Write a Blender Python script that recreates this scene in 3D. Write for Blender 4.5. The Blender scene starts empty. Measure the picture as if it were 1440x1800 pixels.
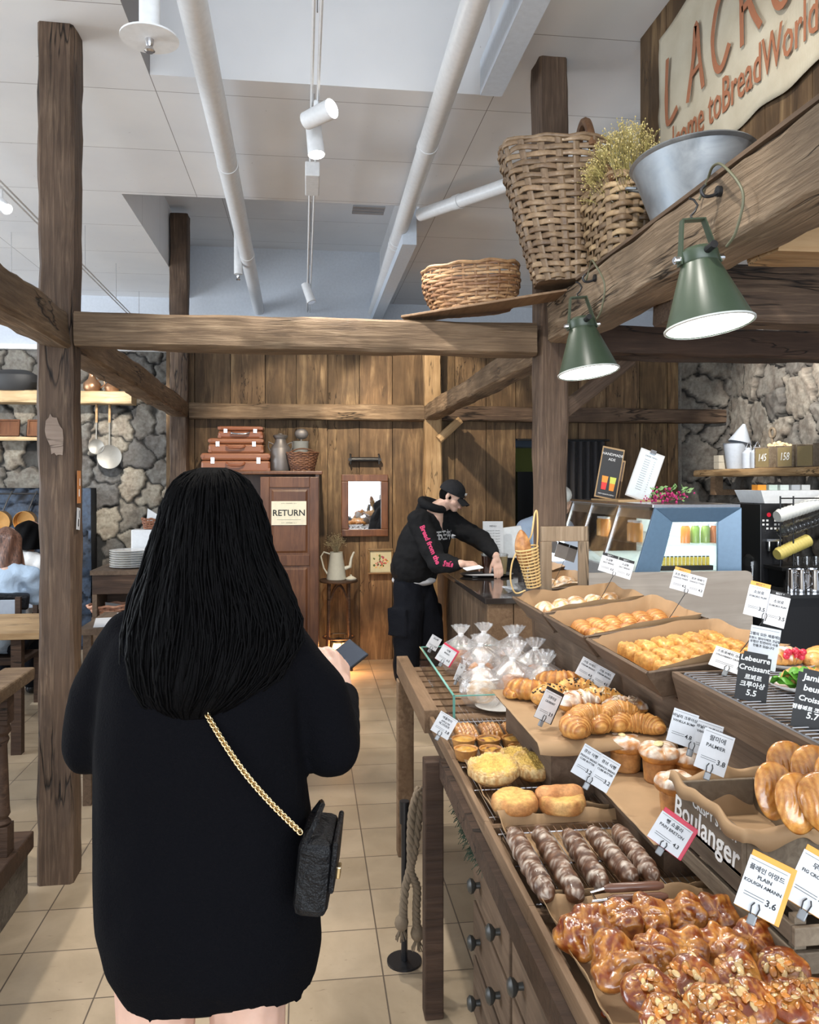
import bpy, bmesh, math, random
import numpy as np
from mathutils import Vector, Matrix, Euler, noise

sc = bpy.context.scene
COL = sc.collection
# ------------------------------------------------ camera
CAM_H = 1.65; FPX = 1420.0
YAW = math.atan(180/FPX); PITCH = 0.0
cd = bpy.data.cameras.new('camera'); cam = bpy.data.objects.new('camera', cd); COL.objects.link(cam)
cd.sensor_fit = 'HORIZONTAL'; cd.sensor_width = 36.0; cd.lens = 36.0*FPX/1440.0
cd.shift_y = -55/1440.0      # the frame was cropped a little below the horizon
cd.clip_start = 0.05; cd.clip_end = 100
cam.location = (0, 0, CAM_H); cam.rotation_euler = (math.pi/2-PITCH, 0, -YAW)
sc.camera = cam
# ------------------------------------------------ exposure
sc.view_settings.view_transform = 'Standard'; sc.view_settings.look = 'None'
sc.view_settings.gamma = 1.0; sc.view_settings.use_curve_mapping = False
sc.view_settings.exposure = 0.75
# ------------------------------------------------ world: daylight of the open shop front behind
w = bpy.data.worlds.new('World'); sc.world = w; w.use_nodes = True
bg = w.node_tree.nodes['Background']; bg.inputs[0].default_value = (0.80, 0.88, 1.0, 1); bg.inputs[1].default_value = 0.38
# ------------------------------------------------ large lights
def aim(o, tgt):
    d = Vector(tgt)-o.location; o.rotation_euler = d.to_track_quat('-Z', 'Y').to_euler()
def area(loc, tgt, sx, sy, power, col=(1, 1, 1)):
    l = bpy.data.lights.new('fill_light', 'AREA'); l.shape = 'RECTANGLE'; l.size = sx; l.size_y = sy
    l.energy = power; l.color = col
    o = bpy.data.objects.new('fill_light', l); COL.objects.link(o); o.location = loc; aim(o, tgt); return o
def spot(loc, tgt, power, deg=50, col=(1, 0.93, 0.82), blend=0.6, r=0.03):
    l = bpy.data.lights.new('track_spot', 'SPOT'); l.energy = power; l.spot_size = math.radians(deg)
    l.spot_blend = blend; l.shadow_soft_size = r; l.color = col
    o = bpy.data.objects.new('track_spot', l); COL.objects.link(o); o.location = loc; aim(o, tgt); return o
WARM = (1, .86, .66); NEUT = (1, .95, .87); COOL = (.84, .92, 1)
area((0.3, -3.5, 1.9), (0.3, 3.2, 3.1), 6, 2.6, 230, COOL)             # added cool fill behind the camera, tilted up to brighten the ceiling
area((-6.5, 4.5, 1.8), (0, 5, 3.0), 5, 2.6, 220, COOL)              # added cool fill out of view on the left, also tilted up
# track spots
spot((0.05, 3.6, 3.3), (0.72, 2.4, .9), 75, 62, NEUT)
spot((0.05, 2.3, 3.35), (0.75, 1.3, .9), 66, 62, NEUT)
spot((0.05, 3.8, 3.3), (1.2, 3.2, 1.0), 20, 60, NEUT)
spot((1.6, 1.2, 3.35), (1.15, 2.2, 1.0), 18, 70, NEUT)
spot((0.05, 5.2, 3.3), (1.1, 7.4, 1.9), 210, 44, WARM, .25)
spot((0.05, 5.2, 3.3), (0.0, 7.4, 1.7), 150, 50, WARM, .4)
spot((0.05, 5.4, 3.3), (1.0, 5.6, 1.0), 80, 60, NEUT)
spot((0.05, 3.0, 3.35), (0.1, 4.6, 0), 115, 75, NEUT)
spot((-1.6, 5.6, 3.2), (-2.9, 8.5, 1.8), 460, 44, NEUT, .3)
spot((-1.6, 6.2, 3.2), (-1.7, 8.5, 1.75), 150, 36, NEUT, .2)
spot((-1.62, 2.4, 3.2), (-1.0, 2.1, 0), 110, 60, NEUT, .1)
spot((-1.6, 4.4, 3.2), (-2.9, 6.0, .8), 160, 60, COOL)
spot((2.9, 5.2, 3.3), (4.1, 6.2, 2.35), 260, 56, NEUT)
spot((2.6, 3.4, 3.3), (2.6, 4.6, 1.2), 130, 70, NEUT)
spot((0.6, 0.9, 3.4), (1.5, 2.4, 3.15), 55, 60, NEUT)
spot((0.3, 1.2, 3.4), (1.05, 2.4, 2.45), 70, 60, NEUT)

# ------------------------------------------------ pixel -> point helper (measuring only)
_s, _c = math.sin(YAW), math.cos(YAW); _sp, _cp = math.sin(PITCH), math.cos(PITCH)
_F = Vector((_s*_cp, _c*_cp, -_sp)); _R = Vector((_c, -_s, 0)); _U = Vector((_s*_sp, _c*_sp, _cp))
def at(px, py, X=None, Y=None, Z=None):
    d = _F+_R*((px-720)/FPX)+_U*((845-py)/FPX)
    t = X/d.x if X is not None else (Y/d.y if Y is not None else (Z-CAM_H)/d.z)
    return Vector((d.x*t, d.y*t, CAM_H+d.z*t))
# ------------------------------------------------ materials
def V3(c): return (c[0], c[1], c[2], 1)
def srgb(r, g, b):
    f = lambda v: (v/255/12.92) if v/255 <= .04045 else ((v/255+.055)/1.055)**2.4
    return (f(r), f(g), f(b))
class NT:
    def __init__(s, name):
        s.m = bpy.data.materials.new(name); s.m.use_nodes = True; s.t = s.m.node_tree
        s.b = s.t.nodes['Principled BSDF']
    def n(s, typ, **kw):
        x = s.t.nodes.new(typ)
        for k, v in kw.items():
            if k in x.inputs: x.inputs[k].default_value = v
            else: setattr(x, k, v)
        return x
    def l(s, a, b): s.t.links.new(a, b)
    def ramp(s, fac, stops, interp='LINEAR'):
        r = s.n('ShaderNodeValToRGB'); cr = r.color_ramp; cr.interpolation = interp
        while len(cr.elements) > 1: cr.elements.remove(cr.elements[-1])
        cr.elements[0].position = stops[0][0]; cr.elements[0].color = V3(stops[0][1])
        for p, c in stops[1:]:
            e = cr.elements.new(p); e.color = V3(c)
        s.l(fac, r.inputs[0]); return r.outputs[0]
    def coord(s, scale=(1, 1, 1), rnd=False, kind='Object'):
        tc = s.n('ShaderNodeTexCoord'); mp = s.n('ShaderNodeMapping'); mp.inputs['Scale'].default_value = scale
        s.l(tc.outputs[kind], mp.inputs[0])
        if rnd:
            oi = s.n('ShaderNodeObjectInfo'); ml = s.n('ShaderNodeMath', operation='MULTIPLY'); ml.inputs[1].default_value = 37
            s.l(oi.outputs['Random'], ml.inputs[0]); cx = s.n('ShaderNodeCombineXYZ')
            for i in range(3): s.l(ml.outputs[0], cx.inputs[i])
            s.l(cx.outputs[0], mp.inputs['Location'])
        return mp.outputs[0]
    def noise(s, vec, scale=5, detail=4, rough=.55, dist=0):
        x = s.n('ShaderNodeTexNoise'); x.inputs['Scale'].default_value = scale; x.inputs['Detail'].default_value = detail
        x.inputs['Roughness'].default_value = rough; x.inputs['Distortion'].default_value = dist
        s.l(vec, x.inputs['Vector']); return x.outputs[0]
    def mix(s, fac, a, b, mode='MIX'):
        x = s.n('ShaderNodeMix', data_type='RGBA', blend_type=mode)
        for k, v in ((0, fac), (6, a), (7, b)):
            if hasattr(v, 'links'): s.l(v, x.inputs[k])
            elif k == 0: x.inputs[0].default_value = v
            else: x.inputs[k].default_value = V3(v)
        return x.outputs[2]
    def bump(s, h, strength=.3, dist=.01):
        b = s.n('ShaderNodeBump'); b.inputs['Strength'].default_value = strength; b.inputs['Distance'].default_value = dist
        s.l(h, b.inputs['Height']); s.l(b.outputs[0], s.b.inputs['Normal'])
    def set(s, **kw):
        for k, v in kw.items():
            k = k.replace('_', ' ')
            if hasattr(v, 'links'): s.l(v, s.b.inputs[k])
            else: s.b.inputs[k].default_value = V3(v) if isinstance(v, tuple) else v
        return s
def plain(name, c, rough=.5, metal=0, bump=0, scale=40, **kw):
    t = NT(name); v = t.coord(); n = t.noise(v, scale, 3)
    col = t.mix(t.ramp(n, [(.3, (0, 0, 0)), (.7, (1, 1, 1))]), tuple(x*.95 for x in c), tuple(min(1, x*1.04) for x in c))
    t.set(Base_Color=col, Roughness=rough, Metallic=metal, **kw)
    if bump: t.bump(n, bump, .004)
    return t.m
def wood(name, dark, mid, light, axis=0, scale=3.0, rough=.65, cracks=True, grain=14, bump=.5, crackw=.012, board=False):
    t = NT(name); s = [grain]*3; s[axis] = 1.1
    v = t.coord(tuple(s), True)
    if board:
        at_ = t.n('ShaderNodeAttribute', attribute_name='Col'); vm = t.n('ShaderNodeVectorMath', operation='MULTIPLY_ADD')
        vm.inputs[1].default_value = (40, 40, 40); t.l(at_.outputs['Vector'], vm.inputs[0]); t.l(v, vm.inputs[2]); v = vm.outputs[0]
    n1 = t.noise(v, scale, 7, .62, .7)
    s2 = [5.0]*3; s2[axis] = .55; v2 = t.coord(tuple(s2), True); n2 = t.noise(v2, 1.6, 3, .5, 1.2)
    v3 = t.coord((1, 1, 1), True); n3 = t.noise(v3, 3.2, 3)
    c = t.ramp(n1, [(.28, dark), (.5, mid), (.72, light)])
    c = t.mix(t.ramp(n2, [(.35, (.0,)*3), (.68, (.75,)*3)]), c, tuple(x*1.0 for x in mid))
    c = t.mix(t.ramp(n3, [(.35, (.55,)*3), (.65, (0,)*3)]), c, dark)
    if board: c = t.mix(.75, c, at_.outputs['Color'], 'MULTIPLY')
    if cracks:
        s4 = [7.0]*3; s4[axis] = .8; v4 = t.coord(tuple(s4), True); n4 = t.noise(v4, 1.1, 4, .6, .4)
        k = t.ramp(n4, [(.5-crackw, (0,)*3), (.5, (1,)*3), (.5+crackw, (0,)*3)])
        n5 = t.noise(v3, 1.7, 1); k2 = t.ramp(n5, [(.5, (0,)*3), (.6, (1,)*3)])
        kk = t.mix(1.0, k, k2, 'MULTIPLY'); c = t.mix(kk, c, tuple(x*.12 for x in dark))
        h = t.mix(.6, n1, kk, 'SUBTRACT'); t.bump(h, bump, .008)
    else: t.bump(n1, bump, .004)
    t.set(Base_Color=c, Roughness=rough); t.b.inputs['Specular IOR Level'].default_value = .3
    return t.m
def glass(name, c=(1, 1, 1), rough=0.0, alpha=.14, edge=None):
    t = NT(name); nt = t.t
    tr = t.n('ShaderNodeBsdfTransparent'); tr.inputs[0].default_value = V3(c)
    gl = t.n('ShaderNodeBsdfGlossy'); gl.inputs['Roughness'].default_value = rough
    lw = t.n('ShaderNodeLayerWeight'); lw.inputs[0].default_value = .3
    mx = t.n('ShaderNodeMixShader'); ma = t.n('ShaderNodeMath', operation='MULTIPLY_ADD'); ma.inputs[1].default_value = .5; ma.inputs[2].default_value = alpha*.35
    t.l(lw.outputs['Fresnel'], ma.inputs[0]); t.l(ma.outputs[0], mx.inputs[0]); t.l(tr.outputs[0], mx.inputs[1]); t.l(gl.outputs[0], mx.inputs[2])
    nt.nodes.remove(t.b); t.l(mx.outputs[0], nt.nodes['Material Output'].inputs[0]); return t.m
def film(name):
    t = NT(name); nt = t.t; v = t.coord(); n = t.noise(v, 30, 4, .6, 1.5)
    tr = t.n('ShaderNodeBsdfTransparent'); gl = t.n('ShaderNodeBsdfGlossy'); gl.inputs['Roughness'].default_value = .14; gl.inputs[0].default_value = (1, 1, 1, 1)
    df = t.n('ShaderNodeBsdfTranslucent'); df.inputs[0].default_value = (.9, .92, .95, 1); d2 = t.n('ShaderNodeBsdfDiffuse'); d2.inputs[0].default_value = (.9, .92, .95, 1)
    bp = t.n('ShaderNodeBump'); bp.inputs['Strength'].default_value = .7; bp.inputs['Distance'].default_value = .01; t.l(n, bp.inputs['Height']); t.l(bp.outputs[0], gl.inputs['Normal'])
    m0 = t.n('ShaderNodeMixShader'); t.l(df.outputs[0], m0.inputs[1]); t.l(d2.outputs[0], m0.inputs[2])
    m1 = t.n('ShaderNodeMixShader'); m1.inputs[0].default_value = .22; t.l(m0.outputs[0], m1.inputs[2]); t.l(tr.outputs[0], m1.inputs[1])
    m2 = t.n('ShaderNodeMixShader'); lw = t.n('ShaderNodeLayerWeight'); lw.inputs[0].default_value = .45; ma = t.n('ShaderNodeMath', operation='MULTIPLY_ADD'); ma.inputs[1].default_value = .5; ma.inputs[2].default_value = .10
    t.l(lw.outputs['Facing'], ma.inputs[0]); t.l(ma.outputs[0], m2.inputs[0]); t.l(m1.outputs[0], m2.inputs[1]); t.l(gl.outputs[0], m2.inputs[2])
    nt.nodes.remove(t.b); t.l(m2.outputs[0], nt.nodes['Material Output'].inputs[0]); return t.m
def emit(name, c, s):
    t = NT(name); t.set(Base_Color=c, Emission_Color=c, Emission_Strength=s, Roughness=.5); return t.m
def baked(name, rough=.5, coat=0, bump=.35, scale=60, sss=0):
    """food material: albedo from the vertex colour attribute, broken up by noise"""
    t = NT(name); a = t.n('ShaderNodeAttribute', attribute_name='Col'); v = t.coord((1, 1, 1), True)
    n = t.noise(v, scale, 5, .6); n2 = t.noise(v, scale*.22, 3)
    c = t.mix(.8, a.outputs['Color'], t.ramp(n, [(.3, (.62, .56, .5)), (.62, (1.12, 1.1, 1.06))]), 'MULTIPLY')
    c = t.mix(.6, c, t.ramp(n2, [(.35, (.62, .52, .45)), (.6, (1.1, 1.1, 1.05))]), 'MULTIPLY')
    t.set(Base_Color=c, Roughness=rough); t.b.inputs['Coat Weight'].default_value = coat; t.b.inputs['Coat Roughness'].default_value = .12
    if sss:
        t.b.inputs['Subsurface Weight'].default_value = sss; t.b.inputs['Subsurface Radius'].default_value = (.02, .01, .005)
    t.bump(n, bump, .004); return t.m

# ------------------------------------------------ mesh builder
class MB:
    def __init__(s, M=None): s.v = []; s.f = []; s.c = []; s.col = None; s.M = M or Matrix()
    def add(s, vs, fs, cols=None):
        o = len(s.v); M = s.M
        for v in vs: s.v.append(tuple(M @ Vector(v)))
        s.f += [tuple(i+o for i in f) for f in fs]
        if cols is not None: s.c += [tuple(c) for c in cols]
        else: s.c += [tuple(s.col or (1, 1, 1))]*len(vs)
        return s
    def box(s, c, d, rot=None):
        R = Euler(rot).to_matrix() if rot else Matrix.Identity(3); c = Vector(c)
        vs = [c+R @ Vector((x*d[0]/2, y*d[1]/2, z*d[2]/2)) for x in (-1, 1) for y in (-1, 1) for z in (-1, 1)]
        return s.add(vs, [(0, 1, 3, 2), (4, 6, 7, 5), (0, 4, 5, 1), (2, 3, 7, 6), (0, 2, 6, 4), (1, 5, 7, 3)])
    def bx(s, a, b): return s.box([(a[i]+b[i])/2 for i in range(3)], [abs(b[i]-a[i]) for i in range(3)])
    def hexa(s, p):   # 8 points: bottom 4 ccw, top 4 ccw
        return s.add(p, [(3, 2, 1, 0), (4, 5, 6, 7), (0, 1, 5, 4), (1, 2, 6, 5), (2, 3, 7, 6), (3, 0, 4, 7)])
    def tube(s, pts, r, n=8, closed=False, flat=1.0, up=None):
        pts = [Vector(p) for p in pts]; k = len(pts); rs = r if hasattr(r, '__len__') else [r]*k
        vs = []; ref = Vector(up) if up else None
        for i, p in enumerate(pts):
            a = pts[(i-1) % k] if closed or i > 0 else p; b = pts[(i+1) % k] if closed or i < k-1 else p
            t = (b-a).normalized() if (b-a).length > 1e-9 else Vector((0, 0, 1))
            if ref is None: ref = Vector((0, 0, 1)) if abs(t.z) < .9 else Vector((1, 0, 0))
            x = t.cross(ref)
            if x.length < 1e-6: x = t.orthogonal()
            x.normalize(); y = x.cross(t).normalized()
            if not up: ref = y
            for j in range(n):
                an = 2*math.pi*j/n; vs.append(p+x*math.cos(an)*rs[i]+y*math.sin(an)*rs[i]*flat)
        fs = []
        for i in range(k if closed else k-1):
            for j in range(n):
                a = i*n+j; b = i*n+(j+1) % n; c = ((i+1) % k)*n+(j+1) % n; d = ((i+1) % k)*n+j; fs.append((a, b, c, d))
        if not closed: fs += [tuple(range(n-1, -1, -1)), tuple(range((k-1)*n, k*n))]
        return s.add(vs, fs)
    def cyl(s, a, b, r0, r1=None, n=20): return s.tube([a, b], [r0, r0 if r1 is None else r1], n)
    def lathe(s, prof, c=(0, 0, 0), n=28, sx=1, sy=1, cap=True):
        vs = []; k = len(prof)
        for r, z in prof:
            for j in range(n):
                a = 2*math.pi*j/n; vs.append((c[0]+r*math.cos(a)*sx, c[1]+r*math.sin(a)*sy, c[2]+z))
        fs = [(i*n+j, i*n+(j+1) % n, (i+1)*n+(j+1) % n, (i+1)*n+j) for i in range(k-1) for j in range(n)]
        if cap:
            if prof[0][0] > 1e-5: fs.append(tuple(range(n-1, -1, -1)))
            if prof[-1][0] > 1e-5: fs.append(tuple(range((k-1)*n, k*n)))
        return s.add(vs, fs)
    def surf(s, fn, nu, nv, cu=False, cv=False, capends=False):
        """fn(u,v)->(pos,col); u in 0..1 rows, v in 0..1 around"""
        vs = []; cs = []; mu = nu if cu else nu+1; mv = nv if cv else nv+1
        for i in range(mu):
            for j in range(mv):
                p, c = fn(i/nu, j/nv); vs.append(p); cs.append(c)
        fs = []
        for i in range(nu):
            for j in range(nv):
                a = i*mv+j; b = i*mv+(j+1) % mv; c = ((i+1) % mu)*mv+(j+1) % mv; d = ((i+1) % mu)*mv+j; fs.append((a, b, c, d))
        if capends and cv: fs += [tuple(range(mv-1, -1, -1)), tuple(range((mu-1)*mv, mu*mv))]
        return s.add(vs, fs, cs)
    def prism(s, poly, z0, z1):
        n = len(poly); vs = [(x, y, z0) for x, y in poly]+[(x, y, z1) for x, y in poly]
        return s.add(vs, [tuple(range(n-1, -1, -1)), tuple(range(n, 2*n))]+[(i, (i+1) % n, (i+1) % n+n, i+n) for i in range(n)])
    def ball(s, c, r, n=12, sc_=(1, 1, 1)):
        m = n//2
        def fn(u, v):
            a = math.pi*(u*.996+.002); b = 2*math.pi*v
            return (c[0]+r*sc_[0]*math.sin(a)*math.cos(b), c[1]+r*sc_[1]*math.sin(a)*math.sin(b), c[2]-r*sc_[2]*math.cos(a)), (s.col or (1, 1, 1))
        return s.surf(fn, m, n, cv=True, capends=True)
    def build(s, name, mat, parent=None, smooth=False, bevel=0, sub=0, solid=0, vcol=None):
        me = bpy.data.meshes.new(name); me.from_pydata(s.v, [], s.f); me.validate()
        if isinstance(mat, (list, tuple)):
            for m in mat: me.materials.append(m)
        else: me.materials.append(mat)
        if len(me.vertices) == len(s.c):
            ca = me.color_attributes.new('Col', 'FLOAT_COLOR', 'POINT')
            ca.data.foreach_set('color', [x for c in s.c for x in (c[0], c[1], c[2], 1)])
        bm = bmesh.new(); bm.from_mesh(me); bmesh.ops.recalc_face_normals(bm, faces=bm.faces); bm.to_mesh(me); bm.free()
        if smooth:
            for p in me.polygons: p.use_smooth = True
            if smooth != 'all':
                try: me.set_sharp_from_angle(angle=math.radians(40))
                except Exception: pass
        o = bpy.data.objects.new(name, me); COL.objects.link(o)
        if parent is not None: o.parent = parent
        if solid:
            m = o.modifiers.new('s', 'SOLIDIFY'); m.thickness = solid; m.offset = 0
        if bevel:
            m = o.modifiers.new('b', 'BEVEL'); m.width = bevel; m.segments = 2; m.limit_method = 'ANGLE'
        if sub:
            m = o.modifiers.new('u', 'SUBSURF'); m.levels = sub; m.render_levels = sub
        return o
def tag(o, label=None, cat=None, group=None, kind=None):
    if label: o['label'] = label
    if cat: o['category'] = cat
    if group: o['group'] = group
    if kind: o['kind'] = kind
    return o
def thing(name, label, cat, loc=(0, 0, 0), rot=(0, 0, 0), group=None):
    o = bpy.data.objects.new(name, None); COL.objects.link(o); o.empty_display_size = .05
    o.location = loc; o.rotation_euler = rot if hasattr(rot, '__len__') else (0, 0, rot); return tag(o, label, cat, group)
def dup(root, loc=None, rot=None, label=None, scale=None, group=None):
    def cp(o, par):
        c = o.copy(); COL.objects.link(c)
        if par is not None: c.parent = par
        for ch in list(o.children): cp(ch, c)
        return c
    r = cp(root, None)
    if loc is not None: r.location = loc
    if rot is not None: r.rotation_euler = rot if hasattr(rot, '__len__') else (0, 0, rot)
    if scale is not None: r.scale = (scale,)*3 if not hasattr(scale, '__len__') else scale
    if label: r['label'] = label
    if group: r['group'] = group
    return r
def struct(o): o['kind'] = 'structure'; return o
FONT_CACHE = {}
def text(s, size, mat, parent, M, align='CENTER', name='lettering', extrude=.0003, offset=0, spacing=1.0, shear=0):
    """M: matrix whose XY plane is the writing plane (X right, Y up, Z towards the reader)"""
    cu = bpy.data.curves.new(name, 'FONT'); cu.body = s; cu.size = size; cu.align_x = align; cu.align_y = 'CENTER'
    cu.extrude = extrude; cu.offset = offset; cu.space_character = spacing; cu.shear = shear; cu.resolution_u = 2
    o = bpy.data.objects.new('tmp', cu); COL.objects.link(o)
    dg = bpy.context.evaluated_depsgraph_get(); me = bpy.data.meshes.new_from_object(o.evaluated_get(dg))
    bpy.data.objects.remove(o); me.transform(M); me.name = name; me.materials.clear(); me.materials.append(mat)
    t = bpy.data.objects.new(name, me); COL.objects.link(t); t.parent = parent; return t
def bake(o):
    """apply the modifiers of o"""
    dg = bpy.context.evaluated_depsgraph_get(); me = bpy.data.meshes.new_from_object(o.evaluated_get(dg))
    o.modifiers.clear(); o.data = me; return o
def fn3(p, s, seed=0): return noise.noise(Vector((p[0]*s+seed, p[1]*s+seed*.7, p[2]*s-seed)))
def lerp(a, b, t): return a+(b-a)*t
def lc(a, b, t):
    t = max(0, min(1, t)); return tuple(a[i]+(b[i]-a[i])*t for i in range(3))
def frame(x, z_toward, origin=(0, 0, 0)):
    """matrix with local X=x, local Z=z_toward"""
    x = Vector(x).normalized(); z = Vector(z_toward); z = (z-x*z.dot(x)).normalized(); y = z.cross(x)
    M = Matrix((x, y, z)).transposed().to_4x4(); M.translation = Vector(origin); return M

# ------------------------------------------------ shared materials
W_POST = wood('weathered_oak', (.036, .022, .015), (.115, .073, .048), (.25, .172, .112), crackw=.02, grain=20, scale=3.6, bump=.8)
W_BEAM = wood('hewn_beam', (.055, .034, .020), (.185, .122, .072), (.40, .29, .185), crackw=.018, grain=20, scale=3.6, bump=.8)
W_HEAVY = wood('split_beam', (.085, .060, .040), (.26, .185, .12), (.46, .36, .25), crackw=.022, grain=24, scale=4, bump=.9)
W_DARK = wood('dark_oak', (.022, .012, .008), (.065, .036, .022), (.12, .07, .045))
W_LIGHT = wood('pale_pine', (.20, .115, .05), (.42, .27, .135), (.58, .42, .24))
W_PLANKV = wood('wall_plank', (.035, .021, .011), (.155, .095, .047), (.40, .275, .145), axis=2, scale=2.2, grain=9, crackw=.006, board=True)
W_TRAY = wood('tray_wood', (.11, .062, .032), (.23, .145, .085), (.34, .23, .14), cracks=False, axis=1)
W_TRAYD = wood('tray_wood_dark', (.055, .036, .023), (.14, .092, .06), (.22, .155, .105), cracks=False, axis=1)
W_GREY = wood('washed_pine', (.33, .28, .23), (.5, .45, .38), (.62, .56, .49), cracks=False, grain=10, rough=.5)
W_CAB = wood('mahogany', (.060, .022, .010), (.135, .055, .024), (.22, .10, .045), axis=2, cracks=False, grain=9, rough=.35, bump=.1)
WHITE = plain('white_paint', (.78, .79, .80), .5)
BLACK = plain('black_plastic', (.012, .012, .014), .35)
STEEL = plain('steel', (.62, .62, .64), .22, 1.0)
DSTEEL = plain('dark_iron', (.03, .03, .032), .45, .6)
CARD = plain('white_card', (.62, .63, .65), .6)
INK = plain('ink', (.012, .012, .014), .6)
PAPER = plain('kraft_paper', (.36, .225, .115), .75, 0, .25, 18)
def beam(name, p0, p1, w, h, mat, label=None, cat='beam', seed=0, rough=.006, group=None, wax=None):
    """hewn timber: local X runs along the timber, w is its width, h its height"""
    p0 = Vector(p0); p1 = Vector(p1); L = (p1-p0).length; n = max(3, int(L/.07)); m = MB()
    ch = .012; cs = [(-w/2+ch, -h/2), (0, -h/2), (w/2-ch, -h/2), (w/2, -h/2+ch), (w/2, 0), (w/2, h/2-ch), (w/2-ch, h/2), (0, h/2), (-w/2+ch, h/2), (-w/2, h/2-ch), (-w/2, 0), (-w/2, -h/2+ch)]
    vs = []
    for i in range(n+1):
        x = L*i/n
        for (a, b) in cs:
            q = (x, a*3, b*3+seed*5.3); k = noise.noise(Vector((q[0]*1.5, q[1]*3, q[2]*3)))*rough*1.4+noise.noise(Vector((q[0]*7, q[1]*9, q[2]*9)))*rough
            vs.append((x, a+k*(1 if a > 0 else -1), b+k*(1 if b > 0 else -1)))
    c = len(cs); fs = [(i*c+j, i*c+(j+1) % c, (i+1)*c+(j+1) % c, (i+1)*c+j) for i in range(n) for j in range(c)]
    fs += [tuple(range(c-1, -1, -1)), tuple(range(n*c, n*c+c))]
    m.add(vs, fs); o = m.build(name, mat, smooth=True)
    d = (p1-p0).normalized(); up = Vector((0, 0, 1)) if abs(d.z) < .9 else Vector((0, -1, 0))
    if wax: up = Vector(wax)
    y = up.cross(d).normalized(); z = d.cross(y)
    M = Matrix((d, y, z)).transposed().to_4x4(); M.translation = p0; o.matrix_world = M
    if label: tag(o, label, cat, group)
    return o
# ================================================ THE ROOM
random.seed(4)
CZ = 3.52   # underside of the lower ceiling
# floor tiles
t = NT('travertine_tiles'); v = t.coord()
mp = t.n('ShaderNodeMapping'); mp.inputs['Location'].default_value = (-.252+.309*30, -2.682+.286*30, 0); t.l(v, mp.inputs[0])
br = t.n('ShaderNodeTexBrick', offset=0.0, squash=1.0); br.inputs['Scale'].default_value = 1
br.inputs['Brick Width'].default_value = .309; br.inputs['Row Height'].default_value = .286; br.inputs['Mortar Size'].default_value = .0028
br.inputs['Mortar Smooth'].default_value = .2; br.inputs['Bias'].default_value = 0
br.inputs['Color1'].default_value = V3((.40, .315, .215)); br.inputs['Color2'].default_value = V3((.49, .39, .275)); br.inputs['Mortar'].default_value = V3((.13, .10, .075))
t.l(mp.outputs[0], br.inputs[0])
n1 = t.noise(v, 5, 6, .6, .5); n2 = t.noise(t.coord((6, 26, 6)), 3, 5, .65, .4); n3 = t.noise(v, 1.1, 2)
c = t.mix(.45, br.outputs[0], t.ramp(n1, [(.3, (.62, .58, .52)), (.65, (1.15, 1.12, 1.1))]), 'MULTIPLY')
pit = t.ramp(n2, [(.66, (0,)*3), (.70, (1,)*3)]); c = t.mix(t.mix(1, pit, (.6,)*3, 'MULTIPLY'), c, (.16, .11, .07))
c = t.mix(.4, c, t.ramp(n3, [(.35, (.7,)*3), (.6, (1.1,)*3)]), 'MULTIPLY')
t.set(Base_Color=c, Roughness=t.ramp(n1, [(.3, (.28,)*3), (.7, (.5,)*3)]))
t.bump(t.mix(1, br.outputs[1], pit, 'ADD'), -.35, .006); FLOORM = t.m
m = MB(); m.bx((-8, -4, -.1), (4.3, 10, 0)); struct(m.build('floor', FLOORM))
# ceiling
t = NT('painted_concrete'); v = t.coord(); n1 = t.noise(v, 1.3, 4); n2 = t.noise(v, 26, 5)
br = t.n('ShaderNodeTexBrick', offset=0.0); br.inputs['Scale'].default_value = 1; br.inputs['Brick Width'].default_value = 1.62; br.inputs['Row Height'].default_value = .71
br.inputs['Mortar Size'].default_value = .0022; br.inputs['Color1'].default_value = (1, 1, 1, 1); br.inputs['Color2'].default_value = (.96, .96, .97, 1); br.inputs['Mortar'].default_value = V3((.35, .33, .32))
mp = t.n('ShaderNodeMapping'); mp.inputs['Location'].default_value = (.72+1.62*4, .71*10-.45, 0); t.l(v, mp.inputs[0]); t.l(mp.outputs[0], br.inputs[0])
c = t.mix(1, br.outputs[0], t.ramp(n1, [(.3, (.72, .73, .75)), (.7, (.82, .82, .82))]), 'MULTIPLY')
c = t.mix(t.ramp(n2, [(.72, (0,)*3), (.76, (.6,)*3)]), c, (.3, .29, .28)); t.set(Base_Color=c, Roughness=.7); t.bump(n2, .12, .004); CEIL = t.m
m = MB()
def slab(x0, x1, y0, y1, z0=CZ, z1=4.25): m.bx((x0, y0, z0), (x1, y1, z1))
slab(-8, -.72, -4, 5.46); slab(-8, -1.2, 5.46, 8.7)          # left of the recesses
slab(-.72, .88, 3.84, 5.46)                                   # the band between the two recesses
slab(.88, 4.3, -4, 5.46); slab(.76, 4.3, 5.46, 8.7)
m.bx((-.72, -4, 3.98), (.88, 3.84, 4.25)); m.bx((-1.2, 5.46, 4.06), (.76, 8.7, 4.25))
struct(m.build('ceiling', CEIL))
# upper white wall behind
m = MB(); m.bx((-8, 8.5, 2.97), (4.3, 8.75, 4.25)); struct(m.build('wall_upper_back', plain('upper_wall_paint', (.62, .66, .72), .7)))
m = MB(); m.bx((-8, 8.40, 2.955), (-1.25, 8.5, 3.0)); struct(m.build('trim_1', WHITE))
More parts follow.
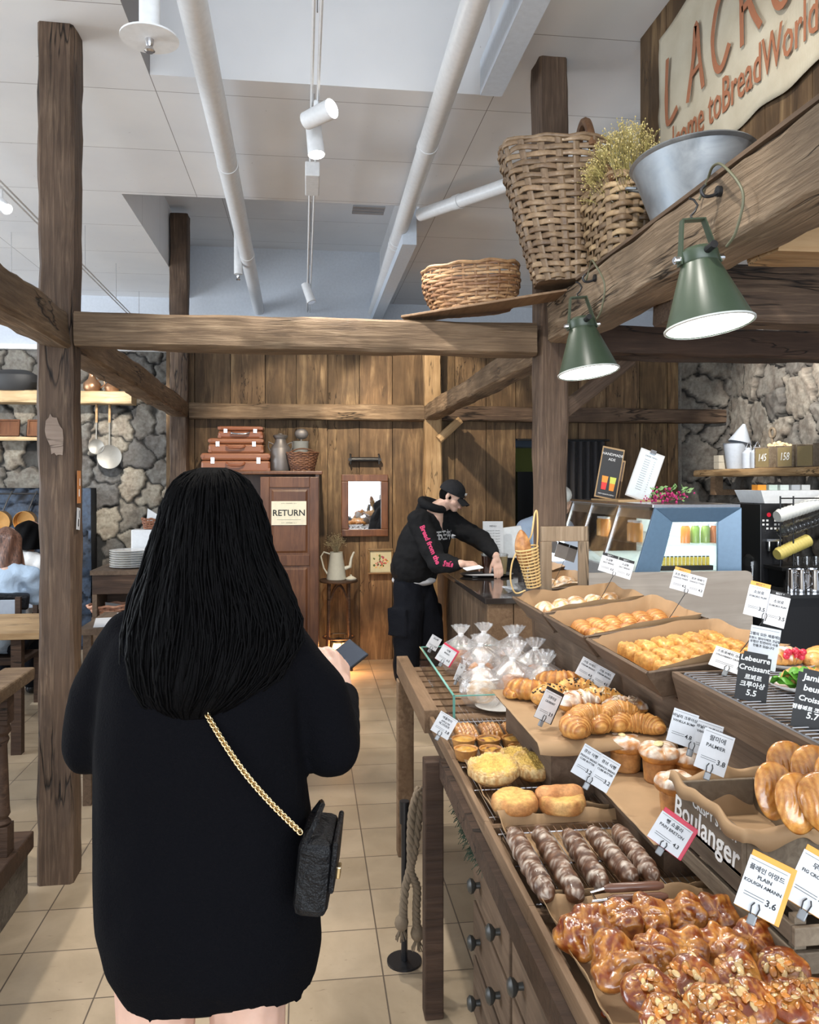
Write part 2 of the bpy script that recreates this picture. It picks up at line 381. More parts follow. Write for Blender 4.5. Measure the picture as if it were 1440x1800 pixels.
# -- stone walls: real relief from a cell pattern
STONE = baked('basalt', rough=.85, bump=.9, scale=38)
def stone_wall(name, org, ud, nrm, W, Hh, cell, seed, tones, res=.014, depth=.07, rough_=1.0):
    rs = np.random.RandomState(seed); nx = int(W/res); nz = int(Hh/res)
    X, Z = np.meshgrid(np.linspace(0, W, nx+1), np.linspace(0, Hh, nz+1), indexing='ij')
    cx = int(W/cell)+3; cz = int(Hh/cell)+3
    # wobble the lookup so that joints are not straight
    wx = X+.03*np.sin(Z*17+1.3)*np.cos(X*13)+.012*np.sin(Z*51+X*37); wz = Z+.03*np.sin(X*15+.7)*np.cos(Z*11)+.012*np.sin(X*47-Z*29)
    d1 = np.full(X.shape, 9.); d2 = np.full(X.shape, 9.); idx = np.zeros(X.shape, int)
    pts = []
    for i in range(-1, cx):
        for j in range(-1, cz):
            if rs.rand() < .16: continue
            pts.append(((i+.5+rs.uniform(-.46, .46))*cell, (j+.5+rs.uniform(-.46, .46))*cell*.9))
            if rs.rand() < .22: pts.append(((i+rs.rand())*cell, (j+rs.rand())*cell*.9))
    pts = np.array(pts)
    for k, (a, b) in enumerate(pts):
        i0 = max(0, int((a-.75)/res)); i1 = min(nx+1, int((a+.75)/res)); j0 = max(0, int((b-.75)/res)); j1 = min(nz+1, int((b+.75)/res))
        if i0 >= i1 or j0 >= j1: continue
        D = np.hypot(wx[i0:i1, j0:j1]-a, (wz[i0:i1, j0:j1]-b)*1.05); A = d1[i0:i1, j0:j1]; B = d2[i0:i1, j0:j1]; I = idx[i0:i1, j0:j1]
        less = D < A; B[:] = np.where(less, A, np.minimum(B, D)); I[:] = np.where(less, k, I); A[:] = np.where(less, D, A)
    e = np.clip((d2-d1)/.034, 0, 1); e = e*e*(3-2*e)
    tone = rs.rand(len(pts)); off = rs.uniform(-.5, .5, len(pts)); gx = rs.uniform(-.12, .12, len(pts)); gz = rs.uniform(-.12, .12, len(pts))
    n1 = np.zeros(X.shape)
    flat = [noise.noise(Vector((x*16+seed, z*16, 0)))*.55+noise.noise(Vector((x*45, z*45+seed, 3)))*.35 for x, z in zip(X.ravel(), Z.ravel())]
    n1 = np.array(flat).reshape(X.shape)
    dep = e*(depth*(.62+.38*off[idx])+gx[idx]*(X-pts[idx, 0])+gz[idx]*(Z-pts[idx, 1]))+n1*.016*rough_*e
    c0, c1, c2, cj = [np.array(q) for q in tones]
    tt = tone[idx][..., None]; cc = np.where(tt < .5, c0+(c1-c0)*tt*2, c1+(c2-c1)*(tt-.5)*2)*(1+.35*n1[..., None])
    cc = cj+(cc-cj)*np.clip(e*1.4-.15, 0, 1)[..., None]
    ud = Vector(ud); nrm = Vector(nrm); org = Vector(org)
    P = np.array(org)+X[..., None]*np.array(ud)+Z[..., None]*np.array((0, 0, 1))+dep[..., None]*np.array(nrm)
    m = MB(); m.v = [tuple(p) for p in P.reshape(-1, 3)]; m.c = [tuple(p) for p in cc.reshape(-1, 3)]
    a = nz+1; m.f = [(i*a+j, (i+1)*a+j, (i+1)*a+j+1, i*a+j+1) for i in range(nx) for j in range(nz)]
    q = org-nrm*.15; k = len(m.v)        # solid body behind the relief
    for u, z in ((0, 0), (W, 0), (W, Hh), (0, Hh)): m.v.append(tuple(q+ud*u+Vector((0, 0, z)))); m.c.append(tuple(cj))
    m.f.append((k, k+1, k+2, k+3)); r = [0, nx*a, nx*a+nz, nz]
    for i in range(4): m.f.append((r[i], r[(i+1) % 4], k+(i+1) % 4, k+i))
    return struct(m.build(name, STONE, smooth='all'))
tonesL = ((.07, .07, .074), (.13, .127, .12), (.24, .22, .185), (.008, .008, .008))
tonesR = ((.075, .073, .072), (.12, .115, .11), (.20, .185, .165), (.008, .008, .008))
stone_wall('wall_left_stone', (-6.2, 8.5, 0), (1, 0, 0), (0, -1, 0), 5.0, 2.96, .29, 3, tonesL, res=.013, rough_=1.4)
stone_wall('wall_right', (4.12, 7.45, 0), (0, -1, 0), (-1, 0, 0), 4.6, 2.95, .34, 8, tonesR, res=.018, depth=.12, rough_=1.5)
stone_wall('wall_back_stone', (3.56, 7.42, 0), (1, 0, 0), (0, -1, 0), .6, 2.95, .34, 5, tonesR, res=.018, depth=.12, rough_=1.5)
m = MB(); m.bx((3.9, 2.85, 2.95), (4.27, 8.5, 3.52)); struct(m.build('wall_right_upper', plain('right_upper_paint', (.5, .5, .5), .7)))
m = MB(); m.bx((-1.25, 7.47, 0), (-1.18, 8.36, 2.95)); struct(m.build('wall_side', W_DARK))
# -- plank wall with a doorway
DX0, DX1, DZ = at(907, 771, Y=7.42).x, at(1066, 771, Y=7.42).x, at(907, 771, Y=7.42).z
m = MB(); x = -1.25; k = 0
edges = [at(p, 800, Y=7.42).x for p in (405, 466, 521, 576, 632, 690, 748, 800, 855, 907)]
edges = [-1.25, -1.0]+edges+[DX0+.3, DX0+.61, DX1, 3.17, 3.45, 3.62]; edges = sorted(set(round(e, 3) for e in edges))
for a, b in zip(edges, edges[1:]):
    if b-a < .03: continue
    g = random.uniform(.55, 1.1); m.col = (g, g*random.uniform(.94, 1.0), g*random.uniform(.85, 1.0)); z0 = 0
    y = 7.42+random.uniform(0, .012)
    if a >= DX0-.02 and b <= DX1+.02: z0 = DZ
    n = 30; vs = []
    m.bx((a+.003, y, z0), (b-.003, y+.04, 2.95))
m.col = (.05, .05, .05); m.bx((-1.25, 7.46, 0), (DX0, 7.5, 2.95)); m.bx((DX1, 7.46, 0), (3.62, 7.5, 2.95)); m.bx((DX0, 7.46, DZ), (DX1, 7.5, 2.95))
struct(m.build('wall_back', W_PLANKV))
# back room seen through the doorway
m = MB(); m.bx((1.2, 8.95, 0), (4.2, 9.0, 2.97)); struct(m.build('wall_backroom', plain('olive_paint', (.17, .19, .035), .7)))
m = MB(); m.bx((1.5, 8.6, 2.02), (3.3, 8.95, 2.5))
for i in range(5): m.box((2.4, 8.58, 2.06+i*.09), (1.8, .04, .07), (.5, 0, 0))
tag(m.build('air_louvre', plain('slate_blue', (.10, .14, .20), .5)), 'blue grey slatted unit high behind the doorway', 'vent')
m = MB(); m.bx((2.32, 8.75, 0), (2.5, 8.9, 1.75)); tag(m.build('locker', BLACK), 'black upright locker in the back room behind the doorway', 'locker')
# -- timber frame
PY = 3.45; z0, z1 = 2.203, 2.34; zm = (z0+z1)/2
beam('timber_post', (-1.020, PY+.07, 0), (-1.020, PY+.07, CZ), .14, .14, W_POST, 'tall square timber post at front left, reaching the white ceiling', seed=1, cat='post', wax=(0, -1, 0))
beam('timber_post', (1.081, PY+.07, 0), (1.081, PY+.07, CZ), .13, .14, W_POST, 'square timber post carrying the hanging bread basket beside the pastry trays', seed=2, cat='post', wax=(0, -1, 0))
beam('timber_post', (-1.115, 7.33, 0), (-1.115, 7.33, 3.99), .15, .15, W_POST, 'timber post at back left beside the stack of suitcases', seed=3, cat='post', wax=(0, -1, 0))
beam('timber_post', (1.14, 7.33, 0), (1.14, 7.33, 2.95), .155, .14, W_LIGHT, 'pale timber post at the back wall behind the man in the cap', seed=4, cat='post', wax=(0, -1, 0))
beam('timber_beam', (-.945, PY+.06, zm), (1.0, PY+.06, zm), .14, z1-z0, W_BEAM, 'long crossbeam spanning the aisle between the two front posts', seed=5)
beam('timber_beam', (-1.03, 7.34, zm-.005), (1.06, 7.34, zm-.005), .12, .14, W_BEAM, 'crossbeam on the back wall above the suitcases and mirror', seed=6)
beam('timber_beam', (1.22, 7.34, zm-.005), (3.98, 7.34, zm-.005), .12, .135, W_POST, 'crossbeam on the back wall above the dark curtain, ending at the stone', seed=7)
beam('timber_beam', (-1.04, PY+.14, zm), (-1.10, 7.23, zm), .15, z1-z0, W_BEAM, 'beam running back from the front left post to the back left post', seed=8)
beam('timber_beam', (1.12, PY+.14, zm), (1.12, 7.25, zm), .13, z1-z0, W_BEAM, 'beam running back from the front right post to the pale back post', seed=9)
beam('timber_beam', (-1.03, PY-.0, zm), (-1.03, .8, zm), .13, .145, W_BEAM, 'beam running forward from the front left post out of the picture', seed=10, rough=.009)
beam('timber_beam', (1.135, PY-.0, 2.345), (1.135, .5, 2.345), .17, .18, W_HEAVY, 'heavy split beam with the green lamps hooked to its side', seed=11, rough=.008)
beam('timber_beam', (1.155, PY+.05, zm), (4.0, PY+.05, zm), .14, z1-z0, W_DARK, 'dark crossbeam to the right of the front right post, above the display case', seed=12)
beam('timber_beam', (1.225, 2.68, 2.30), (4.0, 2.68, 2.30), .14, .20, W_POST, 'brown crossbeam behind the larger green lamp', seed=13)
beam('timber_beam', (1.225, 2.05, 2.32), (3.2, 2.05, 2.32), .16, .13, W_LIGHT, 'pale crossbeam nearest the camera, right of the larger green lamp', seed=14)
# small brace at the pale post
beam('timber_brace', (1.18, 7.2, 2.02), (1.38, 7.2, 2.2), .06, .07, W_LIGHT, 'short pale diagonal brace at the top of the pale back post', cat='brace', seed=15)
beam('timber_brace', (1.18, 3.62, 1.98), (1.50, 3.62, 2.22), .06, .07, W_POST, 'short diagonal brace right of the front right post behind the small lamp', cat='brace', seed=16)
# -- white pipes and ducts under the ceiling
PIPE = plain('pipe_paint', (.72, .73, .74), .38)
def pipe(px0, py0, px1, zc, r, label, y1=8.5, y0=None, rings=(4.6, 6.4)):
    a = at(px0, py0, Z=zc); b = at(px1, 530, Y=y1); x1 = b.x
    ya = .8 if y0 is None else y0
    k = (x1-a.x)/(y1-a.y); p0 = (a.x+k*(ya-a.y), ya, zc); p1 = (x1, y1, zc)
    m = MB(); m.cyl(p0, p1, r, n=28)
    for y in rings: m.cyl((a.x+k*(y-a.y), y, zc), (a.x+k*(y-a.y), y+.06, zc), r*1.06, n=28)
    return tag(m.build('ceiling_pipe', PIPE, smooth=True), label, 'pipe')
pipe(340, 10, 455, 3.42, .056, 'white pipe running back under the ceiling, left of the track lights')
pipe(835, 2, 656, 3.42, .052, 'white pipe running back under the ceiling, right of the track lights', rings=(4.2, 5.9, 6.0))
m = MB(); a = Vector(at(715, 386, Z=3.41)); b = Vector(at(900, 322, Z=3.41)); d = (b-a)
a = a+d.normalized()*.13; m.cyl(a, a+d*3.2, .042, n=20); m.cyl(a+d*.35, a+d*.4, .047, n=20); tag(m.build('branch_pipe', PIPE, smooth=True), 'white branch pipe slanting right from the right-hand pipe toward the baskets', 'pipe')
m = MB(); m.bx((.66, 5.6, 3.30), (.76, 8.5, 3.56)); m.bx((.78, 1.0, 3.40), (.88, 3.6, 3.56)); struct(m.build('trim_2', plain('duct_paint', (.6, .66, .74), .5)))
# wall speaker-less square vent (small louvred opening beside the right pipe)
a = at(648, 367, Z=CZ); m = MB()
for i in range(3): m.bx((a.x-.11, a.y-.07+i*.06, CZ-.012), (a.x+.11, a.y-.035+i*.06, CZ-.001))
tag(m.build('ceiling_vent', plain('vent_grey', (.25, .25, .26), .5)), 'small slotted vent in the ceiling left of the right-hand pipe', 'vent')
# -- lighting track with heads
def track(x0, y0, x1, y1, z, label, grp=None):
    r = thing('lighting_track', label, 'lighting track', (0, 0, 0), group=grp)
    for s in (-.014, .014):
        m = MB(); p0 = Vector((x0+s, y0, z)); p1 = Vector((x1+s, y1, z)); m.tube([p0, p1], .007, 4); m.build('rail', WHITE, r)
    for i in range(int((y1-y0)/.9)+1):
        f = i/max(1, int((y1-y0)/.9)); x = lerp(x0, x1, f); y = lerp(y0+.05, y1-.05, f)
        m = MB(); zt = 3.52
        if -.72 < x < .88 and y < 3.84: zt = 3.98
        if -1.16 < x < .76 and y > 5.46: zt = 4.06
        m.cyl((x, y, z), (x, y, zt), .003, n=6); m.build('hanger_wire', STEEL, r)
    return r
ta = at(558, 0, Z=3.40); tb = at(542, 552, Z=3.40)
track(ta.x+.01, 1.2, tb.x, 8.45, 3.40, 'white ceiling track carrying the lit spotlights over the aisle')
l0 = at(0, 315, Z=3.2); track(l0.x, 3.0, l0.x-.08, 8.3, 3.2, 'thin white suspended track over the seating at upper left')
track(-2.15, 3.6, -2.25, 8.3, 3.2, 'second thin suspended track, further left behind the front left post')
LAMPON = emit('lamp_glow', (1, .97, .9), 14)
def spot_head(p, d, label, on=True, L=.13, r=.035):
    rt = thing('spotlight', label, 'spotlight', p); d = Vector(d).normalized()
    m = MB(); m.cyl((0, 0, 0), (0, 0, .07), .012, n=10); m.build('stem', WHITE, rt)
    m = MB(); a = -d*L*.4; b = d*L*.6; m.cyl(a, b, r*.9, r, 24); m.build('lamp_head', WHITE, rt, smooth=True)
    m = MB(); m.cyl(b, b+d*.003, r*.86, n=24); m.build('lens', LAMPON if on else STEEL, rt)
    return rt
p = at(556, 204, Z=3.33); spot_head(p, (.8, -.75, .1), 'lit white spotlight on the track, aimed at the camera side', r=.045, L=.16)
p = at(553, 240, Z=3.33); spot_head(p, (.1, -.15, -1), 'lit white spotlight on the track just below the brightest one', r=.042, L=.16)
p = at(541, 512, Z=3.33); spot_head(p, (.35, -.2, -1), 'small unlit white spotlight on the far end of the track', on=False, r=.04, L=.18)
p = at(262, 618, Z=3.0); p.z = 3.12; spot_head(p, (.1, -.2, -1), 'small white spotlight seen under the crossbeam by the stone wall', on=False, r=.05, L=.16)
p = at(1, 356, Z=3.15); spot_head(p, (.6, -.5, -.6), 'lit spotlight on the suspended track at the left picture edge', r=.03)
a = at(549, 315, Z=3.36); m = MB(); m.bx((a.x-.04, a.y-.16, 3.32), (a.x+.04, a.y+.16, 3.40)); tag(m.build('track_adapter', WHITE, bevel=.006), 'white box adapter clipped to the lit ceiling track', 'track adapter')
def sprinkler(p, zt, disc, label):
    r = thing('sprinkler', label, 'sprinkler', p)
    m = MB(); m.cyl((0, 0, 0), (0, 0, zt-p[2]), .034, n=20); m.build('riser', WHITE, r, smooth=True)
    if disc: m = MB(); m.cyl((0, 0, -.006), (0, 0, 0), .095, n=32); m.build('guard_disc', WHITE, r)
    m = MB(); m.lathe([(.012, -.05), (.018, -.045), (.010, -.03), (.014, -.02), (.014, -.005)], n=12); m.build('nozzle', STEEL, r, smooth=True)
sprinkler(at(263, 66, Z=3.12), CZ, True, 'white sprinkler drop with a round guard disc at top left')
sprinkler(at(419, 482, Z=3.3), 4.06, False, 'small white sprinkler drop beside the end of the left pipe')
# ================================================ DISPLAY STAND AND TRAYS
random.seed(7)
BAKE = baked('crust', .55, 0.15, .35, 70)
GLAZE = baked('caramel_glaze', .28, 1.0, .5, 55)
SOFT = baked('soft_crumb', .7, 0, .5, 110)
SUGAR = (.82, .79, .74); GOLD = (.58, .245, .042); DEEP = (.29, .09, .014); PALE = (.72, .42, .13)
st = thing('display_stand', 'long dark wooden pastry stand with drawers and stepped levels along the aisle', 'display stand', (0, 0, 0))
m = MB(); m.bx((.44, .75, .77), (.965, 3.62, .80)); m.build('lower_top', W_TRAY, st, bevel=.004)
m = MB(); m.bx((.50, .75, .05), (.97, 2.36, .77)); m.bx((.97, .75, .05), (1.5, 3.40, .80)); m.bx((.63, 2.04, .80), (.97, 2.52, .950)); m.bx((.745, 1.62, .80), (.97, 2.04, .868))
m.bx((.975, 2.0, .80), (1.30, 3.39, 1.072)); m.bx((.975, 1.1, .80), (1.5, 2.0, 1.07)); m.build('body', W_TRAYD, st)
m = MB(); m.bx((.50, 2.36, .60), (.97, 3.40, .77)); m.build('apron', W_TRAYD, st)
m = MB(); m.bx((.357, 2.44, 0), (.415, 2.50, .79)); m.build('post', W_DARK, st, bevel=.004)
for x, y in ((.43, 3.55), (.95, 3.55)):
    m = MB(); m.bx((x-.035, y-.035, 0), (x+.035, y+.035, .77)); m.build('leg', W_TRAY, st, bevel=.004)
m = MB(); m.bx((.40, .75, .745), (.44, 2.44, .80)); m.build('edge_rail', W_DARK, st)
m = MB(); m.bx((.40, 2.75, .78), (.45, 3.62, .86)); m.build('side_board', W_TRAY, st, bevel=.003)
for i in range(9):
    m = MB(); m.bx((.46, 2.78+i*.092, .80), (.98, 2.85+i*.092, .815)); m.build('slat', W_TRAY, st)
KN = plain('knob_paint', (.035, .035, .032), .4)
for (ya, yb) in ((2.32, 1.90), (1.87, 1.42), (1.39, .95)):
    for (za, zb) in ((.60, .74), (.44, .585), (.28, .425), (.10, .265)):
        d = MB().bx((.482, yb, za), (.50, ya, zb)).build('drawer', W_TRAYD, st, bevel=.003)
        for f in (.22, .78):
            y = lerp(ya, yb, f); k = MB(); k.M = Matrix.Translation((.482, y, (za+zb)/2)) @ Matrix.Rotation(-math.pi/2, 4, 'Y')
            k.lathe([(.009, 0), (.008, .012), (.019, .020), (.021, .028), (.014, .035), (0, .037)], n=16); k.build('knob', KN, d, smooth=True)

def liner(name, x0, x1, y0, y1, z, label, up=.03, amp=.004, mat=PAPER, seed=0, rot=0, n=26, curl=None):
    m = MB(); cx, cy = (x0+x1)/2, (y0+y1)/2
    def fn(u, v):
        x = lerp(x0, x1, u); y = lerp(y0, y1, v); e = max(abs(u-.5), abs(v-.5))*2
        zz = z+amp*(1+noise.noise(Vector((x*22, y*22, seed))))+.0
        if up: zz += up*max(0, (e-.84)/.16)**1.2*(1+.45*noise.noise(Vector((x*14, y*14, seed+4))))
        if up: 
            k = .5*max(0, (e-.84)/.16); x += (.5-u)*.06*k; y += (.5-v)*.06*k
        if curl: zz += curl(u, v)
        return (x, y, zz), (1, 1, 1)
    m.surf(fn, n, n); o = m.build(name, mat, smooth='all', solid=.0012); tag(o, label, 'paper liner'); return o

# ---- low wooden trays of the front row
def low_tray(ya, yb, label, zt=.84, x0=.418, x1=.86, rack=True):
    r = thing('wooden_tray', label, 'tray', (0, 0, 0)); b = .802
    m = MB(); m.bx((x0, yb, b), (x1, ya, b+.008)); m.build('base', W_TRAY, r)
    for a, c in (((x0, yb, b), (x0+.014, ya, zt)), ((x1-.014, yb, b), (x1, ya, zt)), ((x0+.014, ya-.012, b), (x1-.014, ya, zt-.012)), ((x0+.014, yb, b), (x1-.014, yb+.012, zt-.012))):
        m = MB(); m.bx(a, c); m.build('side', W_TRAY, r, bevel=.002)
    return r
def wire_rack(x0, x1, y0, y1, z, label, step=.016, along='Y', ext=.01):
    r = thing('cooling_rack', label, 'rack', (0, 0, 0)); m = MB(); n = int((x1-x0)/step)
    for i in range(n+1): x = lerp(x0, x1, i/n); m.cyl((x, y0, z+.003), (x, y1, z+.003), .0014, n=5)
    m.build('wires', STEEL, r); m = MB()
    for f in (.06, .5, .94): y = lerp(y0, y1, f); m.cyl((x0-ext, y, z), (x1+ext, y, z), .0022, n=6)
    m.build('cross_wires', STEEL, r)
    for (x, y) in ((x0, y0), (x1, y0), (x0, y1), (x1, y1)): MB().cyl((x, y+(.012 if y == y0 else -.012), z-.018), (x, y+(.012 if y == y0 else -.012), z), .002, n=6).build('foot', STEEL, r)
    return r
TY = (2.745, 2.32, 1.885, 1.50, 1.02)
low_tray(TY[0], TY[1], 'shallow wooden tray under the tarts and lattice pies'); wire_rack(.45, .82, TY[1]+.02, TY[0]-.02, .829, 'wire rack under the egg tarts')
low_tray(TY[1], TY[2], 'shallow wooden tray under the crumble breads and smooth buns'); wire_rack(.45, .82, TY[2]+.02, TY[1]-.02, .829, 'wire rack under the crumble breads')
low_tray(TY[2], TY[3], 'shallow wooden tray under the sugared chocolate sticks'); wire_rack(.45, .82, TY[3]+.0, TY[2]-.03, .829, 'wire rack under the sugared chocolate sticks')
low_tray(TY[3], TY[4], 'paper-lined wooden tray full of caramel glazed pastries')
liner('paper_liner', .428, .92, TY[4]+.01, TY[3]+.02, .812, 'brown paper sheet under the caramel glazed pastries', up=.04, seed=2)
liner('paper_liner', .435, .88, TY[3]+.01, TY[2]+.02, .811, 'brown paper under the wire rack of chocolate sticks', up=.04, seed=5, amp=.0015)
liner('paper_liner', .435, .88, TY[2]+.03, TY[1]-.01, .811, 'brown paper under the rack of crumble breads and buns', up=.035, seed=6, amp=.0015)

# ---- pastry shapes (each a mesh of its own)
def croissant(label, loc, rot, L=.135, R=.034, nr=4, bend=1.1, c=(GOLD, DEEP, PALE), pin=0, powder=0, chips=0, name='croissant', mat=None, cat='croissant', cream=0, grp=None, flat=.82):
    m = MB(); sd = random.random()*50
    def fn(u, v):
        t = 2*u-1; a = t*bend; s = abs(t)*nr+.5; f = s-math.floor(s)
        env = max(0, 1-abs(t)**2.3)**.62
        rr = R*env*(1.10-.24*f)+R*.05
        ang = 2*math.pi*v+.5*t; rr *= 1+.05*noise.noise(Vector((math.cos(ang)*1.5, math.sin(ang)*1.5, t*3+sd)))
        if pin: rr *= 1+.02*math.sin(t*pin*math.pi)
        cx = L/2/math.sin(min(bend, 1.5))*math.sin(a)*(1 if bend < 1.5 else 1); cy = -(1-math.cos(a))*L/2/max(.3, math.sin(min(bend, 1.5)))
        n = Vector((math.sin(a), math.cos(a), 0)); p = Vector((cx, cy, R*.62))+n*(rr*math.cos(ang))+Vector((0, 0, rr*math.sin(ang)*flat))
        p.z = max(p.z, .001)
        col = lc(c[1], c[0], f*1.5) if f < .66 else lc(c[0], c[2], (f-.66)*3)
        if pin: col = lc(c[2], lc(c[0], c[1], .35), .5+.5*math.sin(t*pin*math.pi))
        k = noise.noise(Vector((p.x*60, p.y*60, sd)))
        if math.sin(ang) < -.2: col = lc(col, c[2], .5)
        if powder and math.sin(ang) > .05: col = lc(col, SUGAR, min(1, max(0, (k+.35)*powder*2.2)))
        return p, col
    m.surf(fn, 56, 18, cv=True, capends=True); root = m.build(name, mat or BAKE, smooth='all'); tag(root, label, cat, grp)
    def top(t, an):
        a = t*bend; env = max(0, 1-abs(t)**2.3)**.62; cx = L/2/math.sin(min(bend, 1.5))*math.sin(a); cy = -(1-math.cos(a))*L/2/max(.3, math.sin(min(bend, 1.5)))
        n = Vector((math.sin(a), math.cos(a), 0)); return Vector((cx, cy, R*.62))+n*(R*env*math.cos(an))+Vector((0, 0, R*env*flat*math.sin(an)))
    if chips:
        b = MB(); b.col = (.02, .008, .004)
        for i in range(chips): b.ball(top(random.uniform(-.75, .75), random.uniform(.5, 2.6)), .0042, 6, (1, 1, .7))
        b.build('chocolate_chips', BAKE, root, smooth='all')
    if cream:
        b = MB()
        for i in range(cream):
            p = top(random.uniform(-.6, .6), random.uniform(.7, 2.4)); g = random.uniform(.7, .9); b.col = (g, g*.86, g*.62)
            b.box(p+Vector((0, 0, .001)), (.011, .007, .0012), (random.uniform(-.5, .5), random.uniform(-.5, .5), random.uniform(0, 3)))
        b.build('almond_flakes', BAKE, root)
    root.location = loc; root.rotation_euler = rot if hasattr(rot, '__len__') else (0, 0, rot); return root
def dome(label, loc, rot, r=.042, h=.028, c=(GOLD, DEEP, PALE), ridges=0, lump=.12, name='pastry', mat=None, cat='pastry', almonds=0, swirl=0, rim=0, centre=None, ell=1.0, streusel=0, powder=0, grp=None, base=None, fine=0, res=(26, 34)):
    m = MB(); sd = random.random()*50
    def fn(u, v):
        a = 2*math.pi*v; s = min(1, u/.72)   # 0 centre .. 1 rim, then under
        if u <= .72:
            rr = r*math.sin(s*math.pi/2); zz = h*(math.cos(s*math.pi/2)**.8)
            if rim: zz = h*(1-.0*s)*(1-(s**6))+(-rim*h*(1-s*s))
        else:
            k = (u-.72)/.28; rr = r*(1-.0*k) if k < .7 else r*(1-.9*(k-.7)/.3); zz = 0
            rr = r*(1-k*.98); zz = -h*.22*math.sin(k*math.pi)**.5 if not base else -base*min(1, k*3)
            if base: rr = r*(1-.28*min(1, k*3))*(1 if k < .4 else 1-(k-.4)/.6*.98)
        q = Vector((math.cos(a)*rr*60+sd, math.sin(a)*rr*60, sd)); n = noise.noise(q*.5); n2 = noise.noise(q*1.7)
        d = 1+lump*n
        zz += h*lump*1.6*n*(1 if u < .72 else 0)
        if ridges: zz += h*.10*math.sin(a*ridges+s*swirl+2*n)*s*(1 if u < .72 else 0); d += .04*math.sin(a*ridges+s*swirl)
        if streusel and u < .74: zz += .009*abs(noise.noise(q*4.5+Vector((9, 9, 9))))
        fz = noise.noise(Vector((q.x*.9+3, q.y*2.6, sd)))+.5*noise.noise(q*4) if fine else 0
        if fine: zz += h*.085*fz*(1 if u < .72 else .3); d += .03*fz
        x = math.cos(a)*rr*d*ell; y = math.sin(a)*rr*d
        col = lc(c[0], c[1], .5+1.1*n) if n > -.1 else lc(c[0], c[2], -1.6*n)
        if ridges: col = lc(col, c[2], .5*max(0, math.sin(a*ridges+s*swirl+2*n))); col = lc(col, c[1], .45*max(0, -math.sin(a*ridges+s*swirl+2*n)))
        if fine: col = lc(col, c[2] if fz > 0 else c[1], min(.7, abs(fz)*1.1))
        if streusel and u < .74: kz = abs(noise.noise(q*4.5+Vector((9, 9, 9)))); col = lc(c[1], c[2], kz*2.8)
        if centre and u < .72: col = lc(centre, col, (s-.45)*3+n2)
        if powder and u < .7: col = lc(col, SUGAR, max(0, min(1, (n2+.35)*powder*2)))
        if u > .72: col = lc(col, c[1], .2)
        return (x, y, zz+h*.25+(base or 0)), col
    m.surf(lambda u, v: fn(u*.985+.015, v), *res, cv=True, capends=True); o = m.build(name, mat or BAKE, smooth='all'); tag(o, label, cat, grp)
    if almonds:
        b = MB()
        for i in range(almonds):
            a = random.uniform(0, 6.28); s = random.random()**.6*.95; g = random.uniform(.6, 1)
            b.col = random.choice([(.72*g, .36*g, .10*g), (.80*g, .56*g, .26*g), (.66*g, .25*g, .04*g), (.60*g, .22*g, .04*g)])
            z = h*math.cos(s*math.pi/2)**.8+h*.25+.004
            b.M = Matrix.Translation((math.cos(a)*r*s*.95*ell, math.sin(a)*r*s*.95, z)) @ Euler((random.uniform(-.3, .3)-math.sin(a)*s*-.5, math.cos(a)*s*.5+random.uniform(-.3, .3), random.uniform(0, 6))).to_matrix().to_4x4()
            q = random.uniform(.7, 1.15); b.ball((0, 0, 0), .0088*q, 8, (1, .62, .16))
        b.build('almond_flakes', GLAZE, o, smooth='all')
    o.location = loc; o.rotation_euler = rot if hasattr(rot, '__len__') else (0, 0, rot); return o
def face_cam(p, k=.6, spin=0, j=.15):
    """rotation whose local Z leans from vertical towards the shopper in the aisle"""
    d = (Vector((-.1, .2, CAM_H))-Vector(p)).normalized(); z = (Vector((0, 0, 1))*(1-k)+d*k+Vector((random.uniform(-j, j), random.uniform(-j, j), 0))).normalized()
    q = z.to_track_quat('Z', 'Y'); return (q.to_matrix() @ Matrix.Rotation(spin, 3, 'Z')).to_euler()
CAR = ((.44, .125, .016), (.20, .034, .006), (.70, .33, .07))
names_r = ['back row, leftmost', 'back row, second from left', 'back row, middle', 'back row, fourth from left', 'back row, rightmost',
           'second row, leftmost and largest', 'second row, second from left', 'second row, middle', 'second row, fourth from left', 'second row, rightmost']
P = [(1030, 1645, 47), (1089, 1622, 37), (1143, 1618, 38), (1204, 1614, 38), (1263, 1612, 38), (1084, 1695, 48), (1148, 1676, 38), (1204, 1672, 40), (1268, 1668, 40), (1328, 1664, 42)]
for i, (x, y, rp) in enumerate(P):
    z = .855 if i < 5 else .868; p = at(x, y, Z=z); r = rp*p.y/1420
    dome('deep caramel glazed folded pastry, '+names_r[i]+' of the glazed tray', p, face_cam(p, .55, random.uniform(0, 6)), r*1.08, r*.62, CAR, ridges=random.choice([5, 7, 8]), lump=.30, fine=1, res=(44, 70), name='glazed_pastry', mat=GLAZE, swirl=random.uniform(2, 6))
A = [(1141, 1746, 'leftmost'), (1216, 1730, 'second from left in its upper row'), (1296, 1722, 'third from left in its upper row'), (1378, 1712, 'rightmost in its upper row'),
     (1172, 1797, 'lowest at left, cut by the picture edge'), (1246, 1775, 'second from left in its lower row'), (1318, 1768, 'third from left in its lower row'), (1388, 1765, 'fourth in its lower row'), (1440, 1768, 'lowest right, cut by the picture edge'), (1285, 1815, 'at the bottom picture edge')]
for i, (x, y, nm) in enumerate(A):
    z = .878 if i < 4 else .882; p = at(x, y, Z=z); r = 46*p.y/1420
    dome('caramel pastry covered in sliced almonds, '+nm, p, face_cam(p, .45, random.uniform(0, 6)), r*1.06, r*.42, CAR, lump=.22, fine=1, res=(36, 50), name='almond_pastry', mat=GLAZE, almonds=34)
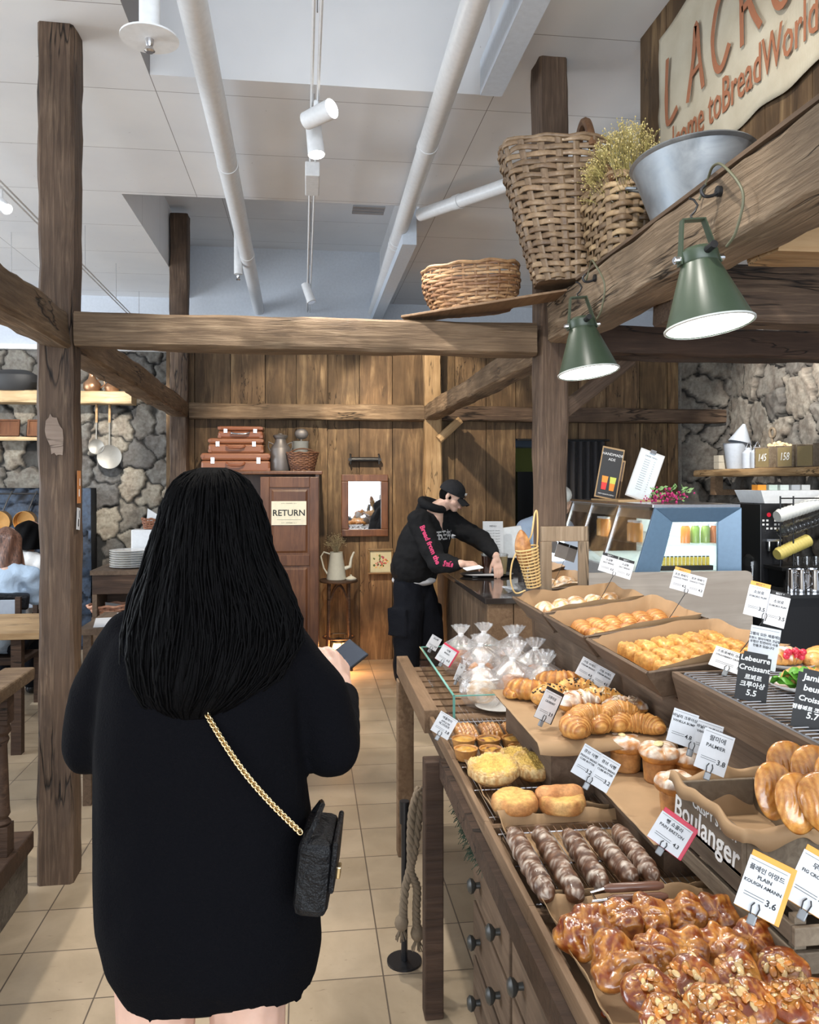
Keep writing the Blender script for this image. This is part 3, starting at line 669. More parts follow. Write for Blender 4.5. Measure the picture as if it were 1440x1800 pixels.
p = at(1063, 1786, Z=.818); dome('tiny crumb of glazed pastry on the brown paper', p, 0, .006, .006, CAR, name='crumb', mat=GLAZE, cat='crumb')
# chocolate sticks
CH = ((.16, .068, .030), (.075, .03, .015), (.30, .15, .08))
S = [((899, 1461), (966, 1580), 'leftmost'), ((944, 1458), (1019, 1582), 'second from left'), ((997, 1464), (1062, 1562), 'middle'), ((1038, 1459), (1114, 1550), 'second from right'), ((1083, 1457), (1152, 1548), 'rightmost')]
for (a, b, nm) in S:
    pa = at(*a, Z=.857); pb = at(*b, Z=.857); L = (pb-pa).length; m = MB(); sd = random.random()*40
    def fn(u, v):
        t = 2*u-1; an = 2*math.pi*v; R = .0205*(max(0, 1-abs(t)**7))**.5+.001; tw = math.sin(an*2+t*15)*.5+math.sin(t*26+an)*.5
        R *= 1+.075*tw+.10*noise.noise(Vector((t*9, math.cos(an), math.sin(an)+sd)))
        k = noise.noise(Vector((t*9, math.cos(an)*1.3+sd, math.sin(an)*1.3)))+.5*noise.noise(Vector((t*32, math.cos(an)*3+sd, math.sin(an)*3)))
        k2 = noise.noise(Vector((t*60, math.cos(an)*7+sd, math.sin(an)*7))); c = lc(CH[1], CH[0], .5+.5*tw); c = lc(c, CH[2], max(0, k)*1.2)
        if math.sin(an) > -.1: c = lc(c, (.62, .57, .52), max(0, min(.85, (.6*k+.9*k2+.02+.30*tw)*1.5)))
        return (t*L/2, R*math.cos(an), R*math.sin(an)), c
    m.surf(fn, 60, 20, cv=True, capends=True); o = m.build('chocolate_stick', BAKE, smooth='all'); tag(o, 'long twisted chocolate bread stick dusted with sugar, '+nm+' of the five', 'bread stick')
    o.location = (pa+pb)/2; o.rotation_euler = (random.uniform(-1, 1), 0, math.atan2((pb-pa).y, (pb-pa).x))
# tongs with wooden grips
r = thing('serving_tongs', 'steel tongs with brown wooden grips lying across the chocolate sticks tray', 'tongs')
a = at(1062, 1562, Z=.885); b = at(1166, 1556, Z=.885)
for dz, nm in ((0, 'grip'), (-.012, 'grip')):
    m = MB(); m.tube([a+Vector((0, dz*1.5, dz)), a.lerp(b, .1)+Vector((0, dz*1.5, dz)), a.lerp(b, .9)+Vector((0, dz*1.5, dz)), b+Vector((0, dz*1.5, dz))], [.005, .0085, .0085, .005], 12); m.build(nm, plain('grip_wood', (.15, .07, .045), .25), r, smooth=True)
for dz in (0, -.012):
    m = MB(); m.tube([a+Vector((0, dz*1.5, dz)), a+Vector((-.025, .0+dz, dz-.005)), at(1052, 1590, Z=.855+dz*.5), at(1054, 1612, Z=.845+dz*.5)], .003, 8); m.build('arm', STEEL, r, smooth=True)
# crumble breads and buns
CR = ((.62, .38, .14), (.46, .23, .07), (.76, .58, .30))
for (x, y, rp, nm) in ((868, 1368, 50, 'left'), (941, 1362, 46, 'right'), (906, 1348, 30, 'half hidden behind the other two')):
    p = at(x, y+4, Z=.838); r = rp*.93*p.y/1420
    dome('round crumble-topped bread with a yellow centre, '+nm, p, face_cam(p, .12, 0, .02), r, .030, CR, lump=.10, rim=.22, centre=(.72, .50, .13), streusel=1, res=(60, 84), name='crumble_bread', mat=SOFT, cat='bread', base=.016)
BN = ((.60, .31, .11), (.50, .22, .07), (.70, .44, .18))
for (x, y, rp, nm) in ((905, 1424, 41, 'oval bun with a yellow custard dip, left'), (987, 1424, 42, 'oval bun with a yellow custard dip, right')):
    p = at(x, y, Z=.842); dome(nm+' at the near end of its tray', p, (0, 0, .1), rp*p.y/1420, .034, BN, lump=.10, rim=.10, centre=(.72, .46, .14), name='custard_bun', mat=SOFT, cat='bun', ell=1.05)
a = at(951, 1398, Z=.876); b = at(1016, 1393, Z=.876); m = MB()
def fn(u, v):
    t = 2*u-1; an = 2*math.pi*v; R = .021*(max(0, 1-abs(t)**5))**.5+.001; n = noise.noise(Vector((t*3, math.cos(an), math.sin(an))))
    return (t*.062, R*math.cos(an)*1.2*(1+.1*n), R*math.sin(an)*(1+.1*n)), lc((.70, .36, .15), (.56, .25, .09), .5+n)
m.surf(fn, 30, 18, cv=True, capends=True); o = m.build('bread_roll', SOFT, smooth='all'); tag(o, 'smooth finger roll lying on top of the right custard bun', 'roll'); o.location = (a+b)/2; o.rotation_euler = (0, 0, .03)
# egg tarts and lattice pies
TA = ((.80, .45, .08), (.62, .26, .04), (.88, .60, .16))
for (x, y, nm) in ((815, 1303, 'far left'), (859, 1303, 'far middle'), (903, 1302, 'far right'), (819, 1321, 'near left'), (863, 1321, 'near middle'), (914, 1318, 'near right')):
    p = at(x, y, Z=.858); r = 21*p.y/1420; rt = thing('egg_tart', 'small golden custard tart in a thick crust, '+nm+' of six', 'tart', (p.x, p.y, .836))
    m = MB(); m.col = (.50, .24, .07); m.lathe([(r*.80, 0), (r*1.0, .026), (r*1.04, .032), (r*.9, .031), (r*.82, .022)], n=22); m.build('crust', BAKE, rt, smooth=True)
    m = MB(); sd = random.random()*9; dark = 1 if 'middle' in nm else .25
    def fn(u, v):
        a_ = 2*math.pi*v; n = noise.noise(Vector((math.cos(a_)*u*2.4+sd, math.sin(a_)*u*2.4, sd))); return (math.cos(a_)*r*.92*u, math.sin(a_)*r*.92*u, .027+.005*(1-u*u)+.003*n), lc(TA[0], (.16, .04, .02), max(0, n-.05)*3*dark)
    m.surf(fn, 8, 22, cv=True); m.build('custard', GLAZE, rt, smooth='all')
for (x, y, nm) in ((819, 1281, 'left'), (863, 1280, 'middle'), (905, 1278, 'right')):
    p = at(x, y, Z=.855); rt = thing('lattice_pie', 'golden braided puff pastry pie, '+nm+' of the three behind the tarts', 'pie', (p.x, p.y, .838), (0, 0, random.uniform(-.08, .08)))
    m = MB()
    def fn(u, v):
        x_ = (u-.5)*.072; y_ = (v-.5)*.135; e = (1-(abs(u-.5)*2)**4)*(1-(abs(v-.5)*2)**4); w_ = math.sin(u*16+v*22)*math.sin(u*16-v*22)
        return (x_, y_, .022*e**.5+.006*w_*e), lc(GOLD, DEEP, .35-.6*w_) if w_ < .35 else lc(GOLD, PALE, .6)
    m.surf(fn, 22, 34); m.build('crust', GLAZE, rt, smooth='all', solid=.002)

# ---- glass guard, bread plate and bagged breads
GL = glass('clear_glass'); GLE = plain('glass_edge', (.16, .42, .36), .15); CELLO = film('cellophane')
g = thing('glass_guard', 'low clear glass box guarding the bagged breads', 'glass guard')
gx0, gx1, gy0, gy1, gz0, gz1 = .50, .985, 2.745, 3.58, .817, .905
for a, b in (((gx0, gy0, gz0), (gx0+.006, gy1, gz1)), ((gx0+.006, gy0, gz0), (.72, gy0+.006, gz1)), ((gx0+.006, gy1-.006, gz0), (gx1, gy1, gz1))):
    pn = MB().bx(a, b).build('pane', GL, g); 
for a, b in (((gx0-.001, gy0, gz1), (gx0+.007, gy1, gz1+.003)), ((gx0, gy0-.001, gz1), (.72, gy0+.007, gz1+.003)), ((gx0-.001, gy0-.001, gz0), (gx0+.007, gy0+.006, gz1)), ((gx0, gy1-.007, gz1), (gx1, gy1, gz1+.003))): MB().bx(a, b).build('pane_edge', GLE, g)
pp = at(875, 1243, Z=.82); m = MB(); m.lathe([(0, 0), (.05, .001), (.085, .012), (.088, .015), (.05, .006), (0, .004)], n=40); o = m.build('plate', plain('white_china', (.82, .82, .80), .2), smooth=True); tag(o, 'white plate by the near end of the glass guard', 'plate'); o.location = (pp.x, pp.y-.02, .82)
BG = [(.66, 3.44, 'farthest left'), (.775, 3.50, 'second from left in the back row'), (.89, 3.46, 'third from left in the back row'), (1.0, 3.42, 'fourth from left in the back row'), (.70, 3.22, 'left of the middle row'), (.85, 3.20, 'centre of the middle row'), (.93, 3.12, 'right of the middle row'),
      (.64, 2.93, 'nearest the glass corner'), (.77, 2.98, 'second from left in the front row'), (.885, 2.93, 'rightmost of the front row'), (1.0, 3.0, 'far right under the sloping tray')]
for i, (x, y, nm) in enumerate(BG):
    if x > .90: x = .90
    r = .070+random.uniform(-.006, .006); h = .118+random.uniform(0, .03); kind = ('golden bun', 'sugar-speckled loaf')[i % 2]
    rt = thing('bagged_bread', f'{kind} in a tied clear cellophane bag, {nm}', 'bagged bread', (x, y, .82), random.uniform(0, 6))
    m = MB(); sd = i*3.7
    def fn(u, v):
        a = 2*math.pi*v; cr = noise.noise(Vector((math.cos(a)*1.6, math.sin(a)*1.6, u*5+sd)))
        pl = math.sin(a*9+sd+4*u)
        if u < .55: rad = r*(.86+.3*math.sin(u/.55*math.pi*.75)); z = h*u/.72
        elif u < .8: k = (u-.55)/.25; rad = r*1.05*(1-k)**1.1+.009; z = h*(.55+.25*k)/.72
        else: k = (u-.8)/.2; rad = .009+.026*k**.8; z = h*.8/.72+.038*k
        rad *= 1+.14*cr+(.05+.25*max(0, u-.5))*pl*(.4+u)
        return (rad*math.cos(a), rad*math.sin(a), z+.004), (1, 1, 1)
    m.surf(fn, 34, 40, cv=True); b_ = m.build('bag', CELLO, rt, smooth='all'); MB().cyl((0, 0, h*.8/.72-.004), (0, 0, h*.8/.72+.008), .0115, n=12).build('tie', WHITE, rt)
    m = MB()
    def fb(u, v):
        a = 2*math.pi*v; s = math.pi*(u*.98+.01); n = noise.noise(Vector((math.cos(a)*math.sin(s)*2, math.sin(a)*math.sin(s)*2, math.cos(s)*2+sd)))
        c = lc(GOLD, DEEP, .4+n) if i % 2 == 0 else lc(PALE, SUGAR, .5+1.5*n)
        return (r*.82*math.sin(s)*math.cos(a)*(1+.12*n), r*.82*math.sin(s)*math.sin(a)*(1+.12*n), .052-.046*math.cos(s)*(1+.1*n)), c
    m.surf(fb, 14, 20, cv=True, capends=True); m.build('bread', BAKE, rt, smooth='all')

# ---- croissant shelf
cb = thing('shelf_board', 'raised wooden board carrying the croissants', 'shelf board'); MB().bx((.60, 2.02, .957), (.96, 2.53, .975)).build('board', W_TRAYD, cb, bevel=.003)
def curlf(u, v): return -.022*max(0, (.05-v)/.05)**1.5*(1+.3*math.sin(u*7))
liner('paper_liner', .585, .955, 1.985, 2.54, .9775, 'brown paper drooping over the edge of the croissant board', up=0, amp=.0015, seed=9, curl=curlf, n=40)
def put(px, py, z): return at(px, py, Z=z)
zb = .982; PINC = ((.52, .19, .035), (.25, .07, .010), (.72, .40, .12))
q = lambda px, py, z=zb: tuple(put(px, py+14, z))
croissant('large smooth brown croissant at the far left of the board', q(930, 1214), 2.6, .135, .040, 4)
croissant('large smooth croissant at the far back of the board', q(985, 1196, zb), 2.9, .135, .038, 4)
croissant('small end of a croissant at the far left board edge', q(898, 1210), 1.2, .085, .022, 3)
croissant('croissant studded with chocolate chips behind the white price tag', q(966, 1222, zb+.004), .4, .125, .038, 3, c=(PALE, GOLD, PALE), chips=60, bend=.8)
croissant('chocolate chip croissant toward the back right of the board', q(1014, 1207, zb+.004), -.3, .12, .034, 3, c=(PALE, GOLD, PALE), chips=50, bend=.8)
croissant('croissant thickly dusted with sugar in the middle of the board', q(1016, 1234, zb+.006), .2, .12, .038, 3, powder=.9, cream=14, bend=.8)
croissant('cream-striped almond croissant right of the sugar-dusted one', q(1056, 1228, zb+.004), -.2, .125, .038, 3, c=(PALE, GOLD, PALE), chips=16, cream=26, bend=.8)
croissant('almond croissant dusted with sugar at the right board edge', q(1098, 1240, zb), -.3, .12, .034, 3, powder=.6, cream=18, bend=.8)
croissant('finely striped croissant, leftmost of the front row', q(1014, 1276, zb), .95, .125, .040, 3, 1.0, c=PINC, pin=15)
croissant('finely striped croissant, second of the front row', q(1054, 1268, zb), .85, .125, .040, 3, 1.0, c=PINC, pin=15)
croissant('finely striped croissant, third of the front row', q(1092, 1266, zb), .7, .12, .038, 3, 1.0, c=PINC, pin=15)
croissant('finely striped croissant, rightmost of the front row', q(1130, 1272, zb), -.6, .11, .033, 3, 1.0, c=PINC, pin=15)
croissant('finely striped croissant lying on the front row, left', q(1030, 1250, zb+.035), .3, .10, .027, 3, 1.0, c=PINC, pin=20)
croissant('finely striped croissant lying on the front row, right', q(1084, 1244, zb+.035), .2, .10, .027, 3, 1.0, c=PINC, pin=20)
# ---- brioche shelf
bb = thing('shelf_board', 'lower wooden board carrying the sugared brioches', 'shelf board'); MB().bx((.725, 1.615, .872), (.965, 2.015, .890)).build('board', W_TRAYD, bb, bevel=.003)
liner('paper_liner', .715, .96, 1.60, 2.01, .892, 'brown paper under the sugared brioches', up=0, amp=.002, seed=12, n=30)
for (x, y, s, nm, cr) in ((1100, 1352, 1.0, 'farthest left', 1), (1160, 1372, 1.05, 'middle', 2), (1190, 1330, .95, 'half hidden behind the middle one', 0), (1190, 1428, 1.0, 'nearest, beside the crate', 0), (1216, 1378, .95, 'behind the nearest one, under the tags', 0)):
    p = at(x, y, Z=.895); rt = thing('brioche', 'tall brioche with a bulging sugar-dusted crown, '+nm, 'brioche', (p.x, p.y, .896), random.uniform(0, 6)); R = .040*s
    m = MB(); sd = random.random()*30
    def fn(u, v):
        a = 2*math.pi*v; n = noise.noise(Vector((math.cos(a)*1.5+sd, math.sin(a)*1.5, u*4)))
        lob = abs(math.sin(a*2+sd))
        if u < .45: k = u/.45; rad = R*(.90+.10*k)*(1+.02*math.sin(a*8)); z = .052*s*k; c = lc((.40, .17, .05), (.62, .33, .12), k*.5+n)
        else:
            k = (u-.45)/.55; s_ = math.pi*(.30+.70*k*.985); rad = R*1.14*math.sin(s_)*(1+.16*lob*(1-k)+.06*n); z = .052*s+R*.62*(.59-math.cos(s_))*(1+.12*n)-R*.1
            z += .008*lob*(1-abs(2*k-1)); c = lc(GOLD, (.45, .2, .07), .5+n); n3 = noise.noise(Vector((math.cos(a)*rad*90, math.sin(a)*rad*90, sd)))
            if k > .3: c = lc(c, SUGAR, max(0, min(.95, (n3+.30+k*.25)*1.6*(1-.5*(1-lob)))))
        return (rad*math.cos(a), rad*math.sin(a), z), c
    m.surf(fn, 34, 36, cv=True, capends=True); m.build('crumb', BAKE, rt, smooth='all')
    if cr:
        b = MB(); b.col = (.88, .80, .45)
        for i in range(cr): b.ball((random.uniform(-.012, .012), random.uniform(-.012, .012), .052*s+R*.93), .011, 12, (1.2, .9, .35))
        b.build('cream_dab', SOFT, rt, smooth='all')
# ---- crate of palm-shaped pastries
cx0, cx1, cy0, cy1, cz0, cz1 = .752, .925, 1.325, 1.575, .955, 1.035
ct = thing('wooden_crate', 'grey wooden crate lettered Boulanger with leaf-shaped pastries in it', 'crate')
CRW = wood('crate_wood', (.09, .065, .045), (.19, .145, .10), (.30, .24, .17), cracks=False, axis=1)
m = MB(); m.bx((cx0, cy0, cz0), (cx1, cy1, cz0+.008)); m.build('base', CRW, ct)
for a, b in (((cx0, cy0, cz0), (cx0+.010, cy1, cz1)), ((cx1-.01, cy0, cz0), (cx1, cy1, cz1)), ((cx0+.01, cy0, cz0), (cx1-.01, cy0+.010, cz1)), ((cx0+.01, cy1-.01, cz0), (cx1-.01, cy1, cz1))): MB().bx(a, b).build('side', CRW, ct, bevel=.002)
CHALK = plain('chalk_paint', (.80, .80, .78), .8)
def left_face(x, y, z): return frame((0, -1, 0), (-1, 0, 0), (x, y, z))
text('Boulanger', .062, CHALK, ct, left_face(cx0-.0008, (cy0+cy1)/2+.01, cz0+.028), name='lettering', offset=.0009, shear=.15)
text('CRISPY SWEET', .026, CHALK, ct, left_face(cx0-.0008, (cy0+cy1)/2-.03, cz0+.064), name='lettering', offset=.0003)
sb = thing('wooden_crate', 'empty dark slatted crate under the lettered crate', 'crate'); 
for z in (.872, .912): 
    for a, b in (((.765, 1.20, z), (.775, 1.58, z+.03)), ((.765, 1.19, z), (.96, 1.20, z+.03))): MB().bx(a, b).build('slat', CRW, sb, bevel=.002)
for x, y in ((.78, 1.21), (.78, 1.57), (.94, 1.21)): MB().bx((x-.008, y-.008, .87), (x+.012, y+.008, .953)).build('corner_post', CRW, sb)
MB().bx((.765, 1.19, .868), (.96, 1.58, .874)).build('base', CRW, sb); MB().bx((.79, 1.22, .945), (.955, 1.56, .953)).build('shelf', CRW, sb)
m = MB()
def fn(u, v):
    x = lerp(cx0-.012, cx1+.03, u); y = lerp(cy0-.02, cy1+.03, v); e = max(0, 1-max(abs(u-.5), abs(v-.5))*2); wv = noise.noise(Vector((x*17, y*17, 3)))
    z = cz1+.010+.022*wv if e < .12 else lerp(cz1+.012+.02*wv, cz0+.014, min(1, (e-.12)/.22))
    if e < .05: z -= .022*(1-e/.05)
    return (x+.01*wv, y+.01*noise.noise(Vector((x*13, y*15, 8))), z), (1, 1, 1)
m.surf(fn, 44, 40); o = m.build('paper_liner', PAPER, smooth='all', solid=.001); tag(o, 'crumpled brown paper spilling over the rim of the lettered crate', 'paper liner')
LV = ((.58, .25, .05), (.34, .11, .02), (.72, .40, .12))
for (x, y, nm, rr, XX) in ((1386, 1350, 'back left', 0, .905), (1360, 1390, 'front left', .35, .815), (1402, 1412, 'front middle, leaning', .15, .825), (1432, 1360, 'back middle', -.1, .905), (1448, 1412, 'front right', -.2, .85), (1478, 1372, 'cut by the right picture edge', -.2, .905)):
    p = at(x, y, X=XX); m = MB(); sd = random.random()*20
    def fn(u, v):
        a = 2*math.pi*v; rx = .040*(1+.15*math.sin(a)); 
        side = 1 if u < .5 else -1; s = u*2 if u < .5 else (1-u)*2
        X_ = rx*s*math.cos(a)*.96; Y_ = .050*s*math.sin(a)*(1-.0*s)
        vein = math.cos(a*1.0)*0+math.sin(abs(X_)*620-abs(Y_)*120); th_ = .0125*(1-s**3)+.0016*vein*(1-s)
        return (X_, Y_, side*th_+.002), lc(LV[0], LV[1] if vein > 0 else LV[2], min(1, abs(vein)*.28+.30*s))
    m.surf(fn, 34, 34, cv=True); o = m.build('leaf_pastry', GLAZE, smooth='all'); tag(o, 'crisp leaf-shaped puff pastry standing in the crate, '+nm, 'pastry')
    o.location = (p.x, p.y, p.z); o.rotation_euler = (1.15, rr, rr*.8-.35)

# ---- sloping hopper trays
def hopper(ya, yb, label, pap, x0=.87, x1=1.30, z0=1.15, z1=1.20, content=None, dp=.07, mat=None):
    r = thing('hopper_tray', label, 'tray'); t = .010; b = .058; mt = mat or W_TRAYD
    o = [(x0, yb, z0), (x1, yb, z1), (x1, ya, z1), (x0, ya, z0)]; i = [(x0+b, yb+b*.45, z0-dp), (x1-b*.5, yb+b*.45, z1-dp), (x1-b*.5, ya-b*.45, z1-dp), (x0+b, ya-b*.45, z0-dp)]
    for k in range(4):
        a, c = Vector(o[k]), Vector(o[(k+1) % 4]); d, e = Vector(i[(k+1) % 4]), Vector(i[k]); n = (c-a).cross(e-a).normalized()*t
        if n.dot(Vector(((x0+x1)/2, (ya+yb)/2, z1))-a) < 0: n = -n
        m = MB(); m.hexa([e, d, d+n, e+n, a, c, c+n, a+n]); m.build('side', mt, r, bevel=.0015)
    m = MB(); zt = Vector((0, 0, .008)); m.hexa([Vector(v)-zt for v in i]+[Vector(v) for v in i]); m.build('base', mt, r)
    # paper
    m = MB()
    def fn(u, v):
        e = min(1, max(abs(u-.5), abs(v-.5))*2); k = max(0, (e-.72)/.28); uu = .5+(u-.5)/max(e, 1e-6)*min(e, .72)/.72*1.0 if e > 0 else .5; vv = .5+(v-.5)/max(e, 1e-6)*min(e, .72)/.72 if e > 0 else .5
        X_ = lerp(i[0][0]+.012, i[1][0]-.012, uu); Y_ = lerp(i[0][1]+.012, i[3][1]-.012, vv); Z_ = lerp(z0-dp, z1-dp, uu)+.004
        ox = lerp(x0+.016, x1-.016, uu); oy = lerp(yb+.016, ya-.016, vv); oz = lerp(z0, z1, uu)+.014*(1+1.3*noise.noise(Vector((ox*9, oy*9, pap))))*(1 if uu > .08 else .2)
        w_ = .003*noise.noise(Vector((u*14, v*14, pap)))
        return (lerp(X_, ox, k)+w_, lerp(Y_, oy, k)+w_, lerp(Z_, oz, k)), (1, 1, 1)
    m.surf(fn, 36, 36); p = m.build('paper_liner', PAPER, r, smooth='all'); return r
HA = hopper(3.385, 2.945, 'farthest sloping wooden tray, holding sugared croissants', 1)
HB = hopper(2.918, 2.485, 'middle sloping wooden tray with striped chocolate pastries and rising brown paper', 7)
HC = hopper(2.458, 2.00, 'nearest sloping wooden tray, filled with crumble-topped loaves', 13)
for i in range(10):
    x = .975+(i % 5)*.065+random.uniform(-.01, .01); y = 3.05+(i//5)*.165+random.uniform(-.015, .015)
    croissant('sugar-dusted croissant, %s of the %s row in the farthest tray' % (('first', 'second', 'third', 'fourth', 'last')[i % 5], ('near', 'far')[i//5]), (x, y, 1.094+(x-.92)*.12), 1.3+random.uniform(-.4, .4), .13, .036, 3, c=((.76, .48, .18), GOLD, PALE), powder=.55)
for i in range(12):
    x = .965+(i % 6)*.055; y = 2.60+(i//6)*.16
    croissant('striped chocolate-filled pastry, %s of the %s row in the middle tray' % (('first', 'second', 'third', 'fourth', 'fifth', 'last')[i % 6], ('near', 'far')[i//6]), (x, y, 1.098+(x-.92)*.12), 1.45+random.uniform(-.2, .2), .16, .034, 3, .35, c=((.52, .20, .04), (.22, .055, .012), (.68, .36, .11)), pin=13, name='striped_pastry', cat='pastry')
for j in range(3):
    for i in range(6):
        x = .97+i*.052; y = 2.085+j*.129; m = MB(); sd = i*3+j*7.1
        def fn(u, v):
            a = 2*math.pi*v; s = math.pi*(u*.98+.01); ca, sa = math.cos(a), math.sin(a); sq = (abs(ca)**4+abs(sa)**4)**-.25; ss = math.sin(s)**.38
            X_ = .0255*sq*ca*ss; Y_ = .056*sq*sa*ss; Z_ = .030-.030*(abs(math.cos(s))**.8)*(1 if math.cos(s) > 0 else -1)
            n = noise.noise(Vector((X_*110, Y_*110, sd))); n2 = abs(noise.noise(Vector((X_*230, Y_*230, Z_*200+sd))))
            top_ = 1 if Z_ > .04 else .25
            return (X_+.002*n, Y_+.003*n, Z_+.006*n2*top_+.004*n*top_), lc(lc((.64, .30, .06), (.40, .15, .025), .5+n), (.78, .48, .15), n2*1.5)
        m.surf(fn, 18, 26, cv=True, capends=True); o = m.build('crumble_loaf', BAKE, smooth='all'); o.location = (x, y, 1.089+(x-.92)*.118)
        tag(o, 'golden crumble-topped loaf, %s from the left in the %s row of the nearest sloping tray' % (('first', 'second', 'third', 'fourth', 'fifth', 'sixth')[i], ('front', 'middle', 'back')[j]), 'loaf')
o = croissant('striped croissant lying at the near corner of the crumble loaf tray', (.985, 2.045, 1.12), .1, .10, .022, 3, .4, c=PINC, pin=18)
o.location = (.995, 2.05, 1.125)
# ---- rack box nearest the camera
rb = thing('display_box', 'dark wooden box with a wire top carrying plated sandwiches', 'display box')
dx0, dx1, dy0, dy1, dz = .935, 1.50, 1.12, 1.985, 1.157
m = MB(); m.hexa([(dx0+.015, dy0, 1.078), (dx1, dy0, 1.078), (dx1, dy1-.01, 1.078), (dx0+.015, dy1-.01, 1.078), (dx0, dy0, dz-.012), (dx1, dy0, dz-.012), (dx1, dy1, dz-.012), (dx0, dy1, dz-.012)]); m.build('body', W_TRAYD, rb)
MB().bx((dx0, dy0, dz-.013), (dx0+.014, dy1, dz)).build('rim', W_TRAYD, rb); MB().bx((dx0+.014, dy1-.014, dz-.013), (dx1, dy1, dz)).build('rim', W_TRAYD, rb)
m = MB()
for i in range(40): y = lerp(dy0+.02, dy1-.03, i/39); m.cyl((dx0+.02, y, dz+.002), (dx1, y, dz+.002), .0022, n=6)
for x in (dx0+.02, dx0+.16, dx1-.06): m.cyl((x, dy0+.02, dz-.001), (x, dy1-.03, dz-.001), .003, n=6)
m.build('wire_top', STEEL, rb, smooth=True)
CHN = plain('plate_glaze', (.84, .84, .82), .18); GREEN = plain('leaf_green', (.10, .30, .03), .5); BERRY = plain('berry', (.62, .03, .06), .3, bump=.4)
def plate(p, r, label):
    m = MB(); m.lathe([(0, 0), (r*.6, .001), (r*.97, .012), (r, .016), (r*.62, .006), (0, .004)], n=48); o = m.build('plate', CHN, smooth=True); tag(o, label, 'plate'); o.location = p; return o
p1 = at(1382, 1172, Z=dz+.006); p2 = at(1405, 1212, Z=dz+.006)
plate(p1, .072, 'white plate holding the berry croissant on the wire top'); plate(p2, .068, 'white plate holding the leafy croissant sandwich')
o = croissant('split croissant with raspberries and dark drizzle on a plate', (p1.x, p1.y, p1.z+.008), .1, .10, .030, 3, .8, powder=.8)
o['category'] = 'croissant'
b = MB()
for i in range(9): b.ball((random.uniform(-.045, .035), random.uniform(-.045, -.02), .022+random.uniform(0, .02)), .009, 10)
b.build('raspberries', BERRY, o, smooth='all')
o = croissant('croissant sandwich with green leaves and ham on the front plate', (p2.x+.015, p2.y, p2.z+.008), -.3, .10, .030, 4, .9, c=(PALE, GOLD, PALE))
m = MB()
for i in range(7):
    a0 = random.uniform(-.05, .02); 
    def fn(u, v): return (a0-.035+.055*u, -.045+.05*v-.0, .012+.030*math.sin(u*5+i)*math.sin(v*4+i)*.5+.004*i), (1, 1, 1)
    m.surf(fn, 6, 6)
m.build('lettuce', GREEN, o, smooth='all')
croissant('large plain croissant on the wire top at the right picture edge', tuple(at(1446, 1172, Z=dz+.006)), .3, .12, .036, 5, .9, c=((.78, .48, .18), GOLD, PALE))
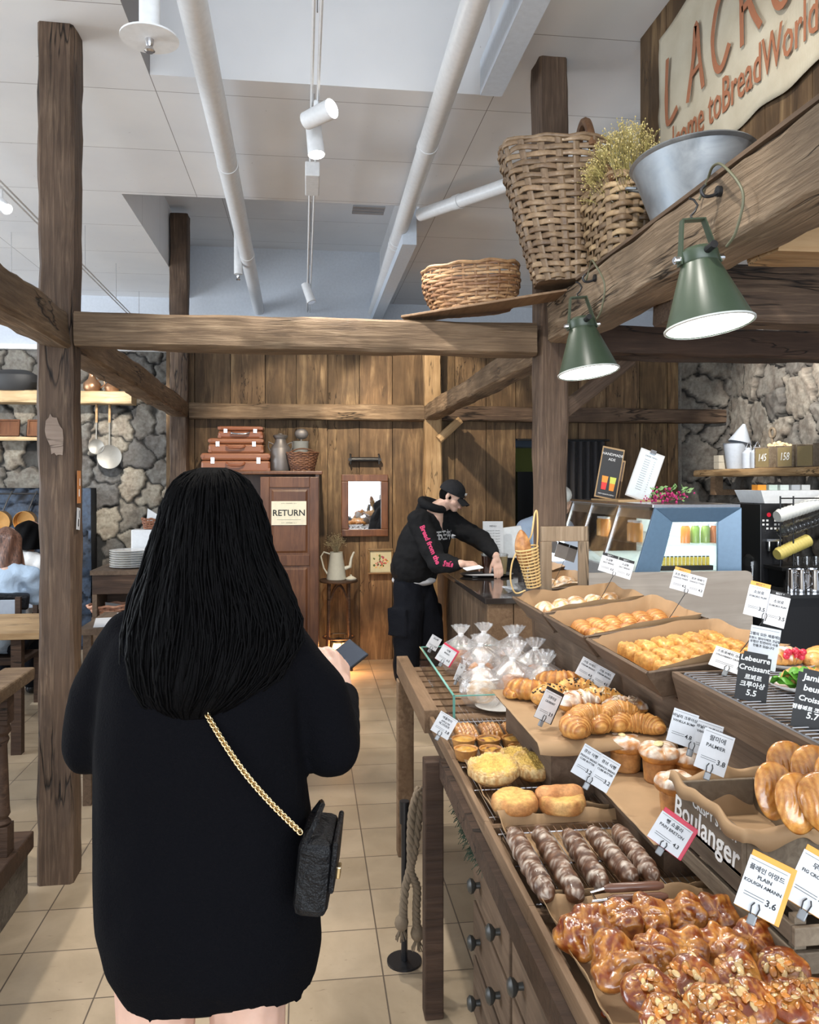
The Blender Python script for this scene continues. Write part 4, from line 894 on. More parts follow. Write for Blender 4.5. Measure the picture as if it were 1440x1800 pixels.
# ================================================ THINGS ON AND UNDER THE TIMBERS
random.seed(21)
def cr(P, k=6):
    P = [Vector(p) for p in P]; out = []; n = len(P)
    for i in range(n-1):
        a, b, c, d = P[max(0, i-1)], P[i], P[i+1], P[min(n-1, i+2)]
        for j in range(k):
            t = j/k; out.append(.5*((2*b)+(c-a)*t+(2*a-5*b+4*c-d)*t*t+(3*b-a-3*c+d)*t**3))
    return out+[P[-1]]
GREENP = plain('green_enamel', (.036, .054, .034), .36); BULB = emit('bulb_glow', (1, .98, .94), 9)
def pendant(Y, label, cordlab, seed):
    R = .109; z = 2.045; X = 1.022
    r = thing('pendant_lamp', label, 'pendant lamp', (X, Y, z), (-.12, -.10, 0))
    m = MB(); m.lathe([(R, 0), (R*1.0, .004), (.048, .165), (.050, .168), (.050, .195), (.040, .205), (.012, .205)], n=48, cap=False); m.lathe([(.012, .203), (.042, .160), (R-.004, .004), (R, 0)], n=48, cap=False)
    sh = m.build('lamp_shade', GREENP, r, smooth=True)
    m = MB(); m.lathe([(R-.001, -.002), (R+.004, 0), (R+.004, .004), (R-.002, .004)], n=48, cap=False); m.build('rim', plain('rim_grey', (.5, .52, .5), .3), sh, smooth=True)
    m = MB(); m.lathe([(0, .002), (R-.003, .002), (R-.003, .004), (0, .004)], n=40, cap=False); m.build('diffuser', BULB, sh)
    for s in (-1, 1):
        m = MB(); m.hexa([(s*.054-.002, -.013, .165), (s*.054+.002, -.013, .165), (s*.054+.002, .013, .165), (s*.054-.002, .013, .165), (s*.030-.002, -.011, .285), (s*.030+.002, -.011, .285), (s*.030+.002, .011, .285), (s*.030-.002, .011, .285)]); m.build('bracket_arm', GREENP, r)
        m = MB(); m.cyl((s*.048, 0, .180), (s*.066, 0, .180), .010, n=12); m.cyl((s*.066, 0, .180), (s*.070, 0, .180), .006, n=8); m.build('wing_bolt', STEEL, r)
    m = MB(); m.bx((-.032, -.011, .283), (.032, .011, .287)); m.build('bracket_top', GREENP, r)
    m = MB(); m.cyl((.0, -.045, .185), (.0, -.085, .185), .010, n=12); m.build('cable_gland', DSTEEL, r)
    m = MB(); m.tube([(0, 0, .287), (0, .006, .30), (.012, .004, .31), (.020, 0, .325), (.012, 0, .34), (.0, 0, .345)], .003, 8); m.build('hook', DSTEEL, r, smooth=True)
    l = bpy.data.lights.new('pendant_light', 'SPOT'); l.energy = 11; l.spot_size = math.radians(125); l.spot_blend = .5; l.shadow_soft_size = .08; l.color = (1, .95, .86)
    o = bpy.data.objects.new('pendant_light', l); COL.objects.link(o); o.location = (X, Y, z-.02); o.rotation_euler = (0, 0, 0)
    k = thing('wall_hook', 'black iron hook on the beam side '+cordlab, 'hook')
    m = MB(); m.cyl((1.055, Y, 2.392), (1.042, Y, 2.392), .014, n=12); m.tube(cr([(1.05, Y, 2.392), (1.03, Y, 2.38), (1.008, Y, 2.378), (1.0, Y, 2.392), (1.01, Y, 2.405)]), .0045, 8); m.build('iron_hook', DSTEEL, k, smooth=True)
    c = MB(); pts = cr([(X, Y-.085, 2.225), (X+.0, Y-.13, 2.25), (X+.0, Y-.16, 2.33), (X-.01, Y-.09, 2.42), (X+.01, Y+.0, 2.455), (X+.025, Y+.06, 2.44), (1.04, Y+.09, 2.40)], 8)
    c.tube(pts, .0035, 8); o = c.build('lamp_cable', plain('cable_olive', (.10, .10, .06), .5), smooth='all'); tag(o, 'loose olive cable looping down to the green lamp '+cordlab, 'cable')
pendant(1.955, 'large green conical pendant lamp nearest the camera', 'nearest the camera', 1)
pendant(2.85, 'smaller-looking green conical pendant lamp by the front right post', 'by the front right post', 2)

# ---- woven baskets: real strands around real stakes
BSK = baked('willow', .6, .1, .5, 50)
def basket(name, label, loc, rz, prof, hgt, rows, stakes, sx=1.0, sy=1.0, sq=4, c1=(.23, .145, .08), c2=(.36, .25, .15), th=.004, amp=.005, lean=0, wob=.006, fill=.92, cat='basket', handle=None, stk=.010, rimr=.008, tilt=(0, 0)):
    r = thing(name, label, cat, loc, (tilt[0], tilt[1], rz))
    def P(t, a, off):
        R = prof(t)+off; ca, sa = math.cos(a), math.sin(a); k = (abs(ca)**sq+abs(sa)**sq)**(-1/sq)
        return Vector((R*ca*k*sx+lean*t, R*sa*k*sy, hgt*t))
    m = MB(); rh = hgt/rows
    for i in range(rows):
        t0 = (i+.5)/rows; sh = random.uniform(-.4, .4); base = lc(c1, c2, random.random()); n = stakes*3; vs = []; cs = []
        for j in range(n):
            a = 2*math.pi*j/n; ph = math.cos(math.pi*(j/3)+math.pi*(i % 2)); wv = noise.noise(Vector((math.cos(a)*2, math.sin(a)*2, i*1.7)))*wob
            tt = t0+wv/hgt+.15*sh/rows; hh = rh*fill/2*(1+.25*noise.noise(Vector((j*.9, i*3.1, 0))))
            o = ph*amp
            for (dz, do) in ((-hh, 0), (-hh*.6, th*.6), (hh*.6, th*.6), (hh, 0), (hh*.6, -th*.4), (-hh*.6, -th*.4)):
                vs.append(P(tt, a, o+do)+Vector((0, 0, dz))); k = noise.noise(Vector((a*3, i*2.3, 1)))*.6; cs.append(lc(base, c2 if k > 0 else c1, abs(k)*1.3))
        fs = [(j*6+q, j*6+(q+1) % 6, ((j+1) % n)*6+(q+1) % 6, ((j+1) % n)*6+q) for j in range(n) for q in range(6)]
        m.add(vs, fs, cs)
    m.build('weave', BSK, r, smooth='all')
    m = MB(); m.col = lc(c1, c2, .3)
    for j in range(stakes):
        a = 2*math.pi*j/stakes; m.tube([P(t, a, 0) for t in (0, .25, .5, .75, 1)], stk, 6, flat=.3, up=(math.cos(a), math.sin(a), 0))
    m.build('stakes', BSK, r)
    m = MB(); m.col = lc(c1, c2, .55); n = 60
    pts = [P(1, 2*math.pi*j/n, .003*math.sin(j*2.1))+Vector((0, 0, .004*math.sin(j*1.05))) for j in range(n)]; m.tube(pts, rimr, 8, closed=True); m.build('rim', BSK, r, smooth=True)
    m = MB(); m.col = c1; bp = [P(0, 2*math.pi*j/32, 0) for j in range(32)]; m.add([tuple(p) for p in bp]+[tuple(p+Vector((0, 0, .008))) for p in bp], [tuple(range(31, -1, -1)), tuple(range(32, 64))]+[(j, (j+1) % 32, (j+1) % 32+32, j+32) for j in range(32)]); m.build('base', BSK, r)
    if handle:
        for (a0, a1, hh, rr) in handle:
            p0, p1 = P(.92, a0, 0), P(.92, a1, 0); m = MB(); m.col = lc(c1, (.16, .07, .03), .6); pts = []
            for i in range(17): t = i/16; q = p0.lerp(p1, t); q.z += hh*math.sin(math.pi*t)**.7; pts.append(q)
            m.tube(pts, rr, 8); m.build('handle', BSK, r, smooth=True)
    return r
W1, W2 = (.13, .085, .05), (.30, .215, .135)
# plank and the flat basket
pa = Vector((.42, 3.47, 2.352)); m = MB()
m.hexa([(.40, 3.455, 2.352), (1.22, 3.08, 2.436), (1.26, 3.24, 2.436), (.46, 3.60, 2.352), (.40, 3.455, 2.362), (1.22, 3.08, 2.446), (1.26, 3.24, 2.446), (.46, 3.60, 2.362)])
tag(m.build('plank', W_TRAY, bevel=.002), 'thin sloping plank resting on the crossbeam under the flat basket', 'plank')
basket('woven_basket', 'wide shallow oval basket on the plank above the crossbeam', (.725, 3.50, 2.395), -.25, lambda t: .165+.045*math.sin(min(1, t*1.15)*math.pi*.62), .185, 13, 26, 1.02, .66, 2.4, (.15, .065, .025), (.42, .27, .14), .003, .004, tilt=(0, -.06), stk=.006)
basket('woven_basket', 'tall wide-mouthed square willow basket leaning against the dark upright', (1.05, 3.20, 2.452), -.20, lambda t: .118+.100*t**.85, .54, 21, 20, 1, .80, 3.6, W1, W2, .005, .007, lean=-.05, handle=[(-1.0, 1.1, .16, .018)], stk=.014)
basket('woven_basket', 'low square basket with dried flowers in it, beside the zinc tub', (1.195, 2.905, 2.449), .0, lambda t: .112+.028*t, .29, 12, 20, 1, 1.35, 4.5, W1, (.40, .29, .17), .005, .006, handle=[(2.3, 3.9, .10, .013)], stk=.012)
# dried flowers
r = thing('dried_flowers', 'bunch of tiny dried straw-yellow blossoms in the low square basket', 'flowers', (1.17, 2.80, 2.66))
ms = MB(); mb_ = MB(); ms.col = (.32, .28, .10)
for i in range(230):
    a = random.uniform(0, 6.28); q = random.random()**.5; top = Vector((math.cos(a)*.15*q-.02, math.sin(a)*.16*q, .08+.18*(1-q*q)+random.uniform(-.05, .03)))
    p0 = Vector((random.uniform(-.03, .03), random.uniform(-.03, .03), -.05)); mid = p0.lerp(top, .6)+Vector((random.uniform(-.02, .02),)*3); ms.tube([p0, mid, top], .0009, 4)
    for k in range(7):
        e = top+Vector((random.gauss(0, .014), random.gauss(0, .014), random.gauss(0, .014))); ms.tube([mid.lerp(top, .6), e], .0005, 3); mb_.col = random.choice([(.62, .52, .22), (.74, .66, .36), (.50, .44, .16)]); mb_.ball(e, random.uniform(.0022, .0038), 5)
ms.build('stems', SOFT, r); o = mb_.build('blossoms', SOFT, r); o['kind'] = 'stuff'
# zinc tub
t = NT('zinc'); v = t.coord(); n1 = t.noise(v, 9, 5, .6, .6); t.set(Base_Color=t.ramp(n1, [(.3, (.20, .225, .25)), (.7, (.40, .43, .46))]), Metallic=.75, Roughness=t.ramp(n1, [(.3, (.38,)*3), (.7, (.6,)*3)])); t.bump(n1, .1, .004); ZINC = t.m
r = thing('zinc_tub', 'large oval galvanized zinc tub on the heavy beam below the cloth sign', 'tub', (1.205, 2.42, 2.448), 0)
m = MB(); prof = [(.108, 0), (.112, .004), (.116, .022), (.113, .028), (.172, .200), (.177, .203), (.182, .208), (.177, .214), (.170, .211), (.110, .03), (.104, .012), (0, .010)]
m.lathe(prof, n=64, sx=1.0, sy=1.28); m.build('body', ZINC, r, smooth=True)
m = MB(); m.tube(cr([(-.10, .19, .19), (-.12, .22, .20), (-.11, .245, .205), (-.06, .25, .20), (-.04, .22, .19)]), .005, 8); m.build('handle', ZINC, r, smooth=True)
MB().bx((1.045, .7, 2.435), (1.36, 3.06, 2.447)).build('shelf_plank', W_TRAYD)
tag(bpy.data.objects['shelf_plank'], 'thin plank on the heavy beam under the zinc tub and low basket', 'plank')
# ---- sign board wall and the cloth sign
m = MB(); y = 3.27
while y > .9:
    g = random.uniform(.6, 1.0); m.col = (g, g*.93, g*.86); wd = random.uniform(.2, .28); m.bx((1.40, y-wd+.004, 2.44), (1.43, y, 3.52)); y -= wd
m.col = (.5, .45, .4); m.bx((1.43, .9, 2.44), (1.46, 3.27, 3.52)); struct(m.build('wall_sign_boards', W_PLANKV))
t = NT('burlap'); v = t.coord(); wx = t.n('ShaderNodeTexWave', wave_type='BANDS', bands_direction='Y'); wx.inputs['Scale'].default_value = 95; wy = t.n('ShaderNodeTexWave', wave_type='BANDS', bands_direction='Z'); wy.inputs['Scale'].default_value = 95
for q_ in (wx, wy): t.l(v, q_.inputs[0]); q_.inputs['Distortion'].default_value = 1.5
h = t.mix(1, wx.outputs[0], wy.outputs[0], 'MULTIPLY'); n1 = t.noise(v, 7, 4)
t.set(Base_Color=t.mix(.35, t.ramp(n1, [(.3, (.60, .52, .38)), (.7, (.74, .67, .52))]), h, 'MULTIPLY'), Roughness=.9); t.bump(h, .5, .003); BUR = t.m
sg = thing('cloth_sign', 'frayed burlap sign with rust-brown painted lettering on the plank wall', 'sign')
Y0, Y1, Z0, Z1 = 3.06, 1.0, 2.795, 3.40
tw = random.Random(3)
def fn(u, v):
    y = lerp(Y0, Y1, u)+(.014*noise.noise(Vector((v*9, 2, 5))) if u < .02 else 0); zt = Z1+.06*math.sin(u*3.0)+.02*noise.noise(Vector((u*11, 1, 1))); zb_ = Z0+.014*noise.noise(Vector((u*13, 5, 1)))-.0*u
    z = lerp(zb_, zt, v); x = 1.388-.008*noise.noise(Vector((u*8, v*4, 2))); return (x, y, z), (1, 1, 1)
m = MB(); m.surf(fn, 90, 30); m.build('cloth', BUR, sg, smooth='all', solid=.0015)
PAINT = plain('rust_paint', (.30, .115, .055), .8, bump=.3, scale=60)
# hand painted capitals as brush strokes
GL_ = {'L': [[(.08, 1), (.02, .45), (.10, 0), (.62, .10)]], 'A': [[(0, 0), (.28, .55), (.42, 1), (.58, .5), (.75, 0)], [(.14, .33), (.66, .38)]],
       'C': [[(.72, .86), (.5, 1), (.2, .86), (.03, .5), (.15, .12), (.42, 0), (.75, .22)]], 'R': [[(.10, 0), (.08, .5), (.06, 1), (.45, 1.02), (.66, .80), (.45, .52), (.10, .46)], [(.36, .5), (.55, .25), (.80, .02)]],
       'O': [[(.38, 1), (.10, .80), (.02, .45), (.15, .10), (.42, 0), (.68, .2), (.74, .6), (.60, .92), (.38, 1)]], 'U': [[(.05, 1), (.04, .4), (.22, .04), (.5, .03), (.68, .4), (.72, 1)]], 'T': [[(0, .95), (.75, 1)], [(.38, .98), (.36, .5), (.40, 0)]], 'E': [[(.65, 1), (.05, .97), (.06, .5), (.08, 0), (.7, .03)], [(.06, .5), (.5, .53)]]}
def stroke(M_, pts, w, par, nm='lettering'):
    P_ = []; n = len(pts)
    for i in range(n-1):
        p0 = pts[max(0, i-1)]; p1 = pts[i]; p2 = pts[i+1]; p3 = pts[min(n-1, i+2)]
        for k in range(6):
            t_ = k/6; P_.append(tuple(.5*((2*p1[a])+(-p0[a]+p2[a])*t_+(2*p0[a]-5*p1[a]+4*p2[a]-p3[a])*t_**2+(-p0[a]+3*p1[a]-3*p2[a]+p3[a])*t_**3) for a in (0, 1)))
    P_.append(pts[-1]); vs = []
    for i, p in enumerate(P_):
        a = P_[max(0, i-1)]; b = P_[min(len(P_)-1, i+1)]; d = Vector((b[0]-a[0], b[1]-a[1])); d.normalize(); nx, ny = -d.y, d.x; ww = w*(1+.35*noise.noise(Vector((p[0]*14, p[1]*14, w*99))))/2
        for s in (-1, 1):
            for z in (0, .002): vs.append((p[0]+nx*ww*s, p[1]+ny*ww*s, z))
    k = len(P_); fs = []
    for i in range(k-1):
        a = i*4; b = a+4; fs += [(a, a+2, b+2, b), (a+1, b+1, b+3, a+3), (a, b, b+1, a+1), (a+2, a+3, b+3, b+2)]
    fs += [(0, 1, 3, 2), (4*k-4, 4*k-2, 4*k-1, 4*k-3)]
    m = MB(M_); m.add(vs, fs); return m.build(nm, PAINT, par)
MS = frame((0, -1, 0), (-1, 0, 0), (1.378, 2.975, 3.025)); x = 0
for i, ch in enumerate('LACROUTE'):
    wd, hh = .155, .25
    for si, st_ in enumerate(GL_[ch]): stroke(MS @ Matrix.Translation((0, 0, .0006*si)), [(x+p[0]*wd, .004*i+p[1]*hh) for p in st_], .022, sg)
    x += wd*.86+.045
text('welcome toBreadWorld', .155, PAINT, sg, frame((0, -1, 0), (-1, 0, 0), (1.379, 3.05, 2.93)) @ Matrix.Diagonal((.66, 1.10, 1, 1)), 'LEFT', extrude=.0008, offset=.0008)

# ================================================ BACK WALL
r = thing('wardrobe', 'mahogany panelled wardrobe with a RETURN notice, standing by the plank wall', 'wardrobe', (0, 0, 0))
wy0, wy1 = 6.88, 7.40; L_ = at(355, 1000, Y=wy0).x; R_ = at(561, 1000, Y=wy0).x; zt = at(500, 834, Y=wy0).z; D_ = at(458, 1000, Y=wy0).x
MB().bx((L_, wy0, 0), (L_+.03, wy1, zt)).build('side_panel', W_CAB, r); MB().bx((R_-.03, wy0, 0), (R_, wy1, zt)).build('side_panel', W_CAB, r); MB().bx((L_, wy1-.02, .05), (R_, wy1, zt)).build('back_panel', W_CAB, r)
MB().bx((L_-.03, wy0-.04, zt), (R_+.03, wy1, zt+.03)).build('cornice', W_CAB, r, bevel=.006)
MB().bx((L_, wy0, .02), (R_, wy1-.02, .10)).build('plinth', W_CAB, r)
for i, z in enumerate((.6, 1.1)): MB().bx((L_+.03, wy0+.03, z), (R_-.03, wy1-.02, z+.02)).build('shelf', plain('pale_blue_shelf', (.45, .55, .70), .5), r)
dr = MB(); dx = (D_, R_-.004); y = wy0-.025
def panel_door(x0, x1, z0, z1, y, rows, par):
    d = MB(); s = .075
    d.bx((x0, y, z0), (x0+s, y+.025, z1)); d.bx((x1-s, y, z0), (x1, y+.025, z1)); zz = [z0]+rows+[z1]
    for z in zz: a, b = max(z0, z-.045), min(z1, z+.045); a = z0 if z == z0 else (z1-.09 if z == z1 else a); b = z0+.09 if z == z0 else b; d.bx((x0+s, y, a), (x1-s, y+.025, b))
    o = d.build('door', W_CAB, par, bevel=.004); q_ = MB()
    for a, b in zip(zz, zz[1:]):
        a2, b2 = a+(.09 if a == z0 else .045), b-(.09 if b == z1 else .045); q_.bx((x0+s-.005, y+.010, a2-.005), (x1-s+.005, y+.018, b2+.005)); q_.hexa([(x0+s+.035, y+.004, a2+.035), (x1-s-.035, y+.004, a2+.035), (x1-s-.012, y+.012, a2+.012), (x0+s+.012, y+.012, a2+.012), (x0+s+.035, y+.004, b2-.035), (x1-s-.035, y+.004, b2-.035), (x1-s-.012, y+.012, b2-.012), (x0+s+.012, y+.012, b2-.012)])
    q_.build('door_panel', W_CAB, o, bevel=.002); return o
panel_door(D_, R_-.004, .12, zt-.02, y, [at(500, 985, Y=wy0).z], r)
c = at(508, 902, Y=y-.004); nt = thing('notice', 'cream RETURN notice taped to the wardrobe door', 'notice', (c.x, y-.003, c.z)); MB().bx((-.145, -.001, -.10), (.145, .001, .10)).build('paper', plain('cream_paper', (.74, .70, .56), .8), nt)
MN = frame((1, 0, 0), (0, -1, 0), (0, -.002, 0)); text('RETURN', .072, INK, nt, MN, offset=.0012)
for i, dz in enumerate((.082, -.082)): text('A. M. 3   NEWSPAPER   No. 6', .010, INK, nt, frame((1, 0, 0), (0, -1, 0), (0, -.002, dz)))
MB().box((0, -.002, -.055), (.2, .001, .0015)).build('rule', INK, nt)
# suitcases
LEA = plain('tan_leather', (.25, .095, .045), .42, bump=.25, scale=120); LEA2 = plain('brown_leather', (.22, .075, .035), .38, bump=.25, scale=120)
def suitcase(px0, px1, py0, py1, mat, label, hand='strap'):
    a = at(px0, py1, Y=7.0); b = at(px1, py0, Y=7.0); W = b.x-a.x; Hh = b.z-a.z
    r = thing('suitcase', label, 'suitcase', ((a.x+b.x)/2, 7.0, a.z)); y0 = 0
    m = MB(); m.bx((-W/2, 0, .002), (W/2, .30, Hh*.60)); bo = m.build('body', mat, r, bevel=.018); m = MB(); m.bx((-W/2, 0, Hh*.62), (W/2, .30, Hh-.002)); m.build('lid', mat, r, bevel=.018)
    for s in (-1, 1):
        m = MB(); m.bx((s*W*.33-.015, -.006, Hh*.46), (s*W*.33+.015, .002, Hh*.76)); m.cyl((s*W*.33, -.012, Hh*.6), (s*W*.33, -.004, Hh*.6), .008, n=10); m.build('lock', STEEL, bo)
        for t_ in (0, 1): MB().box((s*(W/2-.014), -.001, Hh*(.16+.66*t_)), (.03, .006, .024)).build('corner', mat, bo, bevel=.002)
    m = MB(); m.tube([(-.075, -.002, Hh*.5), (-.07, -.026, Hh*.42), (-.04, -.034, Hh*.36), (.04, -.034, Hh*.36), (.07, -.026, Hh*.42), (.075, -.002, Hh*.5)], .009, 10); m.build('handle', LEA2 if hand == 'strap' else STEEL, r, smooth=True)
    return r
suitcase(353, 475, 796, 831, LEA, 'largest tan leather suitcase at the bottom of the stack on the wardrobe')
suitcase(366, 463, 770, 797, LEA, 'tan leather suitcase in the middle of the stack on the wardrobe')
suitcase(383, 462, 749, 771, LEA2, 'small brown suitcase topmost of the stack on the wardrobe', 'metal')
# milk can, bucket with scoop, small basket
zt2 = zt+.032; p = at(493, 830, Y=7.08); r = thing('milk_can', 'old dented metal milk can between the suitcases and the small basket', 'milk can', (p.x, 7.10, zt2))
CAN = plain('dull_tin', (.20, .185, .18), .5, .6)
m = MB(); m.lathe([(0, 0), (.085, 0), (.088, .01), (.088, .19), (.080, .205), (.048, .25), (.046, .275), (.062, .295), (.062, .30)], n=36); m.build('body', CAN, r, smooth=True); m = MB(); m.lathe([(.063, .298), (.066, .305), (.045, .315), (.020, .318), (.016, .325), (0, .328)], n=30); m.build('lid', CAN, r, smooth=True)
for s in (-1, 1): m = MB(); m.tube([(s*.06, -.02, .23), (s*.10, -.02, .25), (s*.105, -.02, .21), (s*.087, -.02, .17)], .006, 8); m.build('handle', CAN, r, smooth=True)
p = at(526, 800, Y=7.2); r = thing('enamel_bucket', 'pale bucket holding a metal scoop behind the small basket on the wardrobe', 'bucket', (p.x+.01, 7.24, zt2))
m = MB(); m.lathe([(0, 0), (.06, 0), (.075, .26), (.079, .265), (.072, .262), (.056, .01)], n=28); m.build('body', plain('pale_enamel', (.36, .37, .36), .4), r, smooth=True); 
m = MB(); m.tube([(0, 0, .2), (.01, 0, .30)], .01, 8); m.ball((.01, 0, .33), .062, 16, (1, .45, .8)); m.build('scoop', CAN, r, smooth='all')
basket('woven_basket', 'small dark wicker basket at the right end of the wardrobe top', (at(532, 830, Y=7.0).x, 7.02, zt2), 0, lambda t: .088+.035*t, .155, 12, 26, 1.1, .8, 2.2, (.085, .03, .015), (.22, .10, .05), .003, .004, handle=[(.2, 2.9, .05, .006)], stk=.005, rimr=.006)
# mirror on the wall
def framed(name, label, cat, px0, px1, py0, py1, w_, mat, inner, y=7.40, d=.03):
    a = at(px0, py1, Y=y); b = at(px1, py0, Y=y); r = thing(name, label, cat, ((a.x+b.x)/2, y, (a.z+b.z)/2)); W = (b.x-a.x)/2; Hh = (b.z-a.z)/2
    f = MB()
    for (x0, x1, z0, z1) in ((-W, W, Hh-w_, Hh), (-W, W, -Hh, -Hh+w_), (-W, -W+w_, -Hh+w_, Hh-w_), (W-w_, W, -Hh+w_, Hh-w_)): f.bx((x0, -d, z0), (x1, 0, z1))
    f.build('frame', mat, r, bevel=.006); MB().bx((-W+w_-.002, -.012, -Hh+w_-.002), (W-w_+.002, -.006, Hh-w_+.002)).build(inner[0], inner[1], r); return r, W-w_, Hh-w_
t = NT('mirror_silver'); t.set(Base_Color=(.86, .88, .9), Metallic=1.0, Roughness=.02); MIR = t.m
framed('wall_mirror', 'brown wood framed mirror hanging on the plank wall', 'mirror', 600, 682, 834, 943, .065, W_CAB, ('glass', MIR))
r, W, Hh = framed('embroidery_picture', 'small framed flower embroidery below the wall mirror', 'picture', 647, 691, 964, 1009, .018, plain('gilt_frame', (.17, .10, .04), .4), ('canvas', plain('linen', (.46, .42, .28), .9)))
for i in range(34):
    a = random.uniform(0, 6.28); q_ = random.random()**.6; m = MB(); m.ball((math.cos(a)*W*.72*q_, -.0135, math.sin(a)*Hh*.72*q_), random.uniform(.006, .012), 8, (1, .12, 1)); m.build('stitched_flower', plain('thread%d' % i, random.choice([(.45, .10, .08), (.10, .13, .04), (.55, .35, .15), (.30, .06, .08), (.07, .09, .03)]), .9), r)
a = at(641, 808, Y=7.40); r = thing('iron_coat_rack', 'small dark iron bracket on the wall above the mirror', 'bracket', (a.x, 7.41, a.z)); m = MB(); m.bx((-.15, -.06, -.012), (.15, -.03, .012)); m.cyl((-.12, -.045, 0), (.12, -.045, 0), .022, n=12); m.build('bar', DSTEEL, r)
for s in (-1, 1): m = MB(); m.tube([(s*.13, 0, .05), (s*.13, -.05, .04), (s*.13, -.05, -.04), (s*.13, 0, -.03)], .008, 8); m.build('bracket', DSTEEL, r)
# plant stand with enamel jug and lantern
c = at(596, 1020, Y=7.05); f = at(596, 1165, Y=7.05); r = thing('plant_stand', 'dark bentwood stand by the wardrobe carrying the white enamel jug', 'stand', (c.x, 7.12, 0)); zt3 = c.z
m = MB(); m.lathe([(0, 0), (.165, 0), (.17, .01), (.165, .022), (0, .022)], n=36); o = m.build('top', W_DARK, r, smooth=True); o.location = (0, 0, zt3-.022)
for i in range(4):
    a = math.pi/4+i*math.pi/2; m = MB(); m.tube([(math.cos(a)*.12, math.sin(a)*.12, zt3-.022), (math.cos(a)*.125, math.sin(a)*.125, zt3*.5), (math.cos(a)*.15, math.sin(a)*.15, 0)], .014, 8); m.build('leg', W_DARK, r, smooth=True)
    b = a+math.pi/2; m = MB(); pts = [Vector((lerp(math.cos(a), math.cos(b), t_)*.118, lerp(math.sin(a), math.sin(b), t_)*.118, zt3-.2+.15*math.sin(math.pi*t_))) for t_ in [k/10 for k in range(11)]]; m.tube(pts, .008, 8); m.build('arch', W_DARK, r, smooth=True)
m = MB(); m.tube([(math.cos(a)*.135, math.sin(a)*.135, .28) for a in [k*2*math.pi/24 for k in range(24)]], .009, 8, closed=True); m.build('ring', W_DARK, r, smooth=True)
ENA = plain('cream_enamel', (.66, .64, .54), .25)
r = thing('enamel_jug', 'cream enamel coffee pot with dried flowers on the bentwood stand', 'jug', (c.x-.02, 7.12, zt3+.001))
m = MB(); m.lathe([(0, 0), (.085, 0), (.088, .008), (.055, .235), (.058, .24), (.052, .238), (.05, .1)], n=32); m.build('body', ENA, r, smooth=True)
m = MB(); m.tube([(.06, 0, .09), (.12, 0, .11), (.13, 0, .18), (.15, 0, .23), (.16, 0, .235)], [.02, .016, .011, .009, .011], 10); m.build('spout', ENA, r, smooth=True); m = MB(); m.tube([(-.05, 0, .22), (-.11, 0, .24), (-.135, 0, .20), (-.11, 0, .10), (-.075, 0, .04)], .007, 8); m.build('handle', ENA, r, smooth=True)
m = MB(); m.col = (.30, .25, .15)
for i in range(70):
    a = random.uniform(0, 6.28); q_ = random.random()**.5; e = Vector((math.cos(a)*.10*q_-.01, math.sin(a)*.08*q_, .30+.10*(1-q_)+random.uniform(-.02, .03))); m.tube([(0, 0, .2), e*.6+Vector((0, 0, .12)), e], .0013, 3)
    for k in range(4): m.ball(e+Vector([random.gauss(0, .012) for _ in range(3)]), .004, 5)
m.build('dried_stems', SOFT, r)
p = at(616, 1016, Y=7.06); m = MB(); m.lathe([(0, 0), (.045, 0), (.05, .012), (.02, .03), (.008, .034), (.01, .042), (0, .046)], n=24); o = m.build('jug_lid', ENA, smooth=True); tag(o, 'loose cream enamel lid lying beside the jug on the stand', 'lid'); o.location = (c.x+.105, 7.07, zt3+.001)
r = thing('oil_lantern', 'glowing lantern with a round wire cage on the floor inside the bentwood stand', 'lantern', (c.x, 7.10, 0))
m = MB(); m.lathe([(0, 0), (.085, 0), (.09, .03), (.06, .05)], n=24); m.build('base', DSTEEL, r, smooth=True); m = MB(); m.lathe([(.05, .05), (.07, .10), (.07, .17), (.045, .23)], n=24, cap=False); m.build('glass_globe', emit('flame_glass', (1, .55, .18), 5), r, smooth=True); m = MB(); m.lathe([(.045, .23), (.055, .24), (.03, .27), (0, .275)], n=20); m.build('cap', DSTEEL, r, smooth=True)
for k in range(4): a = k*math.pi/2+.4; m = MB(); m.tube([(math.cos(a)*.06, math.sin(a)*.06, .04), (math.cos(a)*.088, math.sin(a)*.088, .13), (math.cos(a)*.05, math.sin(a)*.05, .24)], .005, 6); m.build('cage_wire', DSTEEL, r, smooth=True)
m = MB(); m.tube([(-.06, 0, .22), (-.05, 0, .31), (.05, 0, .31), (.06, 0, .22)], .004, 6); m.build('handle', DSTEEL, r)
l = bpy.data.lights.new('lantern_light', 'POINT'); l.energy = 7; l.color = (1, .5, .18); l.shadow_soft_size = .04; o = bpy.data.objects.new('lantern_light', l); COL.objects.link(o); o.location = (c.x, 6.99, .2)
# sandals-like iron shoe last on the floor left out; curtain at the doorway
m = MB(); a = at(1004, 780, Y=7.36); b = at(1064, 780, Y=7.36); zt_ = at(1030, 776, Y=7.36).z
m.surf(lambda u, v: ((lerp(a.x-.1, b.x, u), 7.36+.022*math.sin(u*38), lerp(.03, zt_, v)), (1, 1, 1)), 90, 4); tag(m.build('curtain', plain('black_curtain', (.035, .033, .036), .9), smooth='all', solid=.003), 'dark pleated curtain hanging over the doorway in the plank wall', 'curtain')
m = MB(); m.cyl((DX0, 7.36, zt_+.012), (b.x+.04, 7.36, zt_+.012), .010, n=10); tag(m.build('curtain_rod', DSTEEL), 'thin black rod across the doorway holding the dark curtain', 'curtain rod')

